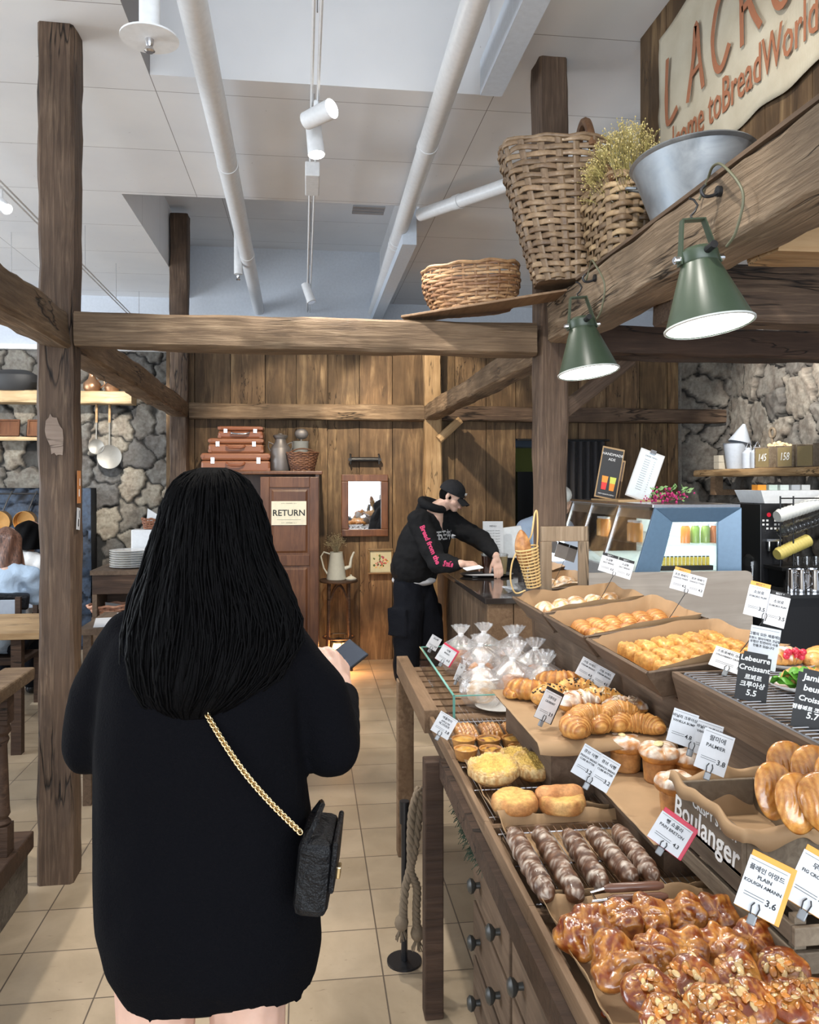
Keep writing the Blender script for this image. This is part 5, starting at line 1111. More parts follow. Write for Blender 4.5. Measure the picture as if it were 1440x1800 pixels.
# ================================================ LEFT BACK: shelves, pans, sideboard
def shelf(px0, px1, py0, py1, y0, y1, mat, label, seed=0): a = at(px0, py1, Y=y0); b = at(px1, py0, Y=y0); return beam('wall_shelf', (a.x, (y0+y1)/2, (a.z+b.z)/2), (b.x, (y0+y1)/2, (a.z+b.z)/2), y1-y0, b.z-a.z, mat, label, 'shelf', seed, rough=.004)
PSH = wood('shelf_pine', (.30, .20, .10), (.52, .38, .22), (.66, .52, .34))
shelf(-60, 231, 688, 706, 8.18, 8.42, PSH, 'upper pale wood shelf on the left stone wall', 3)
shelf(-60, 68, 768, 773, 8.26, 8.42, PSH, 'lower thin shelf on the left stone wall', 4)
zs = at(100, 688, Y=8.2).z+.004
COP = plain('worn_copper', (.36, .20, .11), .35, .8); COPG = plain('copper_pan', (.62, .36, .14), .28, .9)
p = at(163, 680, Y=8.3); r = thing('copper_jug', 'worn copper jug with a handle on the upper left shelf', 'jug', (p.x, 8.28, zs)); m = MB(); m.lathe([(0, 0), (.06, 0), (.085, .04), (.08, .09), (.04, .13), (.028, .17), (.034, .185)], n=28); m.build('body', COP, r, smooth=True); m = MB(); m.tube([(.05, 0, .12), (.11, 0, .13), (.12, 0, .08), (.075, 0, .04)], .007, 8); m.build('handle', COP, r, smooth=True)
p = at(198, 684, Y=8.3); m = MB(); m.lathe([(0, 0), (.06, 0), (.075, .05), (.055, .08), (.06, .085)], n=24); o = m.build('copper_pot', COP, smooth=True); tag(o, 'small rounded copper pot right of the jug on the upper left shelf', 'pot'); o.location = (p.x, 8.28, zs)
p = at(28, 660, Y=8.3); m = MB(); m.lathe([(0, 0), (.10, 0), (.145, .08), (.14, .15), (.08, .2), (.0, .21)], n=36, sx=1.6); o = m.build('iron_cauldron', plain('cast_iron', (.012, .012, .013), .6), smooth=True); tag(o, 'big black cast iron cauldron on the upper left shelf', 'cauldron'); o.location = (p.x, 8.26, zs)
for i, (px, nm) in enumerate(((14, 'left'), (66, 'right, partly behind the front post'))):
    a = at(px, 750, Y=8.3); zz = at(14, 767, Y=8.3).z; r = thing('wooden_tray', 'square brown wooden tray leaning on the lower left shelf, '+nm, 'tray', (a.x, 8.31, zz+.003), (-.18, 0, 0)); MB().bx((-.10, 0, 0), (.10, .012, .165)).build('panel', W_CAB, r)
    for q_ in ((-.10, -.085, 0, .165), (.085, .10, 0, .165), (-.085, .085, 0, .015), (-.085, .085, .15, .165)): MB().bx((q_[0], -.014, q_[2]), (q_[1], 0, q_[3])).build('rim', W_CAB, r)
TIN = plain('sieve_tin', (.20, .19, .17), .45, .7)
for (px, pr, ry, nm) in ((169, 785, .075, 'smaller skimmer hanging by a long handle, left'), (192, 803, .118, 'larger skimmer hanging by a long handle, right')):
    a = at(px, pr, Y=8.30); z1_ = at(px, 707, Y=8.30).z; r = thing('skimmer', 'flat round tin '+nm, 'skimmer', (a.x, 8.31, a.z)); m = MB(); m.M = Matrix.Rotation(math.pi/2, 4, 'X'); m.lathe([(0, -.012), (ry*.7, -.008), (ry, .004), (ry, .008), (ry*.7, -.003), (0, -.006)], n=36); m.build('disc', TIN, r, smooth=True)
    m = MB(); m.cyl((0, 0, ry*.9), (0, .005, z1_-a.z-.13), .006, n=8); m.build('shaft', TIN, r); m = MB(); m.cyl((0, .005, z1_-a.z-.20), (0, .01, z1_-a.z-.01), .012, n=10); m.build('grip', W_LIGHT, r)
# projecting stone, blue-lit shade painted into its navy tones; copper pans hang there
SHADED_STONE = stone_wall('trim_3', (-6.0, 8.25, .0), (1, 0, 0), (0, -1, 0), at(160, 900, Y=8.2).x+6.0, at(30, 858, Y=8.2).z, .34, 21, ((.018, .03, .055), (.028, .045, .08), (.04, .06, .10), (.004, .006, .012)), res=.022)
for (px, nm) in ((2, 'left'), (46, 'right')):
    a = at(px, 915, Y=8.0); r = thing('copper_pan', 'shiny copper saucepan hanging against the blue-shaded stone, '+nm, 'pan', (a.x, 8.03, a.z), (.12, .25, 0)); m = MB(); m.M = Matrix.Rotation(math.pi/2, 4, 'X'); m.lathe([(0, 0), (.09, 0), (.095, .005), (.10, .085), (.096, .085), (.09, .008), (0, .006)], n=36); m.build('bowl', COPG, r, smooth=True); m = MB(); m.tube([(0, -.04, .09), (0, .02, .20), (0, .085, .275)], .008, 8); m.build('handle', DSTEEL, r, smooth=True)
m = MB(); a = at(-20, 868, Y=8.05); m.cyl((a.x-.5, 8.08, a.z), (at(66, 868, Y=8.05).x, 8.08, a.z), .008, n=8); tag(m.build('pan_rail', DSTEEL), 'thin iron rail on the blue-shaded stone that the copper pans hang from', 'rail')
# sideboard with plates
y0 = 5.6; zt4 = at(200, 1003, Y=y0).z; xl = at(158, 1010, Y=y0).x
r = thing('sideboard', 'dark brown sideboard with an open shelf, left of the woman', 'sideboard'); xr = xl+1.0
MB().bx((xl, y0, zt4-.03), (xr, y0+.5, zt4)).build('top', W_TRAYD, r); MB().bx((xl+.01, y0+.02, zt4-.16), (xr, y0+.5, zt4-.03)).build('drawer', W_DARK, r, bevel=.003)
MB().bx((xl+.01, y0+.3, 0), (xr, y0+.5, zt4-.16)).build('back_panel', W_DARK, r); MB().bx((xl+.01, y0+.0, .0), (xr, y0+.48, .74)).build('cupboard', W_TRAYD, r); MB().bx((xl+.01, y0+.02, .74), (xl+.04, y0+.3, zt4-.16)).build('side_panel', W_TRAYD, r)
p = at(213, 1000, Y=y0+.2)
for i in range(8):
    m = MB(); m.lathe([(0, 0), (.08, 0), (.135, .010), (.137, .013), (.08, .005), (0, .004)], n=36); o = m.build('plate', CHN, smooth=True); o.location = (p.x+.06, y0+.2, zt4+.001+i*.0155); tag(o, 'white dinner plate in the stack on the sideboard, '+('lowest', 'second', 'third', 'fourth', 'fifth', 'sixth', 'seventh', 'topmost')[i]+' of the stack', 'plate', 'plates stacked on the sideboard')
m = MB(); p = at(240, 985, Y=y0+.3); m.bx((p.x-.09, y0+.22, zt4+.14), (p.x+.14, y0+.42, zt4+.22)); 
m = MB(); m.bx((p.x-.05, y0+.36, zt4), (p.x+.24, y0+.49, zt4+.25)); tag(m.build('white_box', WHITE, bevel=.006), 'white box behind the plates on the sideboard', 'box')
basket('napkin_basket', 'small reddish basket with white napkins on top of the white box', (p.x+.10, y0+.425, zt4+.252), 0, lambda t: .055+.012*t, .075, 6, 20, 1.3, .7, 3, (.20, .07, .03), (.34, .14, .07), .002, .002, stk=.004, rimr=.004)
m = MB(); m.hexa([(p.x+.05, y0+.40, zt4+.30), (p.x+.14, y0+.40, zt4+.29), (p.x+.14, y0+.44, zt4+.29), (p.x+.05, y0+.44, zt4+.30), (p.x+.055, y0+.41, zt4+.40), (p.x+.12, y0+.41, zt4+.36), (p.x+.12, y0+.43, zt4+.36), (p.x+.055, y0+.43, zt4+.40)]); tag(m.build('napkins', WHITE), 'folded white napkins in the small reddish basket', 'napkins')
p = at(196, 1045, Y=y0+.15); basket('wicker_tray', 'oval wicker basket with a napkin on the open sideboard shelf', (p.x, y0+.16, .742), .2, lambda t: .085+.03*t, .055, 5, 22, 1.35, .8, 2.2, (.40, .17, .10), (.60, .34, .24), .003, .003, stk=.004, rimr=.009)
m = MB(); m.box((p.x+.02, y0+.15, .79), (.12, .08, .004), (.3, .2, .3)); tag(m.build('napkin', WHITE), 'white napkin lying in the oval wicker basket', 'napkin')
# paper-strewn stand behind the post
y0 = 4.35; a = at(146, 1105, Y=y0); r = thing('service_table', 'low table spread with white paper sheets behind the front left post', 'table'); z_ = .90; MB().bx((a.x, y0-.1, z_-.03), (a.x+.62, y0+.45, z_)).build('tabletop', W_TRAYD, r)
for x in (a.x+.04, a.x+.58):
    for y in (y0-.06, y0+.41): MB().bx((x-.02, y-.02, 0), (x+.02, y+.02, z_-.03)).build('leg', W_TRAYD, r)
for i, (dx, dy, rz) in enumerate(((.14, .10, .2), (.36, .16, -.12), (.25, .28, .5))):
    m = MB(); m.box((a.x+dx, y0+dy, z_+.002+i*.0022), (.21, .29, .0015), (0, 0, rz)); tag(m.build('paper_sheet', CARD), 'white printed paper sheet on the low table, '+('nearest the post', 'nearest the woman', 'topmost at the back')[i], 'paper')
# balustrade at left
xb = -1.13; r = thing('balustrade', 'dark turned-wood balustrade left of the front left post', 'balustrade')
MB().bx((xb-.07, 1.8, .855), (xb+.05, 3.40, .905)).build('handrail', W_BEAM, r, bevel=.008); MB().bx((xb-.055, 1.8, .18), (xb+.045, 3.40, .25)).build('bottom_rail', W_DARK, r, bevel=.006)
MB().bx((xb-.08, 1.8, 0), (xb+.02, 3.40, .18)).build('plinth', wood('plinth_wood', (.05, .04, .03), (.12, .10, .08), (.18, .16, .13)), r)
for i, y in enumerate((2.46, 2.86, 3.2)):
    m = MB(); m.bx((xb-.045, y-.035, .25), (xb+.025, y+.035, .36)); m.bx((xb-.045, y-.035, .74), (xb+.025, y+.035, .855)); m.lathe([(.030, .36), (.036, .37), (.024, .385), (.033, .40), (.030, .43), (.024, .60), (.022, .66), (.030, .68), (.024, .695), (.036, .71), (.030, .74)], (xb-.01, y, 0), n=20); m.build('baluster', W_DARK, r, smooth=True, bevel=.002)
# wooden dining table beyond
r = thing('dining_table', 'wooden dining table at the left picture edge behind the balustrade', 'table'); a = at(66, 1078, Z=.74)
MB().bx((-3.6, a.y-.75, .70), (a.x+.25, a.y, .74)).build('tabletop', W_LIGHT, r, bevel=.004)
for x in (-3.4, a.x+.1):
    for y in (a.y-.68, a.y-.07): MB().bx((x-.03, y-.03, 0), (x+.03, y+.03, .70)).build('leg', W_DARK, r)
TABLE_Y = a.y
# small cards on the right side face of the front left post
for (px, py, mt, w_, h_, nm, rt_) in ((139, 856, plain('orange_card', (.55, .22, .07), .6), .05, .135, 'narrow orange card with bottle drawings pinned to the side of the front left post', 0), (138, 912, CARD, .045, .09, 'white card with small drawings pinned below the orange card', -.12)):
    a = at(px, py, X=-.940); r = thing('pinned_card', nm, 'card', (-.941, a.y, a.z), (rt_, 0, 0)); MB().bx((0, -w_/2, -h_/2), (.0015, w_/2, h_/2)).build('card', mt, r)
    m = MB(); m.box((.002, 0, -h_*.18), (.001, .010, .03)); m.box((.002, .008, .02), (.001, .005, .03)); m.build('drawing', INK if mt is CARD else WHITE, r)
# peeled patch on the post
m = MB(); a = at(97, 765, Y=3.45)
pts = []
for i in range(26): an = 2*math.pi*i/26; rr = 1+.45*noise.noise(Vector((math.cos(an)*2, math.sin(an)*2, 4))); pts.append((a.x+.034*rr*math.cos(an)+.012*math.sin(an)*-1, a.z+.085*rr*math.sin(an)))
MM = Matrix(((1, 0, 0, 0), (0, 0, 1, 0), (0, 1, 0, 0), (0, 0, 0, 1))); m.M = MM; m.prism(pts, PY-.012, PY-.0045); o = m.build('peeled_patch', wood('bare_wood', (.17, .12, .09), (.28, .21, .165), (.36, .29, .23)), bpy.data.objects['timber_post'])
o.matrix_parent_inverse = bpy.data.objects['timber_post'].matrix_world.inverted(); o['label'] = 'pale peeled patch in the dark surface'
# ================================================ COUNTER, SHOWCASE, COFFEE CORNER
random.seed(33)
t = NT('dark_stone_top'); t.set(Base_Color=(.035, .028, .025), Roughness=.08); STONE_TOP = t.m
WP = wood('counter_plank', (.035, .022, .014), (.10, .065, .04), (.19, .135, .09), axis=2, grain=9, cracks=False)
r = thing('service_counter', 'plank-fronted service counter with a glossy dark top where the man stands', 'counter')
kx0, kx1, ky0, ky1, kz = 1.07, 1.72, 4.72, 6.6, .95
MB().bx((kx0-.02, ky0-.02, kz-.035), (kx1, ky1, kz)).build('countertop', STONE_TOP, r, bevel=.004)
y = ky0+.02
while y < ky1: MB().bx((kx0, y, .05), (kx0+.03, min(ky1, y+.19), kz-.035)).build('front_plank', WP, r, bevel=.003); y += .195
x = kx0+.0
while x < kx1-.02: MB().bx((x, ky0, .05), (min(x+.155, kx1), ky0+.03, kz-.035)).build('end_plank', W_TRAY, r, bevel=.003); x += .16
MB().bx((kx0+.03, ky0+.03, 0), (kx1-.02, ky1-.02, kz-.036)).build('body', W_DARK, r)
# tray and drinks
p = at(858, 1014, Z=kz); r = thing('serving_tray', 'black oval serving tray with drinks on the counter', 'tray', (p.x, p.y+.05, kz+.001)); m = MB(); m.lathe([(0, 0), (.17, 0), (.195, .014), (.20, .018), (.192, .018), (.168, .005), (0, .005)], n=48, sx=1, sy=.72); m.build('body', BLACK, r, smooth=True)
MB().box((-.03, -.02, .0065), (.22, .16, .001), (0, 0, .2)).build('paper_mat', CARD, r)
CUP = glass('cup_plastic')
def cup(px, py, col, label, h=.14):
    p_ = at(px, py, Z=kz+.008); r = thing('iced_drink', label, 'drink', (p_.x, p_.y, kz+.009)); m = MB(); m.lathe([(.030, 0), (.043, h)], n=28, cap=False); m.build('cup', CUP, r, smooth=True); m = MB(); m.lathe([(0, .002), (.029, .002), (.041, h*.93), (0, h*.93)], n=28); m.build('drink_fill', plain('d'+label[:9], col, .15), r, smooth=True)
    m = MB(); m.lathe([(.044, h-.003), (.046, h), (.046, h+.006), (.040, h+.010), (0, h+.010)], n=28); m.build('lid', glass('lid_plastic'), r, smooth=True)
cup(856, 1008, (.05, .012, .004), 'dark iced coffee in a clear cup on the black tray'); cup(883, 1009, (.38, .29, .15), 'pale milky iced drink in a clear cup on the black tray')
def leaning(name, label, cat, p, w_, h_, mat, rx, rz, lines=(), th=.006, frame_=None, ink=INK, size=.012, hdr=None):
    r = thing(name, label, cat, p, (rx, 0, rz)); MB().bx((-w_/2, 0, 0), (w_/2, th, h_)).build('board', frame_ or mat, r, bevel=.001); 
    if frame_: MB().bx((-w_/2+.008, -.001, .01), (w_/2-.008, .001, h_-.012)).build('sheet', mat, r)
    MM_ = frame((1, 0, 0), (0, -1, 0), (0, -.0015, 0))
    for (tx, tz, sz) in lines: text(tx, sz, ink, r, MM_ @ Matrix.Translation((0, tz, 0)))
    return r
p = at(866, 972, Z=kz+.02); p = at(868, 975, Y=6.2)
leaning('menu_stand', 'white menu sheet standing tilted behind the drinks on the counter', 'menu', (p.x, 6.2, kz+.002), .16, .385, CARD, -.22, -.15, [('MENU', .345, .02)]+[('Americano  4.5   Latte 5.0', .31-i*.022, .010) for i in range(11)])
r = thing('till_terminal', 'white till screen seen from behind on the counter, by the cashier', 'till'); p = at(903, 985, Y=6.3); m = MB(); m.hexa([(p.x-.11, 6.34, kz+.08), (p.x+.13, 6.28, kz+.08), (p.x+.13, 6.44, kz+.08), (p.x-.09, 6.44, kz+.08), (p.x-.08, 6.34, kz+.32), (p.x+.06, 6.30, kz+.34), (p.x+.07, 6.36, kz+.34), (p.x-.06, 6.40, kz+.32)]); m.build('screen_back', WHITE, r, bevel=.006)
MB().bx((p.x-.04, 6.34, kz+.0), (p.x+.06, 6.44, kz+.09)).build('foot', BLACK, r)
for i, (px, c) in enumerate(((918, BLACK), (927, plain('chrome_pot', (.5, .5, .52), .2, 1)))):
    p = at(px, 1005, Z=kz); m = MB(); m.lathe([(0, 0), (.03, 0), (.032, .12), (.026, .125), (0, .125)], n=20); o = m.build('canister', c, smooth=True); o.location = (p.x, p.y, kz+.001); tag(o, ('black', 'metal')[i]+' canister on the counter right of the drinks', 'canister')
p = at(928, 1040, Z=kz); r = thing('glass_bowl', 'glass bowl of wrapped sweets at the near end of the counter', 'bowl', (p.x, p.y, kz+.001)); m = MB(); m.lathe([(0, 0), (.04, 0), (.085, .045), (.088, .047), (.04, .004)], n=30); m.build('bowl', GL, r, smooth=True)
p = at(903, 1040, Z=kz); m = MB()
for i in range(6): m.box((p.x+.0, p.y, kz+.004+i*.004), (.12, .09, .003), (.1, .2, .2*i))
tag(m.build('napkin_packet', CELLO), 'crumpled clear packet on the counter beside the glass bowl', 'packet')
# hanging basket with bread
WIL = plain('pale_willow', (.55, .38, .16), .5)
r = thing('hanging_basket', 'slim ring-woven willow basket hanging from the side of the front right post', 'basket', (.962, 3.36, 1.20), (.12, -.22, 0))
for i in range(13): m = MB(); f = i/12; R_ = .030+.018*f; m.tube([(math.cos(a)*R_, math.sin(a)*R_*.8, .014*i) for a in [k*2*math.pi/24 for k in range(24)]], .0038, 6, closed=True); m.build('ring', WIL, r, smooth='all')
for k in range(10): a = k*.628; MB().tube([(math.cos(a)*.028, math.sin(a)*.022, -.002), (math.cos(a)*.048, math.sin(a)*.039, .172)], .0022, 5).build('stake', WIL, r)
m = MB(); m.tube([(.045, 0, .165)]+cr([(.045, 0, .165), (.060, 0, .23), (.075, .01, .31), (.062, .01, .30), (.030, 0, .22), (.0, .035, .17)]), .0038, 6); m.build('handle', WIL, r, smooth=True); m = MB(); m.tube(cr([(-.045, 0, .165), (-.075, 0, .12), (-.095, 0, .05), (-.085, 0, -.01), (-.04, 0, -.01)]), .0036, 6); m.build('cord_loop', WIL, r, smooth=True)
m = MB()
m.surf(lambda u, v: ((.036*math.sin(math.pi*(u*.98+.01))**.6*math.cos(2*math.pi*v), .026*math.sin(math.pi*(u*.98+.01))**.6*math.sin(2*math.pi*v), .14+.085*(u*2-1)), lc((.56, .30, .11), (.30, .12, .04), .5+.8*noise.noise(Vector((u*7, math.cos(v*6.28)*2, 2))))), 16, 18, cv=True, capends=True)
o = m.build('bread_loaf', BAKE, smooth='all'); o.location = (.932, 3.36, 1.22); o.rotation_euler = (.1, -.15, 0); tag(o, 'oval crusty loaf sticking out of the hanging willow basket', 'bread')
# rough wood framed mirror behind the farthest tray
a = at(951, 1038, Y=3.41); b = at(1034, 925, Y=3.41); r = thing('table_mirror', 'small mirror in a rough grey-brown wood frame behind the farthest tray', 'mirror', (0, 0, 0)); w_ = .055; y0, y1 = 3.398, 3.425; zb0 = 1.115
RW = wood('rough_frame', (.13, .09, .055), (.26, .19, .125), (.40, .32, .23), axis=2)
for q_ in ((a.x, b.x, b.z-w_-.01, b.z), (a.x, a.x+w_*.85, zb0, b.z-w_-.01), (b.x-w_*.8, b.x, zb0, b.z-w_-.01)): MB().bx((q_[0], y0, q_[2]), (q_[1], y1, q_[3])).build('frame', RW, r, bevel=.003)
MB().bx((a.x+.04, y0+.012, zb0), (b.x-.04, y0+.018, b.z-w_)).build('glass', MIR, r)
MB().bx((a.x, y0, 1.0), (b.x, y1, zb0)).build('frame_foot', RW, r)
# washed pine board
a = at(1030, 1003, Y=4.3); b = at(1320, 1003, Y=4.3); m = MB(); pts = [(a.x, .0), (b.x, .0), (b.x, b.z-.03), (b.x-.01, b.z-.008), (b.x-.03, b.z), (a.x, b.z)]; m.M = MM; m.prism(pts, 4.28, 4.305)
tag(m.build('screen_board', wood('washed_pine_board', (.36, .30, .25), (.50, .44, .38), (.60, .54, .47), cracks=False, grain=16, scale=1.6, rough=.45, bump=.05)), 'pale grey wood-grain screen board between the trays and the glass showcase', 'board')
# glass showcase: end towards the camera, sloping front towards the aisle
r = thing('glass_showcase', 'refrigerated glass showcase with blue end frame and jars inside', 'showcase'); yE = 4.42; yB = 5.9
c0 = at(1120, 1003, Y=yE); c1 = at(1152, 893, Y=yE); c2 = at(1304, 893, Y=yE); zb_, zt_ = c0.z-.02, c1.z; xa, xb_, xc = c0.x-.01, c1.x, c2.x
BLU = plain('blue_grey_metal', (.16, .26, .38), .3, .1); INR = plain('case_inside', (.62, .72, .70), .3)
m = MB(); f = .115
fr = [(xa, zb_), (xb_, zt_), (xc, zt_), (xc, zb_)]; inn = [(xa+.17, zb_), (xb_+.13, zt_-.085), (xc-.12, zt_-.085), (xc-.12, zb_)]
for i, j in ((0, 1), (1, 2), (2, 3)):
    A_, B_, C_, D__ = fr[i], fr[j], inn[j], inn[i]; m.hexa([(A_[0], yE, A_[1]), (B_[0], yE, B_[1]), (C_[0], yE+.05, C_[1]), (D__[0], yE+.05, D__[1]), (A_[0], yE+.02, A_[1]), (B_[0], yE+.02, B_[1]), (C_[0], yE+.07, C_[1]), (D__[0], yE+.07, D__[1])])
m.build('end_frame', BLU, r, bevel=.002)
m = MB(); m.hexa([(inn[0][0], yE+.055, zb_), (inn[3][0], yE+.055, zb_), (inn[3][0], yE+.059, zb_), (inn[0][0], yE+.059, zb_), (inn[1][0], yE+.055, inn[1][1]), (inn[2][0], yE+.055, inn[2][1]), (inn[2][0], yE+.059, inn[2][1]), (inn[1][0], yE+.059, inn[1][1])]); m.build('end_glass', GL, r)
m = MB(); m.hexa([(xa, yE+.02, zb_), (xa+.005, yE+.02, zb_), (xa+.005, yB, zb_), (xa, yB, zb_), (xb_, yE+.02, zt_), (xb_+.005, yE+.02, zt_), (xb_+.005, yB, zt_), (xb_, yB, zt_)]); m.build('front_glass', GL, r)
for y in (4.95, 5.45, 5.85):
    m = MB(); m.hexa([(xa-.003, y, zb_), (xa+.012, y, zb_), (xa+.012, y+.03, zb_), (xa-.003, y+.03, zb_), (xb_-.003, y, zt_), (xb_+.012, y, zt_), (xb_+.012, y+.03, zt_), (xb_-.003, y+.03, zt_)]); m.build('mullion', STEEL, r)
MB().bx((xb_-.01, yE+.01, zt_), (xc, yB, zt_+.02)).build('top', STEEL, r, bevel=.003); MB().bx((xb_, yE+.08, zt_-.07), (xb_+.08, yB, zt_)).build('top_rail', plain('bronze_rail', (.16, .13, .10), .4), r)
MB().bx((xa, yE, .05), (xc, yB, zb_)).build('cabinet', plain('case_base', (.2, .2, .2), .5), r); MB().bx((xc-.015, yE+.05, zb_), (xc, yB, zt_)).build('back_panel', INR, r)
MB().bx((xb_+.15, yE+.1, zt_-.03), (xc-.2, yB-.1, zt_-.015)).build('light_strip', emit('case_led', (.93, 1, .97), 4), r)
SH2 = zb_+.16; MB().bx((xa+.09, yE+.08, SH2-.008), (xc-.02, yB-.05, SH2)).build('glass_shelf', GL, r); MB().bx((xa+.03, yE+.08, zb_), (xc-.02, yB-.05, zb_+.006)).build('floor_panel', INR, r)
l = bpy.data.lights.new('case_light', 'AREA'); l.shape = 'RECTANGLE'; l.size = .3; l.size_y = 1.4; l.energy = 3.5; l.color = (.92, 1, .97); o = bpy.data.objects.new('case_light', l); COL.objects.link(o); o.location = ((xb_+xc)/2, 5.2, zt_-.035)
def jar(x, y, z, col, label, rr=.045, h=.11, lid=WHITE):
    r = thing('jar', label, 'jar', (x, y, z), 0); m = MB(); m.lathe([(0, 0), (rr, 0), (rr, h*.8), (rr*.8, h*.86), (rr*.8, h*.9), (0, h*.9)], n=20); m.build('jar_body', plain('jar_'+str(round(x, 2))+str(round(y, 2)), col, .12), r, smooth=True); m = MB(); m.lathe([(0, h*.9), (rr*.86, h*.9), (rr*.86, h), (0, h)], n=20); m.build('lid', lid, r)
    return r
for i, (px, c, nm) in enumerate(((1205, (.75, .25, .04), 'orange jar at left on the showcase shelf'), (1222, (.26, .40, .08), 'green jar second on the showcase shelf'), (1240, (.30, .42, .10), 'green jar third on the showcase shelf'), (1256, (.70, .22, .06), 'reddish orange jar at right on the showcase shelf'))):
    p = at(px, 955, Y=yE+.18); jar(p.x, yE+.18, SH2+.001, c, nm, .028, .115)
YEL = plain('yellow_tin', (.75, .60, .03), .3)
for i in range(12):
    p = at(1168+i*7, 985, Y=yE+.10); r2 = jar(p.x, yE+.105, zb_+.035, (.70, .55, .03), 'small yellow jar in the row behind the showcase end glass', .0105, .055, BLACK); r2['group'] = 'yellow jars in the showcase'; r2.name = 'small_jar'
MB().bx((at(1165, 985, Y=yE+.10).x-.015, yE+.088, zb_+.007), (at(1248, 985, Y=yE+.10).x+.015, yE+.125, zb_+.034)).build('jar_tray', BLACK); tag(bpy.data.objects['jar_tray'], 'slim black tray under the row of yellow jars', 'tray')
for i, (y, c, nm) in enumerate(((4.72, (.80, .35, .08), 'first orange bottle inside the sloping glass, nearest the blue frame'), (4.80, (.78, .40, .12), 'second orange bottle inside the sloping glass'), (5.25, (.78, .30, .06), 'third orange bottle, behind the first mullion'), (5.33, (.82, .45, .14), 'fourth orange bottle, farthest in the showcase'))):
    jar(xa+.14, y, SH2+.001, c, nm, .032, .13)
# menus and flowers on the showcase
ztop = zt_+.021
p = at(1068, 888, Y=4.75); MENB = plain('menu_black', (.012, .012, .014), .4); KR = plain('board_edge', (.42, .27, .13), .6)
def menu(px, pxb, py0, Y_, w_, label, sheet, frame_, rz=-.2, rx=-.28, lean=.0, lines=(), ink=INK):
    p_ = at(px, 888, Y=Y_); return leaning('menu_board', label, 'menu', (p_.x, Y_, ztop+.001), w_, (at(px, py0, Y=Y_).z-ztop)/math.cos(rx), sheet, rx, rz, lines, frame_=frame_, ink=ink)
p_ = max(p.x, xb_+.02)
def menu2(x, y, w_, h_, label, sheet, fr_, ry, lines, ink):
    r = leaning('menu_board', label, 'menu', (x, y, ztop+.012), w_, h_, sheet, -.1, -.12, lines, frame_=fr_, ink=ink); r.rotation_euler = (-.1, ry, -.12); return r
LINK = plain('white_ink', (.85, .85, .85), .6)
r = menu2(xb_+.055, 5.35, .155, .36, 'black menu board with red and orange drinks, left on top of the showcase', MENB, KR, .20, [('HANDMADE', .31, .026), ('ADE', .275, .026), ('NEW SEASON MENU', .03, .012)], LINK)
for (dx, c1, c2) in ((-.026, (.75, .03, .03), (.85, .30, .03)), (.030, (.75, .25, .02), (.60, .65, .10))):
    for k, c in enumerate((c1, c2)): m = MB(); m.hexa([(dx-.016-.003*k, -.004, .06+.05*k), (dx+.016+.003*k, -.004, .06+.05*k), (dx+.016+.003*k, -.001, .06+.05*k), (dx-.016-.003*k, -.001, .06+.05*k), (dx-.019-.003*k, -.004, .11+.045*k), (dx+.019+.003*k, -.004, .11+.045*k), (dx+.019+.003*k, -.001, .11+.045*k), (dx-.019-.003*k, -.001, .11+.045*k)]); m.build('printed_drink', plain('print%d%d' % (k, int(dx*1000)), c, .5), r)
menu2(xb_+.145, 5.45, .10, .28, 'narrow brown menu board half hidden behind the black one', plain('menu_brown', (.10, .06, .04), .5), KR, .20, [('BREAD', .24, .02)], LINK)
r = menu2(xb_+.20, 5.15, .17, .34, 'white paper menu on a clipboard on top of the showcase', plain('pale_sheet', (.66, .74, .80), .5), plain('clip_board', (.55, .55, .55), .5), .36, [('DRINK MENU', .30, .014)]+[('Americano . . . . . 4.5', .275-i*.016, .009) for i in range(14)], INK)
MB().bx((-.02, -.012, .325), (.02, .006, .35)).build('clip', STEEL, r, bevel=.002)
m = MB(); m.bx((xb_+.01, 5.0, zt_+.0205), (xb_+.30, 5.5, zt_+.032)); tag(m.build('plinth_board', KR), 'thin wooden base under the menus on the showcase', 'board')
p = at(1170, 880, Y=4.7); r = thing('flower_sprig', 'spray of magenta flowers with green leaves on top of the showcase', 'flowers', (p.x+.02, 4.72, ztop)); a_ = MB(); b_ = MB(); d_ = MB()
for i in range(130): q_ = Vector((random.gauss(0, .065), random.gauss(0, .03), abs(random.gauss(.03, .025))+.006)); a_.ball(q_, random.uniform(.005, .009), 6)
for i in range(46):
    q_ = Vector((random.uniform(-.12, .14), random.uniform(-.03, .03), random.uniform(.01, .10))); e = q_+Vector((random.uniform(-.035, .045), random.uniform(-.01, .01), random.uniform(.0, .025))); n_ = Vector((0, .004, .007)); b_.add([q_, (q_+e)/2+n_, e, (q_+e)/2-n_], [(0, 1, 2, 3)])
for i in range(20): d_.tube([(0, 0, .0), (random.uniform(-.12, .12), random.uniform(-.02, .02), random.uniform(.02, .10))], .0012, 4)
a_.build('blossoms', plain('magenta', (.42, .02, .13), .6), r, smooth='all'); b_.build('leaves', plain('sprig_green', (.16, .30, .10), .6), r, solid=.0008); d_.build('stems', plain('stem_green', (.10, .2, .06), .6), r)
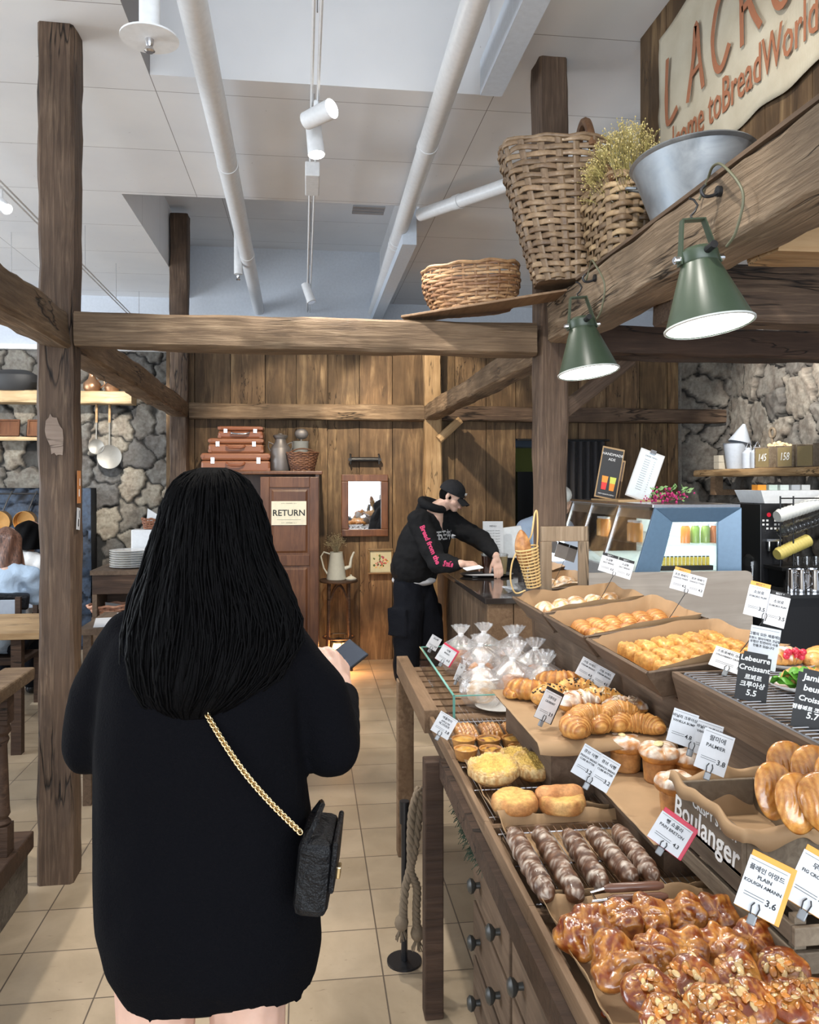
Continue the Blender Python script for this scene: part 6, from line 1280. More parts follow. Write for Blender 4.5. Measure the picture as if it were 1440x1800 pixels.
# coffee corner
r = thing('back_counter', 'black low counter of the coffee corner at the right picture edge', 'counter'); MB().bx((2.56, 4.3, 0), (3.6, 5.6, .98)).build('body', BLACK, r); MB().bx((2.55, 4.28, .98), (3.62, 5.62, 1.0)).build('countertop', plain('black_top', (.02, .02, .02), .2), r)
Yc = 4.75
def bxp(px0, py0, px1, py1, Y0, Y1): a = at(px0, py1, Y=Y0); b = at(px1, py0, Y=Y0); return (a.x, Y0, a.z), (b.x, Y1, b.z)
r = thing('coffee_machine', 'tall black coffee machine with a red emblem and white button icons', 'coffee machine'); a, b = bxp(1337, 886, 1377, 1000, Yc, Yc+.35); MB().bx((a[0], Yc, 1.001), b).build('body', BLACK, r, bevel=.004)
cx_ = (a[0]+b[0])/2; e = at(1352, 905, Y=Yc-.002); m = MB(); m.lathe([(0, 0), (.014, 0), (.014, .002), (0, .002)], n=20); o = m.build('emblem', plain('emblem_red', (.7, .02, .05), .4), r); o.location = (e.x, Yc-.0005, e.z); o.rotation_euler = (math.pi/2, 0, 0)
for j in range(3):
    for i in range(5):
        q_ = at(1342+i*7, 915+j*7, Y=Yc); MB().bx((q_.x-.007, Yc-.002, q_.z-.006), (q_.x+.007, Yc, q_.z+.006)).build('button', plain('icon_white', (.8, .8, .8), .5), r) if (i, j) not in ((2, 0), (0, 2), (2, 1)) else None
for dx in (-.03, .03): MB().cyl((cx_+dx, Yc-.02, 1.27), (cx_+dx, Yc-.02, 1.21), .008, n=10).build('spout', STEEL, r)
MB().bx((cx_-.05, Yc-.03, 1.27), (cx_+.05, Yc, 1.285)).build('spout_bar', STEEL, r)
# wire cup rack with three slanting sleeves of cups
r = thing('cup_rack', 'black wire rack holding slanting sleeves of cups', 'rack'); y = Yc-.12
for px in (1372, 1395): q_ = at(px, 870, Y=y); MB().cyl((q_.x, y, 1.0), (q_.x, y, at(px, 872, Y=y).z), .005, n=8).build('upright', DSTEEL, r); MB().cyl((q_.x, y+.3, 1.0), (q_.x, y+.3, at(px, 872, Y=y).z), .005, n=8).build('upright', DSTEEL, r)
for z_ in (at(1380, 876, Y=y).z, at(1380, 1000, Y=y).z): q0 = at(1372, 900, Y=y).x; MB().cyl((q0, y, z_), (q0+.5, y, z_), .004, n=8).build('crossbar', DSTEEL, r)
for (p0, p1, rr, c, nm, cups) in (((1366, 908), (1450, 880), .042, plain('paper_cup', (.78, .78, .74), .5), 'long sleeve of white paper cups, topmost in the rack', 14), ((1372, 936), (1442, 912), .040, glass('clear_cup'), 'sleeve of clear plastic cups, middle of the rack', 10), ((1366, 975), (1420, 950), .040, plain('yellow_cup', (.72, .58, .16), .5), 'sleeve of yellow printed cups, lowest in the rack', 12)):
    A_ = at(*p0, Y=y-.01); B_ = at(*p1, Y=y+.05); m = MB(); n = cups
    for i in range(n): u = A_.lerp(B_, i/n); v_ = A_.lerp(B_, (i+.96)/n); m.tube([u, u.lerp(v_, .85), v_], [rr*.80, rr*.92, rr], 20)
    o = m.build('cup_sleeve', c, smooth=True); tag(o, nm, 'cup stack')
a, b = bxp(1338, 862, 1440, 884, Yc, Yc+.3); r = thing('white_bin', 'white plastic tray with small boxes on top of the coffee machine', 'tray', (0, 0, 0)); zz = at(1350, 885, Y=Yc).z
m = MB(); m.hexa([(a[0]+.03, Yc+.01, zz), (b[0]+.1, Yc+.01, zz), (b[0]+.1, Yc+.3, zz), (a[0]+.03, Yc+.3, zz), (a[0], Yc, b[2]), (b[0]+.12, Yc, b[2]), (b[0]+.12, Yc+.32, b[2]), (a[0], Yc+.32, b[2])]); m.build('tray_body', WHITE, r)
for i, (px, c) in enumerate(((1348, (.75, .28, .03)), (1368, (.45, .55, .50)), (1388, (.55, .62, .60)), (1408, (.35, .37, .40)), (1426, (.5, .52, .52)))): q_ = at(px, 862, Y=Yc); o = MB().bx((q_.x-.03, Yc+.05, b[2]+.001), (q_.x+.027, Yc+.12, b[2]+.035)).build('small_box', plain('bx%d' % i, c, .5)); tag(o, ('orange', 'pale green', 'pale grey', 'dark grey', 'light grey')[i]+' small box on the white tray above the coffee machine', 'box')
r = thing('drip_shelf', 'black shelf with steel edge under the small glasses', 'shelf'); a, b = bxp(1375, 997, 1440, 1004, Yc-.2, Yc); MB().bx((a[0], Yc-.2, a[2]), (b[0]+.2, Yc+.1, b[2])).build('shelf', DSTEEL, r); MB().bx((a[0]+.03, Yc-.17, 1.0), (a[0]+.05, Yc+.05, a[2])).build('support', DSTEEL, r); MB().bx((b[0]+.15, Yc-.17, 1.0), (b[0]+.17, Yc+.05, a[2])).build('support', DSTEEL, r)
zsh = b[2]
for i, px in enumerate((1404, 1420, 1436)): q_ = at(px, 990, Y=Yc-.12); m = MB(); m.lathe([(0, 0), (.020, 0), (.027, .055), (.024, .055), (.018, .006), (0, .006)], n=20); o = m.build('shot_glass', GL, smooth=True); o.location = (q_.x, Yc-.12, zsh+.001); tag(o, ('leftmost', 'middle', 'rightmost')[i]+' small shot glass on the black shelf', 'glass')
CHR = plain('polished_steel', (.75, .75, .77), .08, 1)
for i, (px, rr) in enumerate(((1385, .03), (1401, .045), (1424, .055), (1446, .055))):
    q_ = at(px, 1045, Y=Yc-.3); r = thing('steel_pitcher', ('slim', 'medium', 'large', 'rightmost large')[i]+' polished steel milk pitcher on the black counter', 'pitcher', (q_.x, 4.42, 1.001)); m = MB(); m.lathe([(0, 0), (rr, 0), (rr*1.02, .01), (rr*.85, .11), (rr*.92, .13), (rr*.88, .13), (rr*.8, .1), (rr*.9, .01), (0, .01)], n=28); m.build('body', CHR, r, smooth=True)
    m = MB(); m.tube(cr([(rr*.3, -rr*.8, .11), (rr*.5, -rr*1.5, .10), (rr*.5, -rr*1.5, .04), (rr*.3, -rr*.95, .02)]), .004, 6); m.build('handle', CHR, r, smooth=True)
q_ = at(1328, 1010, Y=4.8); r = thing('glass_cloche', 'clear glass cloche beside the black coffee machine', 'glass cover', (q_.x, 4.85, 1.001)); m = MB(); m.lathe([(.055, 0), (.055, .13), (.05, .16), (.03, .18), (0, .185)], n=24, cap=False); m.build('dome', GL, r, smooth=True); m = MB(); m.lathe([(0, 0), (.06, 0), (.06, .006), (0, .006)], n=24); m.build('base', STEEL, r)
# right wall shelf and its things
zs2 = at(1300, 826, Y=7.0).z-.03; xs0 = 3.63
beam('wall_shelf', (3.80, 7.25, zs2), (3.80, 4.9, zs2), .34, .065, W_LIGHT, 'thick live-edge wood shelf on the right stone wall', 'shelf', 31, rough=.006)
m = MB(); q_ = at(1289, 860, X=3.75); m.bx((3.70, 6.98, zs2-.20), (3.78, 7.06, zs2-.035)); m.bx((3.78, 6.98, zs2-.2), (4.12, 7.06, zs2-.15)); tag(m.build('shelf_bracket', W_TRAY), 'short wooden bracket under the live-edge shelf', 'bracket')
zt5 = zs2+.036; ZW = plain('whitewashed_tin', (.42, .46, .52), .5, .2)
def sy(px): return at(px, 800, X=3.74).y
m = MB(); m.lathe([(0, 0), (.075, 0), (.105, .22), (.112, .225), (.10, .22), (.07, .01)], n=28); o = m.build('tin_bucket', ZW, smooth=True); o.location = (3.76, sy(1290), zt5); tag(o, 'pale tin bucket at the left end of the live-edge shelf', 'bucket')
m = MB(); m.lathe([(.10, 0), (.05, .10), (.012, .17), (0, .172)], n=24, cap=False); o = m.build('tin_funnel', ZW, smooth=True); o.location = (3.78, sy(1293), zt5+.228); o.rotation_euler = (0, .25, 0); tag(o, 'pale tin funnel standing in the bucket on the live-edge shelf', 'funnel')
for i, px in enumerate((1316, 1331)):
    r = thing('tin_bottle', 'pale tin bottle on the live-edge shelf, '+('left', 'right')[i]+' of two', 'bottle', (3.74, sy(px), zt5)); m = MB(); m.lathe([(0, 0), (.055, 0), (.055, .13), (.03, .155), (.03, .175), (0, .175)], n=24); m.build('body', ZW, r, smooth=True); m = MB(); m.tube(cr([(-.03, 0, .16), (0, -.01, .22), (.03, 0, .16)]), .004, 6); m.build('bail', STEEL, r)
r = thing('wooden_ladle', 'wooden ladle with a ring end standing behind the tin bottles', 'ladle', (3.92, sy(1323), zt5)); m = MB(); m.tube([(0, 0, 0), (0, .0, .26)], .012, 8); m.tube([(0, .04*math.cos(a), .30+.04*math.sin(a)) for a in [k*2*math.pi/20 for k in range(20)]], .012, 8, closed=True); m.build('handle', CRW, r, smooth=True)
for i, (px, tx, lb) in enumerate(((1352, '145', 'leftmost small wooden crate, numbered 145, on the live-edge shelf'), (1392, '158', 'small wooden crate numbered 158 on the live-edge shelf'), (1428, '', 'third small wooden crate on the live-edge shelf, at the picture edge'))):
    r = thing('number_crate', lb, 'crate', (3.68, sy(px), zt5), (0, 0, 0)); w2 = .105; OL = plain('khaki_paint', (.25, .19, .09), .7)
    MB().bx((0, -w2+.012, .006), (.008, w2-.012, .155)).build('front', OL, r); 
    for s_ in (-1, 1): MB().bx((-.004, s_*w2-.012, 0), (.26, s_*w2+.003, .17)).build('side', CRW, r, bevel=.002)
    MB().bx((.0, -w2, 0), (.26, w2, .006)).build('base', CRW, r); MB().bx((.252, -w2, .006), (.26, w2, .17)).build('back', CRW, r)
    if tx: text(tx, .085, CHALK, r, frame((0, -1, 0), (-1, 0, 0), (-.002, 0, .08)), shear=.2)
m = MB()
for i in range(30): q_ = random.uniform(0, 1); m.col = (.55, .46, .30); m.ball((3.80+random.uniform(-.04, .05), lerp(sy(1345), sy(1372), q_), zt5+.17+random.uniform(-.01, .03)), random.uniform(.016, .026), 8)
o = m.build('garlic_string', SOFT, smooth='all'); tag(o, 'string of dried garlic bulbs draped over the crate numbered 145', 'garlic')
for i in range(2): o = MB().bx((3.66, sy(1274)-.045, zt5+i*.062), (3.74, sy(1274)+.045, zt5+.06+i*.062)).build('small_box', plain('cream_box', (.5, .45, .36), .7)); tag(o, ('lower', 'upper')[i]+' small cream box left of the tin bucket', 'box')
# black post stand and ropes beside the display stand
p = at(711, 1408, Y=2.75); r = thing('barrier_post', 'short black tubular post in the aisle end of the display stand', 'post', (p.x, 2.75, 0)); MB().cyl((0, 0, .0), (0, 0, p.z-.07), .011, n=16).build('tube', BLACK, r, smooth=True); MB().cyl((0, 0, p.z-.075), (0, 0, p.z), .017, n=20).build('cap', BLACK, r, smooth=True); MB().cyl((0, 0, 0), (0, 0, .008), .06, n=24).build('foot', BLACK, r)
ROPE = plain('hemp_rope', (.20, .15, .10), .9, bump=.6, scale=90)
r = thing('knotted_rope', 'thick twisted hemp rope with frayed knots hanging from the display stand', 'rope', (0, 0, 0))
def rope(pts, R, strands=3, tw=9):
    P_ = cr(pts, 14); m = MB(); n = len(P_)
    for s_ in range(strands):
        Q = []
        for i, p_ in enumerate(P_): a = 2*math.pi*s_/strands+tw*2*math.pi*i/n; Q.append(Vector(p_)+Vector((math.cos(a)*R*.55, math.sin(a)*R*.55, 0)))
        m.tube(Q, R*.62, 8)
    return m.build('strand', ROPE, r, smooth='all')
Yr = 2.70
g_ = lambda px, py: at(px, py, Y=Yr)
rope([g_(738, 1385), g_(726, 1420), g_(722, 1470), g_(722, 1520), g_(713, 1560), g_(709, 1600), g_(708, 1618)], .013, tw=7)
rope([g_(741, 1390), g_(736, 1440), g_(728, 1500), g_(722, 1530), g_(733, 1560), g_(732, 1600), g_(733, 1632)], .013, tw=8)
for (px, py) in ((706, 1622), (734, 1640)):
    q_ = g_(px, py); m = MB(); m.ball(q_, .024, 12, (1, 1, 1.2))
    for i in range(30): a = random.uniform(0, 6.28); m.tube([q_+Vector((0, 0, -.01)), q_+Vector((math.cos(a)*.02, math.sin(a)*.02, -.045-random.random()*.012))], .0018, 4)
    m.build('frayed_knot', ROPE, r, smooth='all')
m = MB(); q_ = g_(739, 1388); m.cyl(q_, q_+Vector((.07, -.0, .0)), .006, n=8); m.build('peg', DSTEEL, r)
r = thing('evergreen_garland', 'dark green evergreen garland tucked along the stand edge behind the dark post', 'garland', (0, 0, 0)); m = MB(); rg = random.Random(4)
for i in range(520):
    t_ = rg.random(); c_ = Vector((.455, lerp(2.43, 1.98, t_), .735-.05*math.sin(t_*3)+rg.uniform(-.03, .01))); e = c_+Vector((rg.uniform(-.035, .01), rg.uniform(-.04, .04), rg.uniform(-.05, .02))); m.tube([c_, e], .0009, 3)
m.tube([(.46, 2.43, .72), (.46, 2.2, .69), (.46, 1.98, .72)], .006, 6); o = m.build('needles', plain('pine_green', (.012, .035, .018), .7), r); o['kind'] = 'stuff'
# ================================================ PEOPLE
random.seed(5)
t = NT('skin'); v = t.coord(); n = t.noise(v, 30, 3); t.set(Base_Color=t.ramp(n, [(.3, (.60, .37, .28)), (.7, (.68, .44, .34))]), Roughness=.5); t.b.inputs['Subsurface Weight'].default_value = .15; t.b.inputs['Subsurface Radius'].default_value = (.02, .008, .004); SKIN = t.m
def cloth(name, c, rough=.9, bump=.4, sheen=.0, scale=9):
    t = NT(name); v = t.coord(); n = t.noise(v, scale, 4, .5, .8); n2 = t.noise(v, 260, 2)
    t.set(Base_Color=c, Roughness=rough); t.b.inputs['Specular IOR Level'].default_value = .2
    t.bump(t.mix(.25, n, n2, 'ADD'), bump, .02); return t.m
def caps(m, pts, n=14):
    """chain of tapered capsules: pts = [((x,y,z), r), ...]; r may be (r, sx, sy, sz) only for single balls"""
    for p, r in pts: m.ball(Vector(p), r, n)
    for (a, ra), (b, rb) in zip(pts, pts[1:]):
        if (Vector(a)-Vector(b)).length > 1e-4: m.cyl(a, b, ra, rb, n)
    return m
from mathutils.bvhtree import BVHTree
def fuse(m, name, mat, parent, voxel=.008, smooth=6, label=None, fac=.5):
    o = m.build(name, mat, parent, smooth='all')
    r = o.modifiers.new('r', 'REMESH'); r.mode = 'VOXEL'; r.voxel_size = voxel; r.use_smooth_shade = True
    s = o.modifiers.new('s', 'SMOOTH'); s.factor = fac; s.iterations = smooth
    bake(o); 
    for p in o.data.polygons: p.use_smooth = True
    if not o.data.materials: o.data.materials.append(mat)
    if label: o['label'] = label
    return o
def ruffle(o, f):
    me = o.data; n = len(me.vertices); co = np.empty(n*3); me.vertices.foreach_get('co', co); co = co.reshape(-1, 3)
    no = np.array([tuple(v_.vector) for v_ in me.vertex_normals]); k = np.array([f(p_) for p_ in co]); me.vertices.foreach_set('co', (co+no*k[:, None]).ravel()); me.update()
def hand(m, W, side=1, curl=(.5, .7, .5), spread=.12, thumb=(.6, .3), sc_=1.0, curls=None):
    """W: matrix of the wrist; +Y along the hand, +Z out of the back of the hand, thumb towards +X*side"""
    old = m.M; m.M = old @ W @ Matrix.Scale(sc_, 4)
    caps(m, [((0, -.01, 0), .024), ((0, .02, 0), .023)])
    for x in (-.026, -.009, .009, .025): caps(m, [((x*.7, .015, 0), .014), ((x, .078, 0), .0125)], 10)
    ln = (.062, .074, .068, .052)
    for i in range(4):
        x = (.029, .010, -.010, -.028)[i]*side; L = ln[i]; P = Vector((x, .082, 0)); a = 0; sp = (.029, .010, -.010, -.028)[i]*side*spread*10; ch = [(tuple(P), .0105)]; cu = curls[i] if curls else curl
        for k, f in enumerate((.45, .31, .24)):
            a += cu[k]; d = Vector((sp*.35, math.cos(a), -math.sin(a))).normalized(); P = P+d*L*f; ch.append((tuple(P), (.0095, .0085, .0072)[k]))
        caps(m, ch, 10)
    P = Vector((.022*side, .018, -.004)); d1 = Vector((math.sin(thumb[0])*side, math.cos(thumb[0]), -.35)).normalized(); Q = P+d1*.045; d2 = Vector((math.sin(thumb[0]-thumb[1])*side, math.cos(thumb[0]-thumb[1]), -.45)).normalized()
    caps(m, [(tuple(P), .014), (tuple(Q), .0115), (tuple(Q+d2*.028), .0100), (tuple(Q+d2*.048), .0085)], 10); m.M = old
def head(m, C, face, up=(0, 0, 1), s=1.0):
    """skull, jaw, nose, ears; returns the head frame (x=right ear side, y=face, z=up)"""
    f = Vector(face).normalized(); u = Vector(up); u = (u-f*u.dot(f)).normalized(); x = f.cross(u); F = Matrix((x, f, u)).transposed().to_4x4(); F.translation = Vector(C)
    old = m.M; m.M = old @ F @ Matrix.Scale(s, 4)
    m.ball((0, -.012, .035), .090, 22, (.84, 1.02, .92)); m.ball((0, .030, -.018), .064, 20, (.92, .95, 1.15)); m.ball((0, .052, -.072), .034, 16, (1.05, .8, .75)); m.ball((0, .072, .035), .03, 14, (1.5, .5, .5))
    for s_ in (-1, 1): m.ball((s_*.034, .045, -.03), .032, 14); caps(m, [((s_*.06, .0, -.045), .022), ((s_*.02, .06, -.085), .018)]); m.ball((s_*.076, -.012, -.005), .020, 12, (.42, .8, 1.35))
    caps(m, [((0, .088, .018), .008), ((0, .100, -.008), .0105), ((0, .106, -.020), .012)], 10); m.ball((0, .092, -.048), .014, 12, (1.5, .7, .5)); m.ball((0, .090, -.058), .012, 12, (1.5, .7, .5))
    m.M = old; return F @ Matrix.Scale(s, 4)
def face_parts(F, par, lids=True):
    m = MB(F)
    for s_ in (-1, 1): m.ball((s_*.031, .086, .012), .0075, 10, (1.5, .5, .55 if lids else 1))
    m.build('eye', plain('eye_dark', (.03, .02, .018), .2), par, smooth='all'); m = MB(F)
    for s_ in (-1, 1): caps(m, [((s_*.016, .095, .030), .0028), ((s_*.032, .094, .034), .0032), ((s_*.047, .084, .030), .002)], 8)
    m.build('eyebrow', plain('brow_black', (.02, .015, .012), .8), par); m = MB(F); m.ball((0, .1015, -.0525), .007, 10, (2.6, .6, .75)); m.build('lips', plain('lips', (.42, .17, .15), .45), par, smooth='all')

# ---- woman in the black coat, back to the camera
W0 = Vector((-.19, 1.62, 0)); r = thing('person', 'person with long black hair in a black coat, seen from behind, phone in right hand', 'person', W0)
def q(px, py, Y): return at(px, py, Y=Y)-W0
YB = 1.62
b = MB()
hip = q(375, 1560, YB); 
for sx in (-1, 1): caps(b, [((sx*.085-.015, 0, .80), .085), ((sx*.088-.012, -.005, .55), .072), ((sx*.085-.01, .0, .44), .052), ((sx*.085-.01, -.01, .30), .052), ((sx*.085-.01, -.005, .10), .034), ((sx*.085-.01, .0, .055), .034), ((sx*.085-.01, .10, .03), .030)])
caps(b, [((-.01, 0, .85), .12), ((-.005, .0, 1.05), .105), ((.0, 0, 1.25), .12), ((0, 0, 1.36), .07), ((0, .005, 1.45), .048), ((0, .02, 1.50), .048)])
Fh = head(b, (0, .03, 1.545), (.08, 1, -.12))
shR, elR, wrR = q(500, 1122, 1.62), q(583, 1312, 1.64), q(602, 1222, 1.86)
shL, elL, wrL = q(225, 1115, 1.62), q(160, 1312, 1.68), q(215, 1250, 1.88)
for S, E_, Wr in ((shR, elR, wrR), (shL, elL, wrL)): caps(b, [((0, 0, 1.33), .045), (tuple(S), .036), (tuple(E_), .036), (tuple(Wr), .026)])
hd = (q(598, 1150, 1.94)-wrR).normalized()
HM = Matrix((hd.cross(Vector((.75, -.6, .2))).normalized(), hd, Vector((0, 0, 0)))).to_4x4()
zax = Vector((.85, -.45, .15)); zax = (zax-hd*zax.dot(hd)).normalized(); xax = hd.cross(zax); HM = Matrix((xax, hd, zax)).transposed().to_4x4(); HM.translation = wrR+hd*.012
hand(b, HM, side=-1, curl=(.75, .8, .5), thumb=(.35, .2))
hl = Vector((.35, .7, .45)).normalized(); zl = Vector((-.8, .3, .2)); zl = (zl-hl*zl.dot(hl)).normalized(); HL = Matrix((hl.cross(zl), hl, zl)).transposed().to_4x4(); HL.translation = wrL+hl*.012
hand(b, HL, side=1, curl=(.5, .7, .5))
body = fuse(b, 'body', SKIN, r, .0055, 4)
# coat: body shell from cross-sections measured down the back
COAT = cloth('black_wool', (.0028, .0028, .004), .95, .5, scale=5); COAT.node_tree.nodes['Principled BSDF'].inputs['Specular IOR Level'].default_value = .08
secs = [(1035, 300, 452, .055), (1070, 238, 498, .085), (1105, 195, 525, .105), (1150, 180, 535, .120), (1220, 172, 532, .13), (1300, 166, 530, .135), (1380, 163, 535, .14), (1460, 163, 543, .15), (1540, 168, 550, .16), (1600, 174, 558, .165), (1655, 188, 566, .165), (1705, 222, 556, .150)]
cm = MB()
def cfn(u, v):
    k = u*(len(secs)-1); i = min(int(k), len(secs)-2); f = k-i; f2 = f*f*(3-2*f) if 0 else f
    py = lerp(secs[i][0], secs[i+1][0], f2); xl_ = lerp(secs[i][1], secs[i+1][1], f2); xr_ = lerp(secs[i][2], secs[i+1][2], f2); dp = lerp(secs[i][3], secs[i+1][3], f2)
    L_ = q(xl_, py, YB); R__ = q(xr_, py, YB); a = 2*math.pi*v; c = (L_+R__)/2; hw = (R__.x-L_.x)/2; ca, sa = math.cos(a), math.sin(a); kk = (abs(ca)**2.5+abs(sa)**2.5)**(-1/2.5)
    fold = 1+.035*math.sin(a*5+u*2)*max(0, u-.3)+.02*noise.noise(Vector((ca*2, sa*2, u*5)))
    z = c.z
    if u > .93: z += (.018*math.sin(a*4+1)+.05*max(0, 1-abs(math.atan2(sa, ca)+1.55)/.10)) * (u-.93)/.07
    return (c.x+hw*ca*kk*fold, dp*sa*kk*fold+.0, z), (1, 1, 1)
cm.surf(cfn, 60, 64, cv=True, capends=True)
caps(cm, [((0, 0, 1.40), .062), ((0, 0, 1.34), .085)], 18)
for S, E_, Wr, s_ in ((shR, elR, wrR, 1), (shL, elL, wrL, -1)):
    S2 = S+Vector((-.012*s_, 0, -.005)); mid = S.lerp(E_, .5)+Vector((.018*s_, 0, 0)); m2 = E_.lerp(Wr, .5)
    caps(cm, [((s_*.09, 0, 1.345), .066), (tuple(S2), .060), (tuple(mid), .058), (tuple(E_), .060), (tuple(m2), .048), (tuple(Wr-(Wr-E_).normalized()*.02), .038)], 20)
coat = fuse(cm, 'coat', COAT, r, .009, 5)
ruffle(coat, lambda p: noise.noise(Vector((p[0]*7, p[1]*7, p[2]*4.5)))*.010+noise.noise(Vector((p[0]*22, p[1]*22, p[2]*12)))*.0035)
# collar and shoulder tab
# hair: a mass of locks from the crown over the back
HAIR = NT('black_hair'); v = HAIR.coord((60, 60, 2.2)); n = HAIR.noise(v, 6, 4); HAIR.set(Base_Color=HAIR.ramp(n, [(.3, (.002, .002, .002)), (.75, (.004, .0035, .004))]), Roughness=.6, Specular_IOR_Level=.05); HAIR.bump(n, .5, .006); HAIR = HAIR.m
hs = [(822, 352, 398, .03), (832, 328, 420, .065), (852, 308, 438, .092), (885, 293, 452, .105), (930, 282, 462, .108), (980, 266, 474, .108), (1030, 248, 500, .10), (1080, 236, 522, .100), (1130, 232, 520, .098), (1180, 240, 490, .085), (1215, 262, 440, .06), (1235, 300, 400, .03)]
hm = MB()
def hfn(u, v):
    k = u*(len(hs)-1); i = min(int(k), len(hs)-2); f = k-i; py = lerp(hs[i][0], hs[i+1][0], f); L_ = q(lerp(hs[i][1], hs[i+1][1], f), py, 1.60); R__ = q(lerp(hs[i][2], hs[i+1][2], f), py, 1.60); dp = lerp(hs[i][3], hs[i+1][3], f)
    a = 2*math.pi*v; c = (L_+R__)/2; hw = (R__.x-L_.x)/2; lock = 1+.030*math.sin(a*13+u*5)*min(1, u*3)+.018*math.sin(a*31-u*9)*min(1, u*3)
    back = -.02-.085*max(0, min(1, (u-.45)*1.8))
    y_ = dp*math.sin(a)*lock+back
    if math.sin(a) > 0 and .22 < u: y_ = min(y_, .02+back*.2)
    return (c.x+hw*math.cos(a)*lock, y_, c.z), (1, 1, 1)
hm.surf(hfn, 70, 120, cv=True, capends=True)
hair = hm.build('hair', HAIR, r, smooth='all')
st_ = MB(); rs = random.Random(9)
for i in range(420):
    a = rs.uniform(math.pi*.97, math.pi*2.03); u0 = rs.uniform(.02, .5); u1 = min(.99, u0+rs.uniform(.3, .6)); P_ = []
    for k in range(7):
        u = lerp(u0, u1, k/6); p_, _c2 = hfn(u, (a+.05*math.sin(u*9+i))/(2*math.pi)); c_ = Vector((0, 0, p_[2])); P_.append(Vector(p_)+(Vector(p_)-c_).normalized()*(.002+.010*math.sin(k/6*math.pi)*rs.random()))
    st_.tube(P_, [.0006]+[.0022]*5+[.0005], 4)
st_.build('hair_locks', HAIR, r, smooth='all')
for sx in (-1, 1): m = MB(); caps(m, [((sx*.085-.01, -.02, .035), .040), ((sx*.085-.01, .10, .032), .036)]); fuse(m, 'shoe', BLACK, r, .008, 3)
# phone held in the right hand
pc = q(592, 1168, 1.985)+W0; ph_ = thing('smartphone', 'dark smartphone held in the right hand of the person in the black coat', 'phone', pc, (.55, .45, -.80)); MB().box((0, 0, 0), (.072, .150, .008)).build('case', BLACK, ph_, bevel=.006)
MB().box((.02, .05, -.0048), (.026, .030, .002)).build('camera_bump', DSTEEL, ph_, bevel=.002); MB().box((0, 0, .0043), (.066, .142, .0006)).build('screen', plain('screen_dark', (.05, .06, .08), .1), ph_)
# chain bag
LEQ = cloth('black_leather', (.009, .009, .010), .38, .6, scale=28); GOLDM = plain('pale_gold', (.72, .55, .30), .25, 1)
bp = at(557, 1515, Y=1.50); r2 = thing('shoulder_bag', 'small black leather bag on a gold chain across the back of the black coat', 'bag', bp, (0, .10, -.12))
m = MB(); m.box((0, 0, 0), (.062, .15, .135)); m.build('body', LEQ, r2, bevel=.016); m = MB(); m.box((.034, 0, .025), (.010, .146, .092)); m.build('flap', LEQ, r2, bevel=.005); m = MB(); m.tube([(-.02, -.07, .062), (-.005, -.04, .095), (0, 0, .105), (-.005, .04, .095), (-.02, .07, .062)], .005, 6); m.build('top_handle', LEQ, r2)
m = MB(); m.box((.042, 0, -.012), (.008, .022, .022)); m.build('clasp', GOLDM, r2, bevel=.002)
ch = MB(); P_ = cr([at(343, 1212, Y=1.505), at(372, 1270, Y=1.475), at(420, 1345, Y=1.45), at(470, 1405, Y=1.445), at(527, 1462, Y=1.445)], 26); k = len(P_)
tot = sum((P_[i+1]-P_[i]).length for i in range(k-1)); N = 66; acc = 0; j = 0; Q = []
for i in range(N):
    tgt = tot*i/(N-1)
    while j < k-2 and acc+(P_[j+1]-P_[j]).length < tgt: acc += (P_[j+1]-P_[j]).length; j += 1
    d = P_[j+1]-P_[j]; Q.append((P_[j]+d*min(1, max(0, (tgt-acc)/max(1e-6, d.length))), d.normalized()))
for i, (p_, d) in enumerate(Q):
    side = d.cross(Vector((0, 1, 0))).normalized(); n_ = side.cross(d); a_ = math.radians(38)*(1 if i % 2 else -1); s2 = (side*math.cos(a_)+n_*math.sin(a_))
    ch.tube([p_+d*.0062*math.cos(t_)+s2*.0046*math.sin(t_) for t_ in [z_*2*math.pi/10 for z_ in range(10)]], .0016, 5, closed=True)
ch.v = [tuple(Vector(v_)) for v_ in ch.v]; o = ch.build('chain', GOLDM, None, smooth='all'); o.parent = r2; bpy.context.view_layer.update(); o.matrix_parent_inverse = r2.matrix_world.inverted()

# ---- man in the black hoodie and cap at the counter
M0 = Vector((.875, 6.05, 0)); r = thing('person', 'person in black cap and black hoodie reaching over the counter tray', 'person', M0)
def q(px, py, Y): return at(px, py, Y=Y)-M0
f = Vector((.80, -.60, 0)).normalized(); rt_ = Vector((f.y, -f.x, 0)); fl = lambda a, b_, z: rt_*a+f*b_+Vector((0, 0, z))   # a: to his right, b: forward
b = MB(); HP = fl(0, -.10, .90)
for s_, fo in ((1, -.05), (-1, .03)): caps(b, [(tuple(fl(s_*.09, -.10, .88)), .085), (tuple(fl(s_*.10, fo-.02, .50)), .056), (tuple(fl(s_*.10, fo-.05, .10)), .038), (tuple(fl(s_*.10, fo-.04, .05)), .036), (tuple(fl(s_*.11, fo+.10, .035)), .032)])
ch_ = fl(0, .04, 1.25); nk = q(768, 893, 6.03); hc = q(795, 872, 6.02)
caps(b, [(tuple(HP), .12), (tuple(fl(0, -.03, 1.05)), .115), (tuple(ch_), .13), (tuple(fl(0, .08, 1.36)), .08), (tuple(nk), .055), (tuple(hc+Vector((-.02, 0, -.04))), .055)])
lookd = Vector((.80, -.42, -.42)); Fm = head(b, tuple(hc), lookd, (.25, -.1, 1), 1.0)
sR, eR, wR = fl(.18, .06, 1.36), q(770, 990, 5.72), q(812, 991, 5.50); sL, eL, wL = fl(-.18, .09, 1.36), q(846, 948, 5.98), q(872, 977, 5.70)
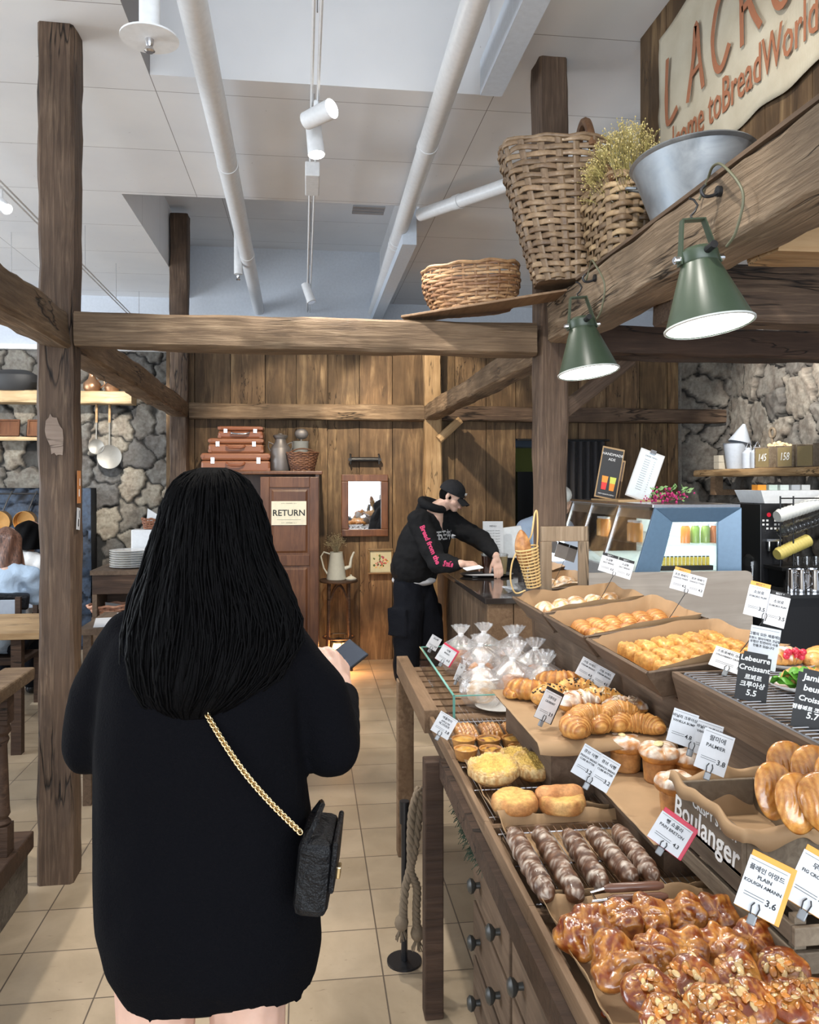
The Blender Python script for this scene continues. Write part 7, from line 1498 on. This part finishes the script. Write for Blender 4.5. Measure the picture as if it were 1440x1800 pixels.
for S, E_, Wr in ((sR, eR, wR), (sL, eL, wL)): caps(b, [(tuple(fl(0, .06, 1.33)), .07), (tuple(S), .055), (tuple(E_), .043), (tuple(Wr), .028)])
def hframe(p, d, z): d = Vector(d).normalized(); z = Vector(z); z = (z-d*z.dot(d)).normalized(); M_ = Matrix((d.cross(z), d, z)).transposed().to_4x4(); M_.translation = Vector(p)+d*.015; return M_
hand(b, hframe(wR, (.95, .25, -.10), (.1, -.5, 1)), side=-1, curl=(.35, .5, .3), thumb=(.5, .2)); hand(b, hframe(wL, (.10, -.30, -.95), (.2, -.95, .1)), side=1, curl=(.12, .25, .2), thumb=(.5, .3), spread=.16)
fuse(b, 'body', SKIN, r, .0055, 3); face_parts(Fm, r)
HOOD = cloth('black_cotton', (.010, .010, .011), .9, .6, scale=10)
c_ = MB(); c_.ball(fl(0, -.08, .99), .19, 20, (.95, .85, .55)); caps(c_, [(tuple(fl(.05, -.07, 1.0)), .165), (tuple(fl(.06, .02, 1.22)), .165), (tuple(fl(.07, .05, 1.31)), .11)], 20); caps(c_, [(tuple(fl(-.05, -.07, 1.0)), .165), (tuple(fl(-.06, .02, 1.22)), .165), (tuple(fl(-.07, .06, 1.31)), .11)], 20)
for S, E_, Wr, s_ in ((sR, eR, wR, 1), (sL, eL, wL, -1)): caps(c_, [(tuple(fl(.08*s_, .05, 1.33)), .095), (tuple(S), .088), (tuple(S.lerp(E_, .5)+Vector((0, 0, -.012))), .080), (tuple(E_), .074), (tuple(E_.lerp(Wr, .6)), .058), (tuple(Wr-(Wr-E_).normalized()*.03), .040)], 18)
o = fuse(c_, 'hoodie', HOOD, r, .009, 4)
ruffle(o, lambda p: noise.noise(Vector((p[0]*11, p[1]*11, p[2]*14)))*.014+noise.noise(Vector((p[0]*28, p[1]*28, p[2]*30)))*.005)
c_ = MB(); pts = []
for k in range(17): a = 2*math.pi*k/16; pts.append((nk+Vector((-.035, 0, 0))+rt_*math.cos(a)*.085+f*math.sin(a)*.08+Vector((0, 0, .025-.035*math.sin(a))), .032))
caps(c_, [(tuple(a), b_) for a, b_ in pts], 12); caps(c_, [(tuple(nk-f*.10+Vector((0, 0, .03))), .055), (tuple(nk-f*.13+Vector((0, 0, -.05))), .06)], 14); fuse(c_, 'hood', HOOD, o, .008, 4)
c_ = MB(); c_.ball(fl(0, -.085, .895), .165, 20, (1.05, 1, .30)); fuse(c_, 'shirt_hem', plain('white_cotton', (.62, .62, .64), .9), r, .009, 3)
TR = cloth('navy_black_twill', (.006, .007, .011), .9, .7, scale=8); c_ = MB()
for s_, fo in ((1, -.05), (-1, .03)): caps(c_, [(tuple(fl(s_*.075, -.09, .86)), .115), (tuple(fl(s_*.10, fo-.03, .50)), .112), (tuple(fl(s_*.10, fo-.05, .19)), .092)], 18); c_.box(fl(s_*.19, fo-.06, .60), (.06, .16, .20), (0, 0, math.atan2(f.y, f.x)+math.pi/2))
caps(c_, [(tuple(fl(0, -.10, .93)), .14), (tuple(fl(0, -.10, .82)), .13)], 18); o = fuse(c_, 'trousers', TR, r, .010, 4)
ruffle(o, lambda p: noise.noise(Vector((p[0]*12, p[1]*12, p[2]*9)))*.013)
for s_, fo in ((1, -.05), (-1, .03)): c_ = MB(); caps(c_, [(tuple(fl(s_*.10, fo-.06, .045)), .044), (tuple(fl(s_*.11, fo+.12, .040)), .038)]); fuse(c_, 'shoe', plain('white_sneaker', (.70, .72, .76), .5), r, .008, 3)
# cap
CAPM = cloth('cap_cotton', (.018, .018, .020), .85, .3, scale=30); c_ = MB(Fm); c_.surf(lambda u, v: ((.084*math.sin(u*math.pi*.53+.01)*math.cos(v*2*math.pi)*1.03, -.012+.100*math.sin(u*math.pi*.53+.01)*math.sin(v*2*math.pi), .030+.092*math.cos(u*math.pi*.53+.01)), (1, 1, 1)), 16, 30, cv=True, capends=False)
cp_ = c_.build('cap', CAPM, r, smooth='all', solid=.004); c_ = MB(Fm)
c_.surf(lambda u, v: (((v-.5)*2*.072*(1-.25*u**2), .070+.082*u*math.cos((v-.5)*2.2)**.6 if True else 0, .026-.030*u-.028*((v-.5)*2)**2), (1, 1, 1)), 10, 16); c_.build('cap_brim', CAPM, cp_, smooth='all', solid=.004); c_ = MB(Fm); c_.ball((0, -.012, .12), .008, 8); c_.build('cap_button', CAPM, cp_)
text('SMILE', .022, plain('white_thread', (.8, .8, .8), .8), cp_, Fm @ frame((-1, 0, 0), (0, 1, .15), (0, .0935, .056)), offset=.0012)
c_ = MB(Fm); c_.ball((0, -.03, .0), .088, 20, (.92, .82, .85)); c_.build('hair', HAIR, r, smooth='all')
# prints on chest and sleeve
PW = plain('white_print', (.75, .75, .76), .9); PP = plain('pink_print', (.55, .05, .14), .9)
def project(o_from, txt, size, M_, mat, par, depth=.2):
    t_ = text(txt, size, mat, par, M_, offset=.0035); return t_
dg = None
cf = fl(0.0, .27, 1.215); hoodie = [c for c in r.children if c.name.startswith('hoodie')][0]
def snap(t_, o_, d, lim=.16):
    """lay the print on the cloth by casting along d"""
    bv = BVHTree.FromPolygons([v_.co for v_ in o_.data.vertices], [p_.vertices for p_ in o_.data.polygons])
    for v_ in t_.data.vertices:
        loc, nrm, idx, dd = bv.ray_cast(v_.co-d*.25, d)
        if loc is not None and (loc-v_.co).length < lim: v_.co = loc-d*.003
bpy.context.view_layer.update()
bv0 = BVHTree.FromPolygons([v_.co for v_ in hoodie.data.vertices], [p_.vertices for p_ in hoodie.data.polygons]); c0_ = bv0.ray_cast(fl(-.03, .6, 1.24), -f)[0] or fl(-.03, .25, 1.24)
t_ = text('五王中乙', .075, PW, hoodie, frame(-rt_, f, c0_), offset=.003); snap(t_, hoodie, -f, .035)
ax = (wR-sR); Ms = frame((eR-sR).normalized(), Vector((-.15, -1, .1)), sR.lerp(eR, .55)+Vector((-.01, -.09, .0))); t_ = text('Bread from the', .05, PP, hoodie, Ms, offset=.002); snap(t_, hoodie, Vector((.15, 1, -.1)).normalized())
Ms = frame((wR-eR).normalized(), Vector((-.1, -1, .3)), eR.lerp(wR, .35)+Vector((-.0, -.08, .0))); t_ = text('Smile', .05, PP, hoodie, Ms, offset=.002); snap(t_, hoodie, Vector((.1, 1, -.3)).normalized())
p = q(832, 1001, 5.42)+M0; r3 = thing('smartphone', 'phone in the hand of the man in the cap above the counter tray', 'phone', (p.x, p.y, p.z+.01), (.2, -.1, .3)); MB().box((0, 0, 0), (.13, .06, .008)).build('case', WHITE, r3, bevel=.003)

# ---- cashier half hidden by the post
C0 = Vector((1.72, 5.35, 0)); C0.x = at(955, 900, Y=6.5).x; C0.y = 6.5; r = thing('person', 'cashier in a pale blue shirt and white cap, half hidden behind the front right post', 'person', C0)
b = MB()
for s_ in (-1, 1): caps(b, [((s_*.09, 0, .86), .085), ((s_*.09, 0, .48), .056), ((s_*.09, 0, .06), .036), ((s_*.09, -.10, .035), .03)])
caps(b, [((0, 0, .92), .11), ((0, 0, 1.1), .11), ((.02, -.02, 1.28), .11), ((.05, -.04, 1.38), .05)]); Fc = head(b, (.135, -.07, 1.475), (-.35, -.9, -.35))
for s_, E_, Wr in ((-1, (-.20, -.08, 1.08), (-.12, -.28, 1.02)), (1, (.24, -.05, 1.05), (.15, -.26, 1.02))):
    caps(b, [((.02, 0, 1.29), .06), ((s_*.17+.01, -.02, 1.27), .05), (E_, .04), (Wr, .027)]); hand(b, hframe(Wr, (0, -.9, -.2), (0, -.2, 1)), side=-s_)
fuse(b, 'body', SKIN, r, .007, 3); face_parts(Fc, r)
c_ = MB(); caps(c_, [((0, 0, .92), .15), ((0, 0, 1.1), .155), ((.02, -.01, 1.27), .13)], 18)
for s_, E_ in ((-1, (-.20, -.08, 1.08)), (1, (.24, -.05, 1.05))): caps(c_, [((.05*s_, 0, 1.28), .09), ((s_*.17+.01, -.02, 1.26), .075), (E_, .062)])
fuse(c_, 'shirt', cloth('pale_blue_cotton', (.34, .42, .56), .9, .5), r, .01, 4); c_ = MB()
for s_ in (-1, 1): caps(c_, [((s_*.075, 0, .84), .11), ((s_*.09, 0, .10), .075)])
fuse(c_, 'trousers', TR, r, .011, 3); c_ = MB(Fc); c_.ball((0, -.012, .055), .095, 20, (.90, 1.06, .80)); c_.build('cap', plain('white_cap', (.70, .70, .70), .8), r, smooth='all')
for s_ in (-1, 1): c_ = MB(); caps(c_, [((s_*.09, 0, .045), .042), ((s_*.09, -.12, .04), .036)]); fuse(c_, 'shoe', BLACK, r, .01, 3)

# ---- seated customers at the left
def sitter(C, yaw, label, shirt, hairm, hair_len, arms=None, trous=TR, scale=1.0):
    r = thing('person', label, 'person', C, (0, 0, yaw)); b = MB()      # faces +Y in its own frame
    for s_ in (-1, 1): caps(b, [((s_*.09, 0, .50), .085), ((s_*.10, .40, .50), .06), ((s_*.10, .42, .10), .038), ((s_*.10, .52, .035), .03)])
    caps(b, [((0, 0, .54), .12), ((0, -.01, .75), .11), ((0, .04, .95), .12), ((0, .07, 1.05), .06), ((0, .10, 1.12), .045)]); F_ = head(b, (0, .13, 1.19), (0, 1, -.35))
    A = arms or (((-.20, .08, .80), (-.12, .34, .78)), ((.20, .08, .80), (.12, .34, .78)))
    for s_, (E_, Wr) in zip((-1, 1), A): caps(b, [((0, .04, .98), .06), ((s_*.17, .03, .97), .05), (E_, .04), (Wr, .026)]); hand(b, hframe(Wr, (-s_*.2, .9, -.1), (0, 0, 1)), side=-s_)
    fuse(b, 'body', SKIN, r, .008, 3); face_parts(F_, r); c_ = MB(); caps(c_, [((0, -.01, .56), .155), ((0, -.02, .75), .15), ((0, .03, .94), .125)], 18)
    for s_, (E_, Wr) in zip((-1, 1), A): caps(c_, [((.08*s_, .03, .97), .09), ((s_*.17, .03, .955), .08), (E_, .068), (tuple(Vector(E_).lerp(Vector(Wr), .85)), .05)])
    o = fuse(c_, 'shirt', shirt, r, .010, 3)
    ruffle(o, lambda p: noise.noise(Vector((p[0]*14, p[1]*14, p[2]*12)))*.016)
    c_ = MB()
    for s_ in (-1, 1): caps(c_, [((s_*.08, 0, .50), .11), ((s_*.10, .41, .50), .08), ((s_*.10, .42, .10), .06)])
    fuse(c_, 'trousers', trous, r, .011, 3); c_ = MB()
    def sh(u, v):
        a = v*2*math.pi; g = math.sin(min(1, u*2.4+.03)*math.pi/2); w1 = 1+.06*math.sin(v*44+u*7)
        return ((.100+.02*u)*g*math.cos(a)*w1*(1+.25*max(0, u-.5)), .10+.115*g*math.sin(a)*(1 if math.sin(a) < 0 else .35)*w1-.06*max(0, u-.4), 1.315-hair_len*u**1.3), (1, 1, 1)
    c_.surf(sh, 26, 90, cv=True, capends=True)
    c_.build('hair', hairm, r, smooth='all')
    for s_ in (-1, 1): c_ = MB(); caps(c_, [((s_*.10, .42, .045), .042), ((s_*.10, .54, .04), .036)]); fuse(c_, 'shoe', BLACK, r, .01, 3)
    return r
BRH = NT('brown_hair'); v = BRH.coord((30, 30, 2)); n = BRH.noise(v, 5, 4); BRH.set(Base_Color=BRH.ramp(n, [(.3, (.025, .012, .009)), (.7, (.22, .10, .06))]), Roughness=.4); BRH.bump(n, .5, .006); BRH = BRH.m
SB = cloth('pale_blue_shirt', (.42, .52, .64), .9, .7, scale=12)
sitter((at(22, 960, Y=6.35).x, 6.15, 0), .1, 'seated person from behind, long brown hair and pale blue shirt', SB, BRH, .34)
sitter((at(52, 960, Y=7.3).x, 7.1, 0), -.3, 'seated person with black hair and white top, beyond the pale blue shirt', cloth('white_top', (.66, .64, .62), .9, .5), HAIR, .24)
sitter((-1.84, 3.72, 0), .2, 'person in dark olive sleeves, mostly cut off by the left picture edge', cloth('dark_olive', (.018, .020, .012), .9, .6), HAIR, .25, arms=(((-.2, .08, .8), (-.12, .34, .78)), ((.26, .10, .86), (.24, .34, .80))))
for i, (x, y, nm) in enumerate(((at(22, 960, Y=6.35).x, 6.15, 'under the person in the pale blue shirt'), (at(52, 960, Y=7.3).x, 7.1, 'under the person in the white top'), (-1.84, 3.72, 'under the person with olive sleeves'))):
    r = thing('dining_chair', 'plain dark wooden chair '+nm, 'chair', (x, y, 0)); MB().bx((-.20, -.20, .36), (.20, .20, .39)).build('seat', W_DARK, r, bevel=.005)
    for sx in (-1, 1):
        for sy_ in (-1, 1): MB().bx((sx*.18-.018, sy_*.18-.018, 0), (sx*.18+.018, sy_*.18+.018, .36)).build('leg', W_DARK, r)
    MB().bx((-.20, -.235, .39), (-.165, -.205, .84)).build('back_post', W_DARK, r); MB().bx((.165, -.235, .39), (.20, -.205, .84)).build('back_post', W_DARK, r); MB().bx((-.165, -.23, .62), (.165, -.21, .82)).build('backrest', plain('grey_upholstery', (.30, .33, .38), .8), r, bevel=.004)
p = at(22, 1070, Z=.745); m = MB(); m.box((p.x-.05, p.y+.02, .80), (.30, .10, .11), (.1, .1, .3)); tag(m.build('handbag', LEQ, bevel=.02), 'black handbag lying on the dining table at the left edge', 'bag')
# ================================================ PRICE CARDS
random.seed(77)
ORG = plain('orange_band', (.72, .34, .05), .5); REDC = plain('red_card', (.55, .012, .05), .4); BLKC = plain('chalk_black', (.012, .012, .013), .6); GREYB = plain('clip_plastic', (.20, .21, .22), .15)
def face(px, py, Y, roll=0, yaw=0, tilt=0, X=None):
    """position and rotation of a card that faces the shopper; roll is clockwise in degrees"""
    p = at(px, py, Y=Y) if X is None else at(px, py, X=X); d = (Vector((0, 0, CAM_H))-p); d.normalize(); up = Vector((0, 0, 1)); x = up.cross(d).normalized(); y = d.cross(x)
    M_ = Matrix((x, y, d)).transposed().to_4x4() @ Euler((math.radians(tilt), math.radians(yaw), math.radians(-roll))).to_matrix().to_4x4(); return p, M_.to_euler(), M_
def card(par, w_, h_, dx=0, dz=0, yaw=0, lines=(), band=None, mat=CARD, ink=INK, price='3.2', back=None, z=0, top=0):
    C_ = Matrix.Translation((dx, dz, z)) @ Matrix.Rotation(math.radians(yaw), 4, 'Y'); m = MB(C_); m.box((0, 0, 0), (w_, h_, .0012)); c = m.build('card', mat, par)
    if back: m = MB(C_); m.box((.004, .004, -.002), (w_+.006, h_+.010, .0018)); m.build('backing_card', back, par, bevel=.001)
    if band: m = MB(C_); m.box((0, h_*.5+.005, -.0002), (w_*.94, .013, .0012)); bn = m.build('band', band, c); text('BEST * ', .008, INK if band is ORG else CARD, bn, C_ @ Matrix.Translation((0, h_*.5+.005, .0008)), extrude=.0001)
    for s_ in (-1, 1): m = MB(C_); m.box((0, s_*h_*.44, .0007), (w_*.9, .0006, .0003)); m.build('rule', INK, c) if mat is CARD and s_ > 0 else None
    y = h_*.30
    for (tx, sz) in lines: text(tx, sz, ink, c, C_ @ Matrix.Translation((0, y, .0009)), extrude=.0001, offset=.00018); y -= sz*1.25
    if price: text(price, h_*.17, ink, c, C_ @ Matrix.Translation((w_*.30, -h_*.22, .0009)), extrude=.0001, offset=.0003)
    if mat is CARD:
        for k in range(2): m = MB(C_); m.box((-w_*.12, -h_*.18-k*.004, .0008), (w_*.5, .0008, .0003)); m.build('small_print', INK, c)
    return c
def sign(label, px, py, Y, w_, h_, roll=0, yaw=0, tilt=0, pair=None, stick=None, clip=True, X=None, name='price_sign', **kw):
    p, e, M_ = face(px, py, Y, roll, yaw, tilt, X); r = thing(name, label, 'price sign', p, tuple(e))
    if pair:
        a, b, gap = pair[:3]; o = card(r, w_, h_, -w_*.49, 0, a, **kw); kw2 = dict(kw); kw2.update(pair[3] if len(pair) > 3 else {}); card(r, w_, h_, w_*.49, gap, b, **kw2)
    else: card(r, w_, h_, **kw)
    if clip:
        for s_ in (-1, 1): m = MB(); m.tube([(s_*.004, -h_*.5-.004, .003), (s_*.006, -h_*.38, .004), (s_*.003, -h_*.30, .003)], .0010, 6); m.build('clip_wire', DSTEEL, r)
        if not stick: m = MB(); m.box((0, -h_*.5-.009, 0), (.013, .016, .008)); m.build('clip_base', GREYB, r, bevel=.002)
    if stick:
        Mi = (Matrix.Translation(p) @ M_).inverted(); e0 = Mi @ Vector(stick); m = MB(); m.tube([(0, -h_*.5-.002, .002), tuple(Vector((0, -h_*.5, .002)).lerp(e0, .5)+Vector((.003, 0, 0))), tuple(e0)], .0012, 6); m.build('stick', DSTEEL, r)
    return r
L1 = [('크림 브레드', .0085), ('CREAM BREAD', .007)]
sign('small white price card standing at the far corner of the glass guard', 763, 1130, 3.42, .050, .058, roll=30, yaw=20, lines=[('모닝빵', .009)], price='3.0')
sign('white price card with a red backing on the glass guard', 784, 1152, 3.18, .064, .066, roll=32, yaw=10, lines=[('식빵', .010), ('BREAD', .008)], price='6.5', back=REDC)
sign('narrow turned price card among the bagged breads', 808, 1182, 2.96, .050, .064, roll=22, yaw=62, lines=[('치즈', .009)], price='4.0')
sign('white price card at the left end of the lattice pie tray', 781, 1275, 2.44, .060, .066, roll=30, yaw=0, lines=[('애플파이', .009), ('APPLE PIE', .007), ('에그타르트', .008)], price='3.8')
sign('white price card with a black card behind it in front of the chocolate chip croissant', 964, 1242, 2.12, .072, .080, roll=24, yaw=50, lines=[('크루아상', .010), ('CROISSANT', .008)], price='3.9', back=BLKC)
sign('pair of white price cards above the almond croissants', 1046, 1184, 2.45, .056, .060, roll=27, yaw=-8, pair=(8, -8, 0), lines=L1, price='4.5')
sign('pair of white price cards in front of the leftmost brioche', 1047, 1350, 1.78, .046, .072, roll=27, yaw=5, pair=(14, -14, 0), lines=[('큐브 식빵', .009), ('FRENCH BREAD', .006), ('CUBE BUTTER', .006)], price='3.2')
def zoff(x, y): return Vector((x, y, 1.11))
sign('pair of white cards on a wire stick in the farthest sloping tray', 1083, 997, 3.10, .066, .064, roll=16, yaw=0, pair=(10, -10, 0), lines=[('소금빵', .010), ('SALT BREAD', .008)], price='3.2', band=BLKC, stick=(1.13, 3.12, 1.12))
sign('pair of white cards on a wire stick in the middle sloping tray', 1210, 1025, 2.62, .056, .066, roll=14, yaw=0, pair=(10, -12, 0, {'band': None}), lines=[('초코 꽈배기', .009), ('CHOCO TWIST', .007)], price='4.2', band=ORG, stick=(1.18, 2.62, 1.125))
sign('tall pair of orange- and black-topped cards on a stick in the nearest sloping tray', 1349, 1062, 2.08, .055, .084, roll=12, yaw=0, pair=(8, -18, -.012, {'band': BLKC}), lines=[('소보로', .010), ('SOBORO PUFF', .007)], price='3.5', band=ORG, stick=(1.14, 2.08, 1.14))
sign('white price card clipped on the corner of the wire-topped box', 1284, 1162, 1.93, .090, .060, roll=16, yaw=-10, tilt=-30, lines=[('스트로베리 크루아상', .009), ('STRAWBERRY CROISSANT', .0065)], price='5.9')
sign('rounded white note card standing behind the left blackboard', 1342, 1139, 1.80, .066, .098, roll=8, yaw=0, lines=[('그램의 모든 제품에는', .008), ('프랑스 엔아이에프 고급밀', .0065), ('유럽산 천연버터 사용', .007), ('만들고 있습니다', .007)], price=None, clip=False)
def board(label, px, py, Y, w_, h_, lines, roll):
    p, e, M_ = face(px, py, Y, roll, 4); r = thing('chalk_board', label, 'chalkboard', p, tuple(e)); m = MB(); nn = .008
    m.prism([(-w_/2, -h_/2), (w_/2, -h_/2), (w_/2, h_/2-nn), (w_/2-nn, h_/2-nn), (w_/2-nn, h_/2), (-w_/2+nn, h_/2), (-w_/2+nn, h_/2-nn), (-w_/2, h_/2-nn)], -.002, .002); m.build('board', BLKC, r); y = h_*.36
    bd = r.children[0]
    for tx, sz in lines: text(tx, sz, CHALK, bd, Matrix.Translation((0, y, .0025)), extrude=.0001, offset=.0004, shear=.1); y -= sz*1.25
board('black chalkboard reading Lebeurre Croissant 5.5, leaning on the wire-topped box', 1324, 1190, 1.70, .066, .108, [('Lebeurre', .0165), ('Croissant', .0165), ('르뵈르', .013), ('크루아상', .014), ('5.5', .018)], 7)
board('black chalkboard reading Jambon beurre, at the right picture edge', 1432, 1232, 1.50, .072, .118, [('Jambon', .017), ('beurre', .017), ('Croissant', .015), ('잠봉뵈르 크루아상', .010), ('5.7', .018)], 8)
sign('pair of white price cards behind the crate, left card', 1222, 1287, 1.66, .054, .072, roll=14, yaw=5, pair=(8, -10, -.006), lines=[('바닐라 크루아상', .008), ('VANILLA BUMP', .007)], price='4.8', clip=True)
sign('single white price card in front of the pair beside the leaf pastries', 1256, 1322, 1.56, .060, .082, roll=16, yaw=0, lines=[('팔미에', .012), ('PALMIER', .010)], price='3.8')
sign('white price card on a red backing by the chocolate sticks', 1178, 1466, 1.50, .066, .058, roll=30, yaw=0, lines=[('뺑 쇼콜라', .009), ('PAIN BRETON', .008)], price='4.3', back=REDC)
sign('white price card with an orange backing in front of the lower crate', 1340, 1562, 1.17, .060, .078, roll=18, yaw=0, lines=[('플레인 아망드', .009), ('PLAIN', .008), ('KOUIGN AMANN', .007)], price='3.6', back=ORG)
sign('white price card cut off by the right picture edge, lowest of the cards', 1434, 1556, 1.16, .066, .080, roll=22, yaw=0, lines=[('무화과', .010), ('FIG CROISSANT', .007)], price='4.2', back=ORG)
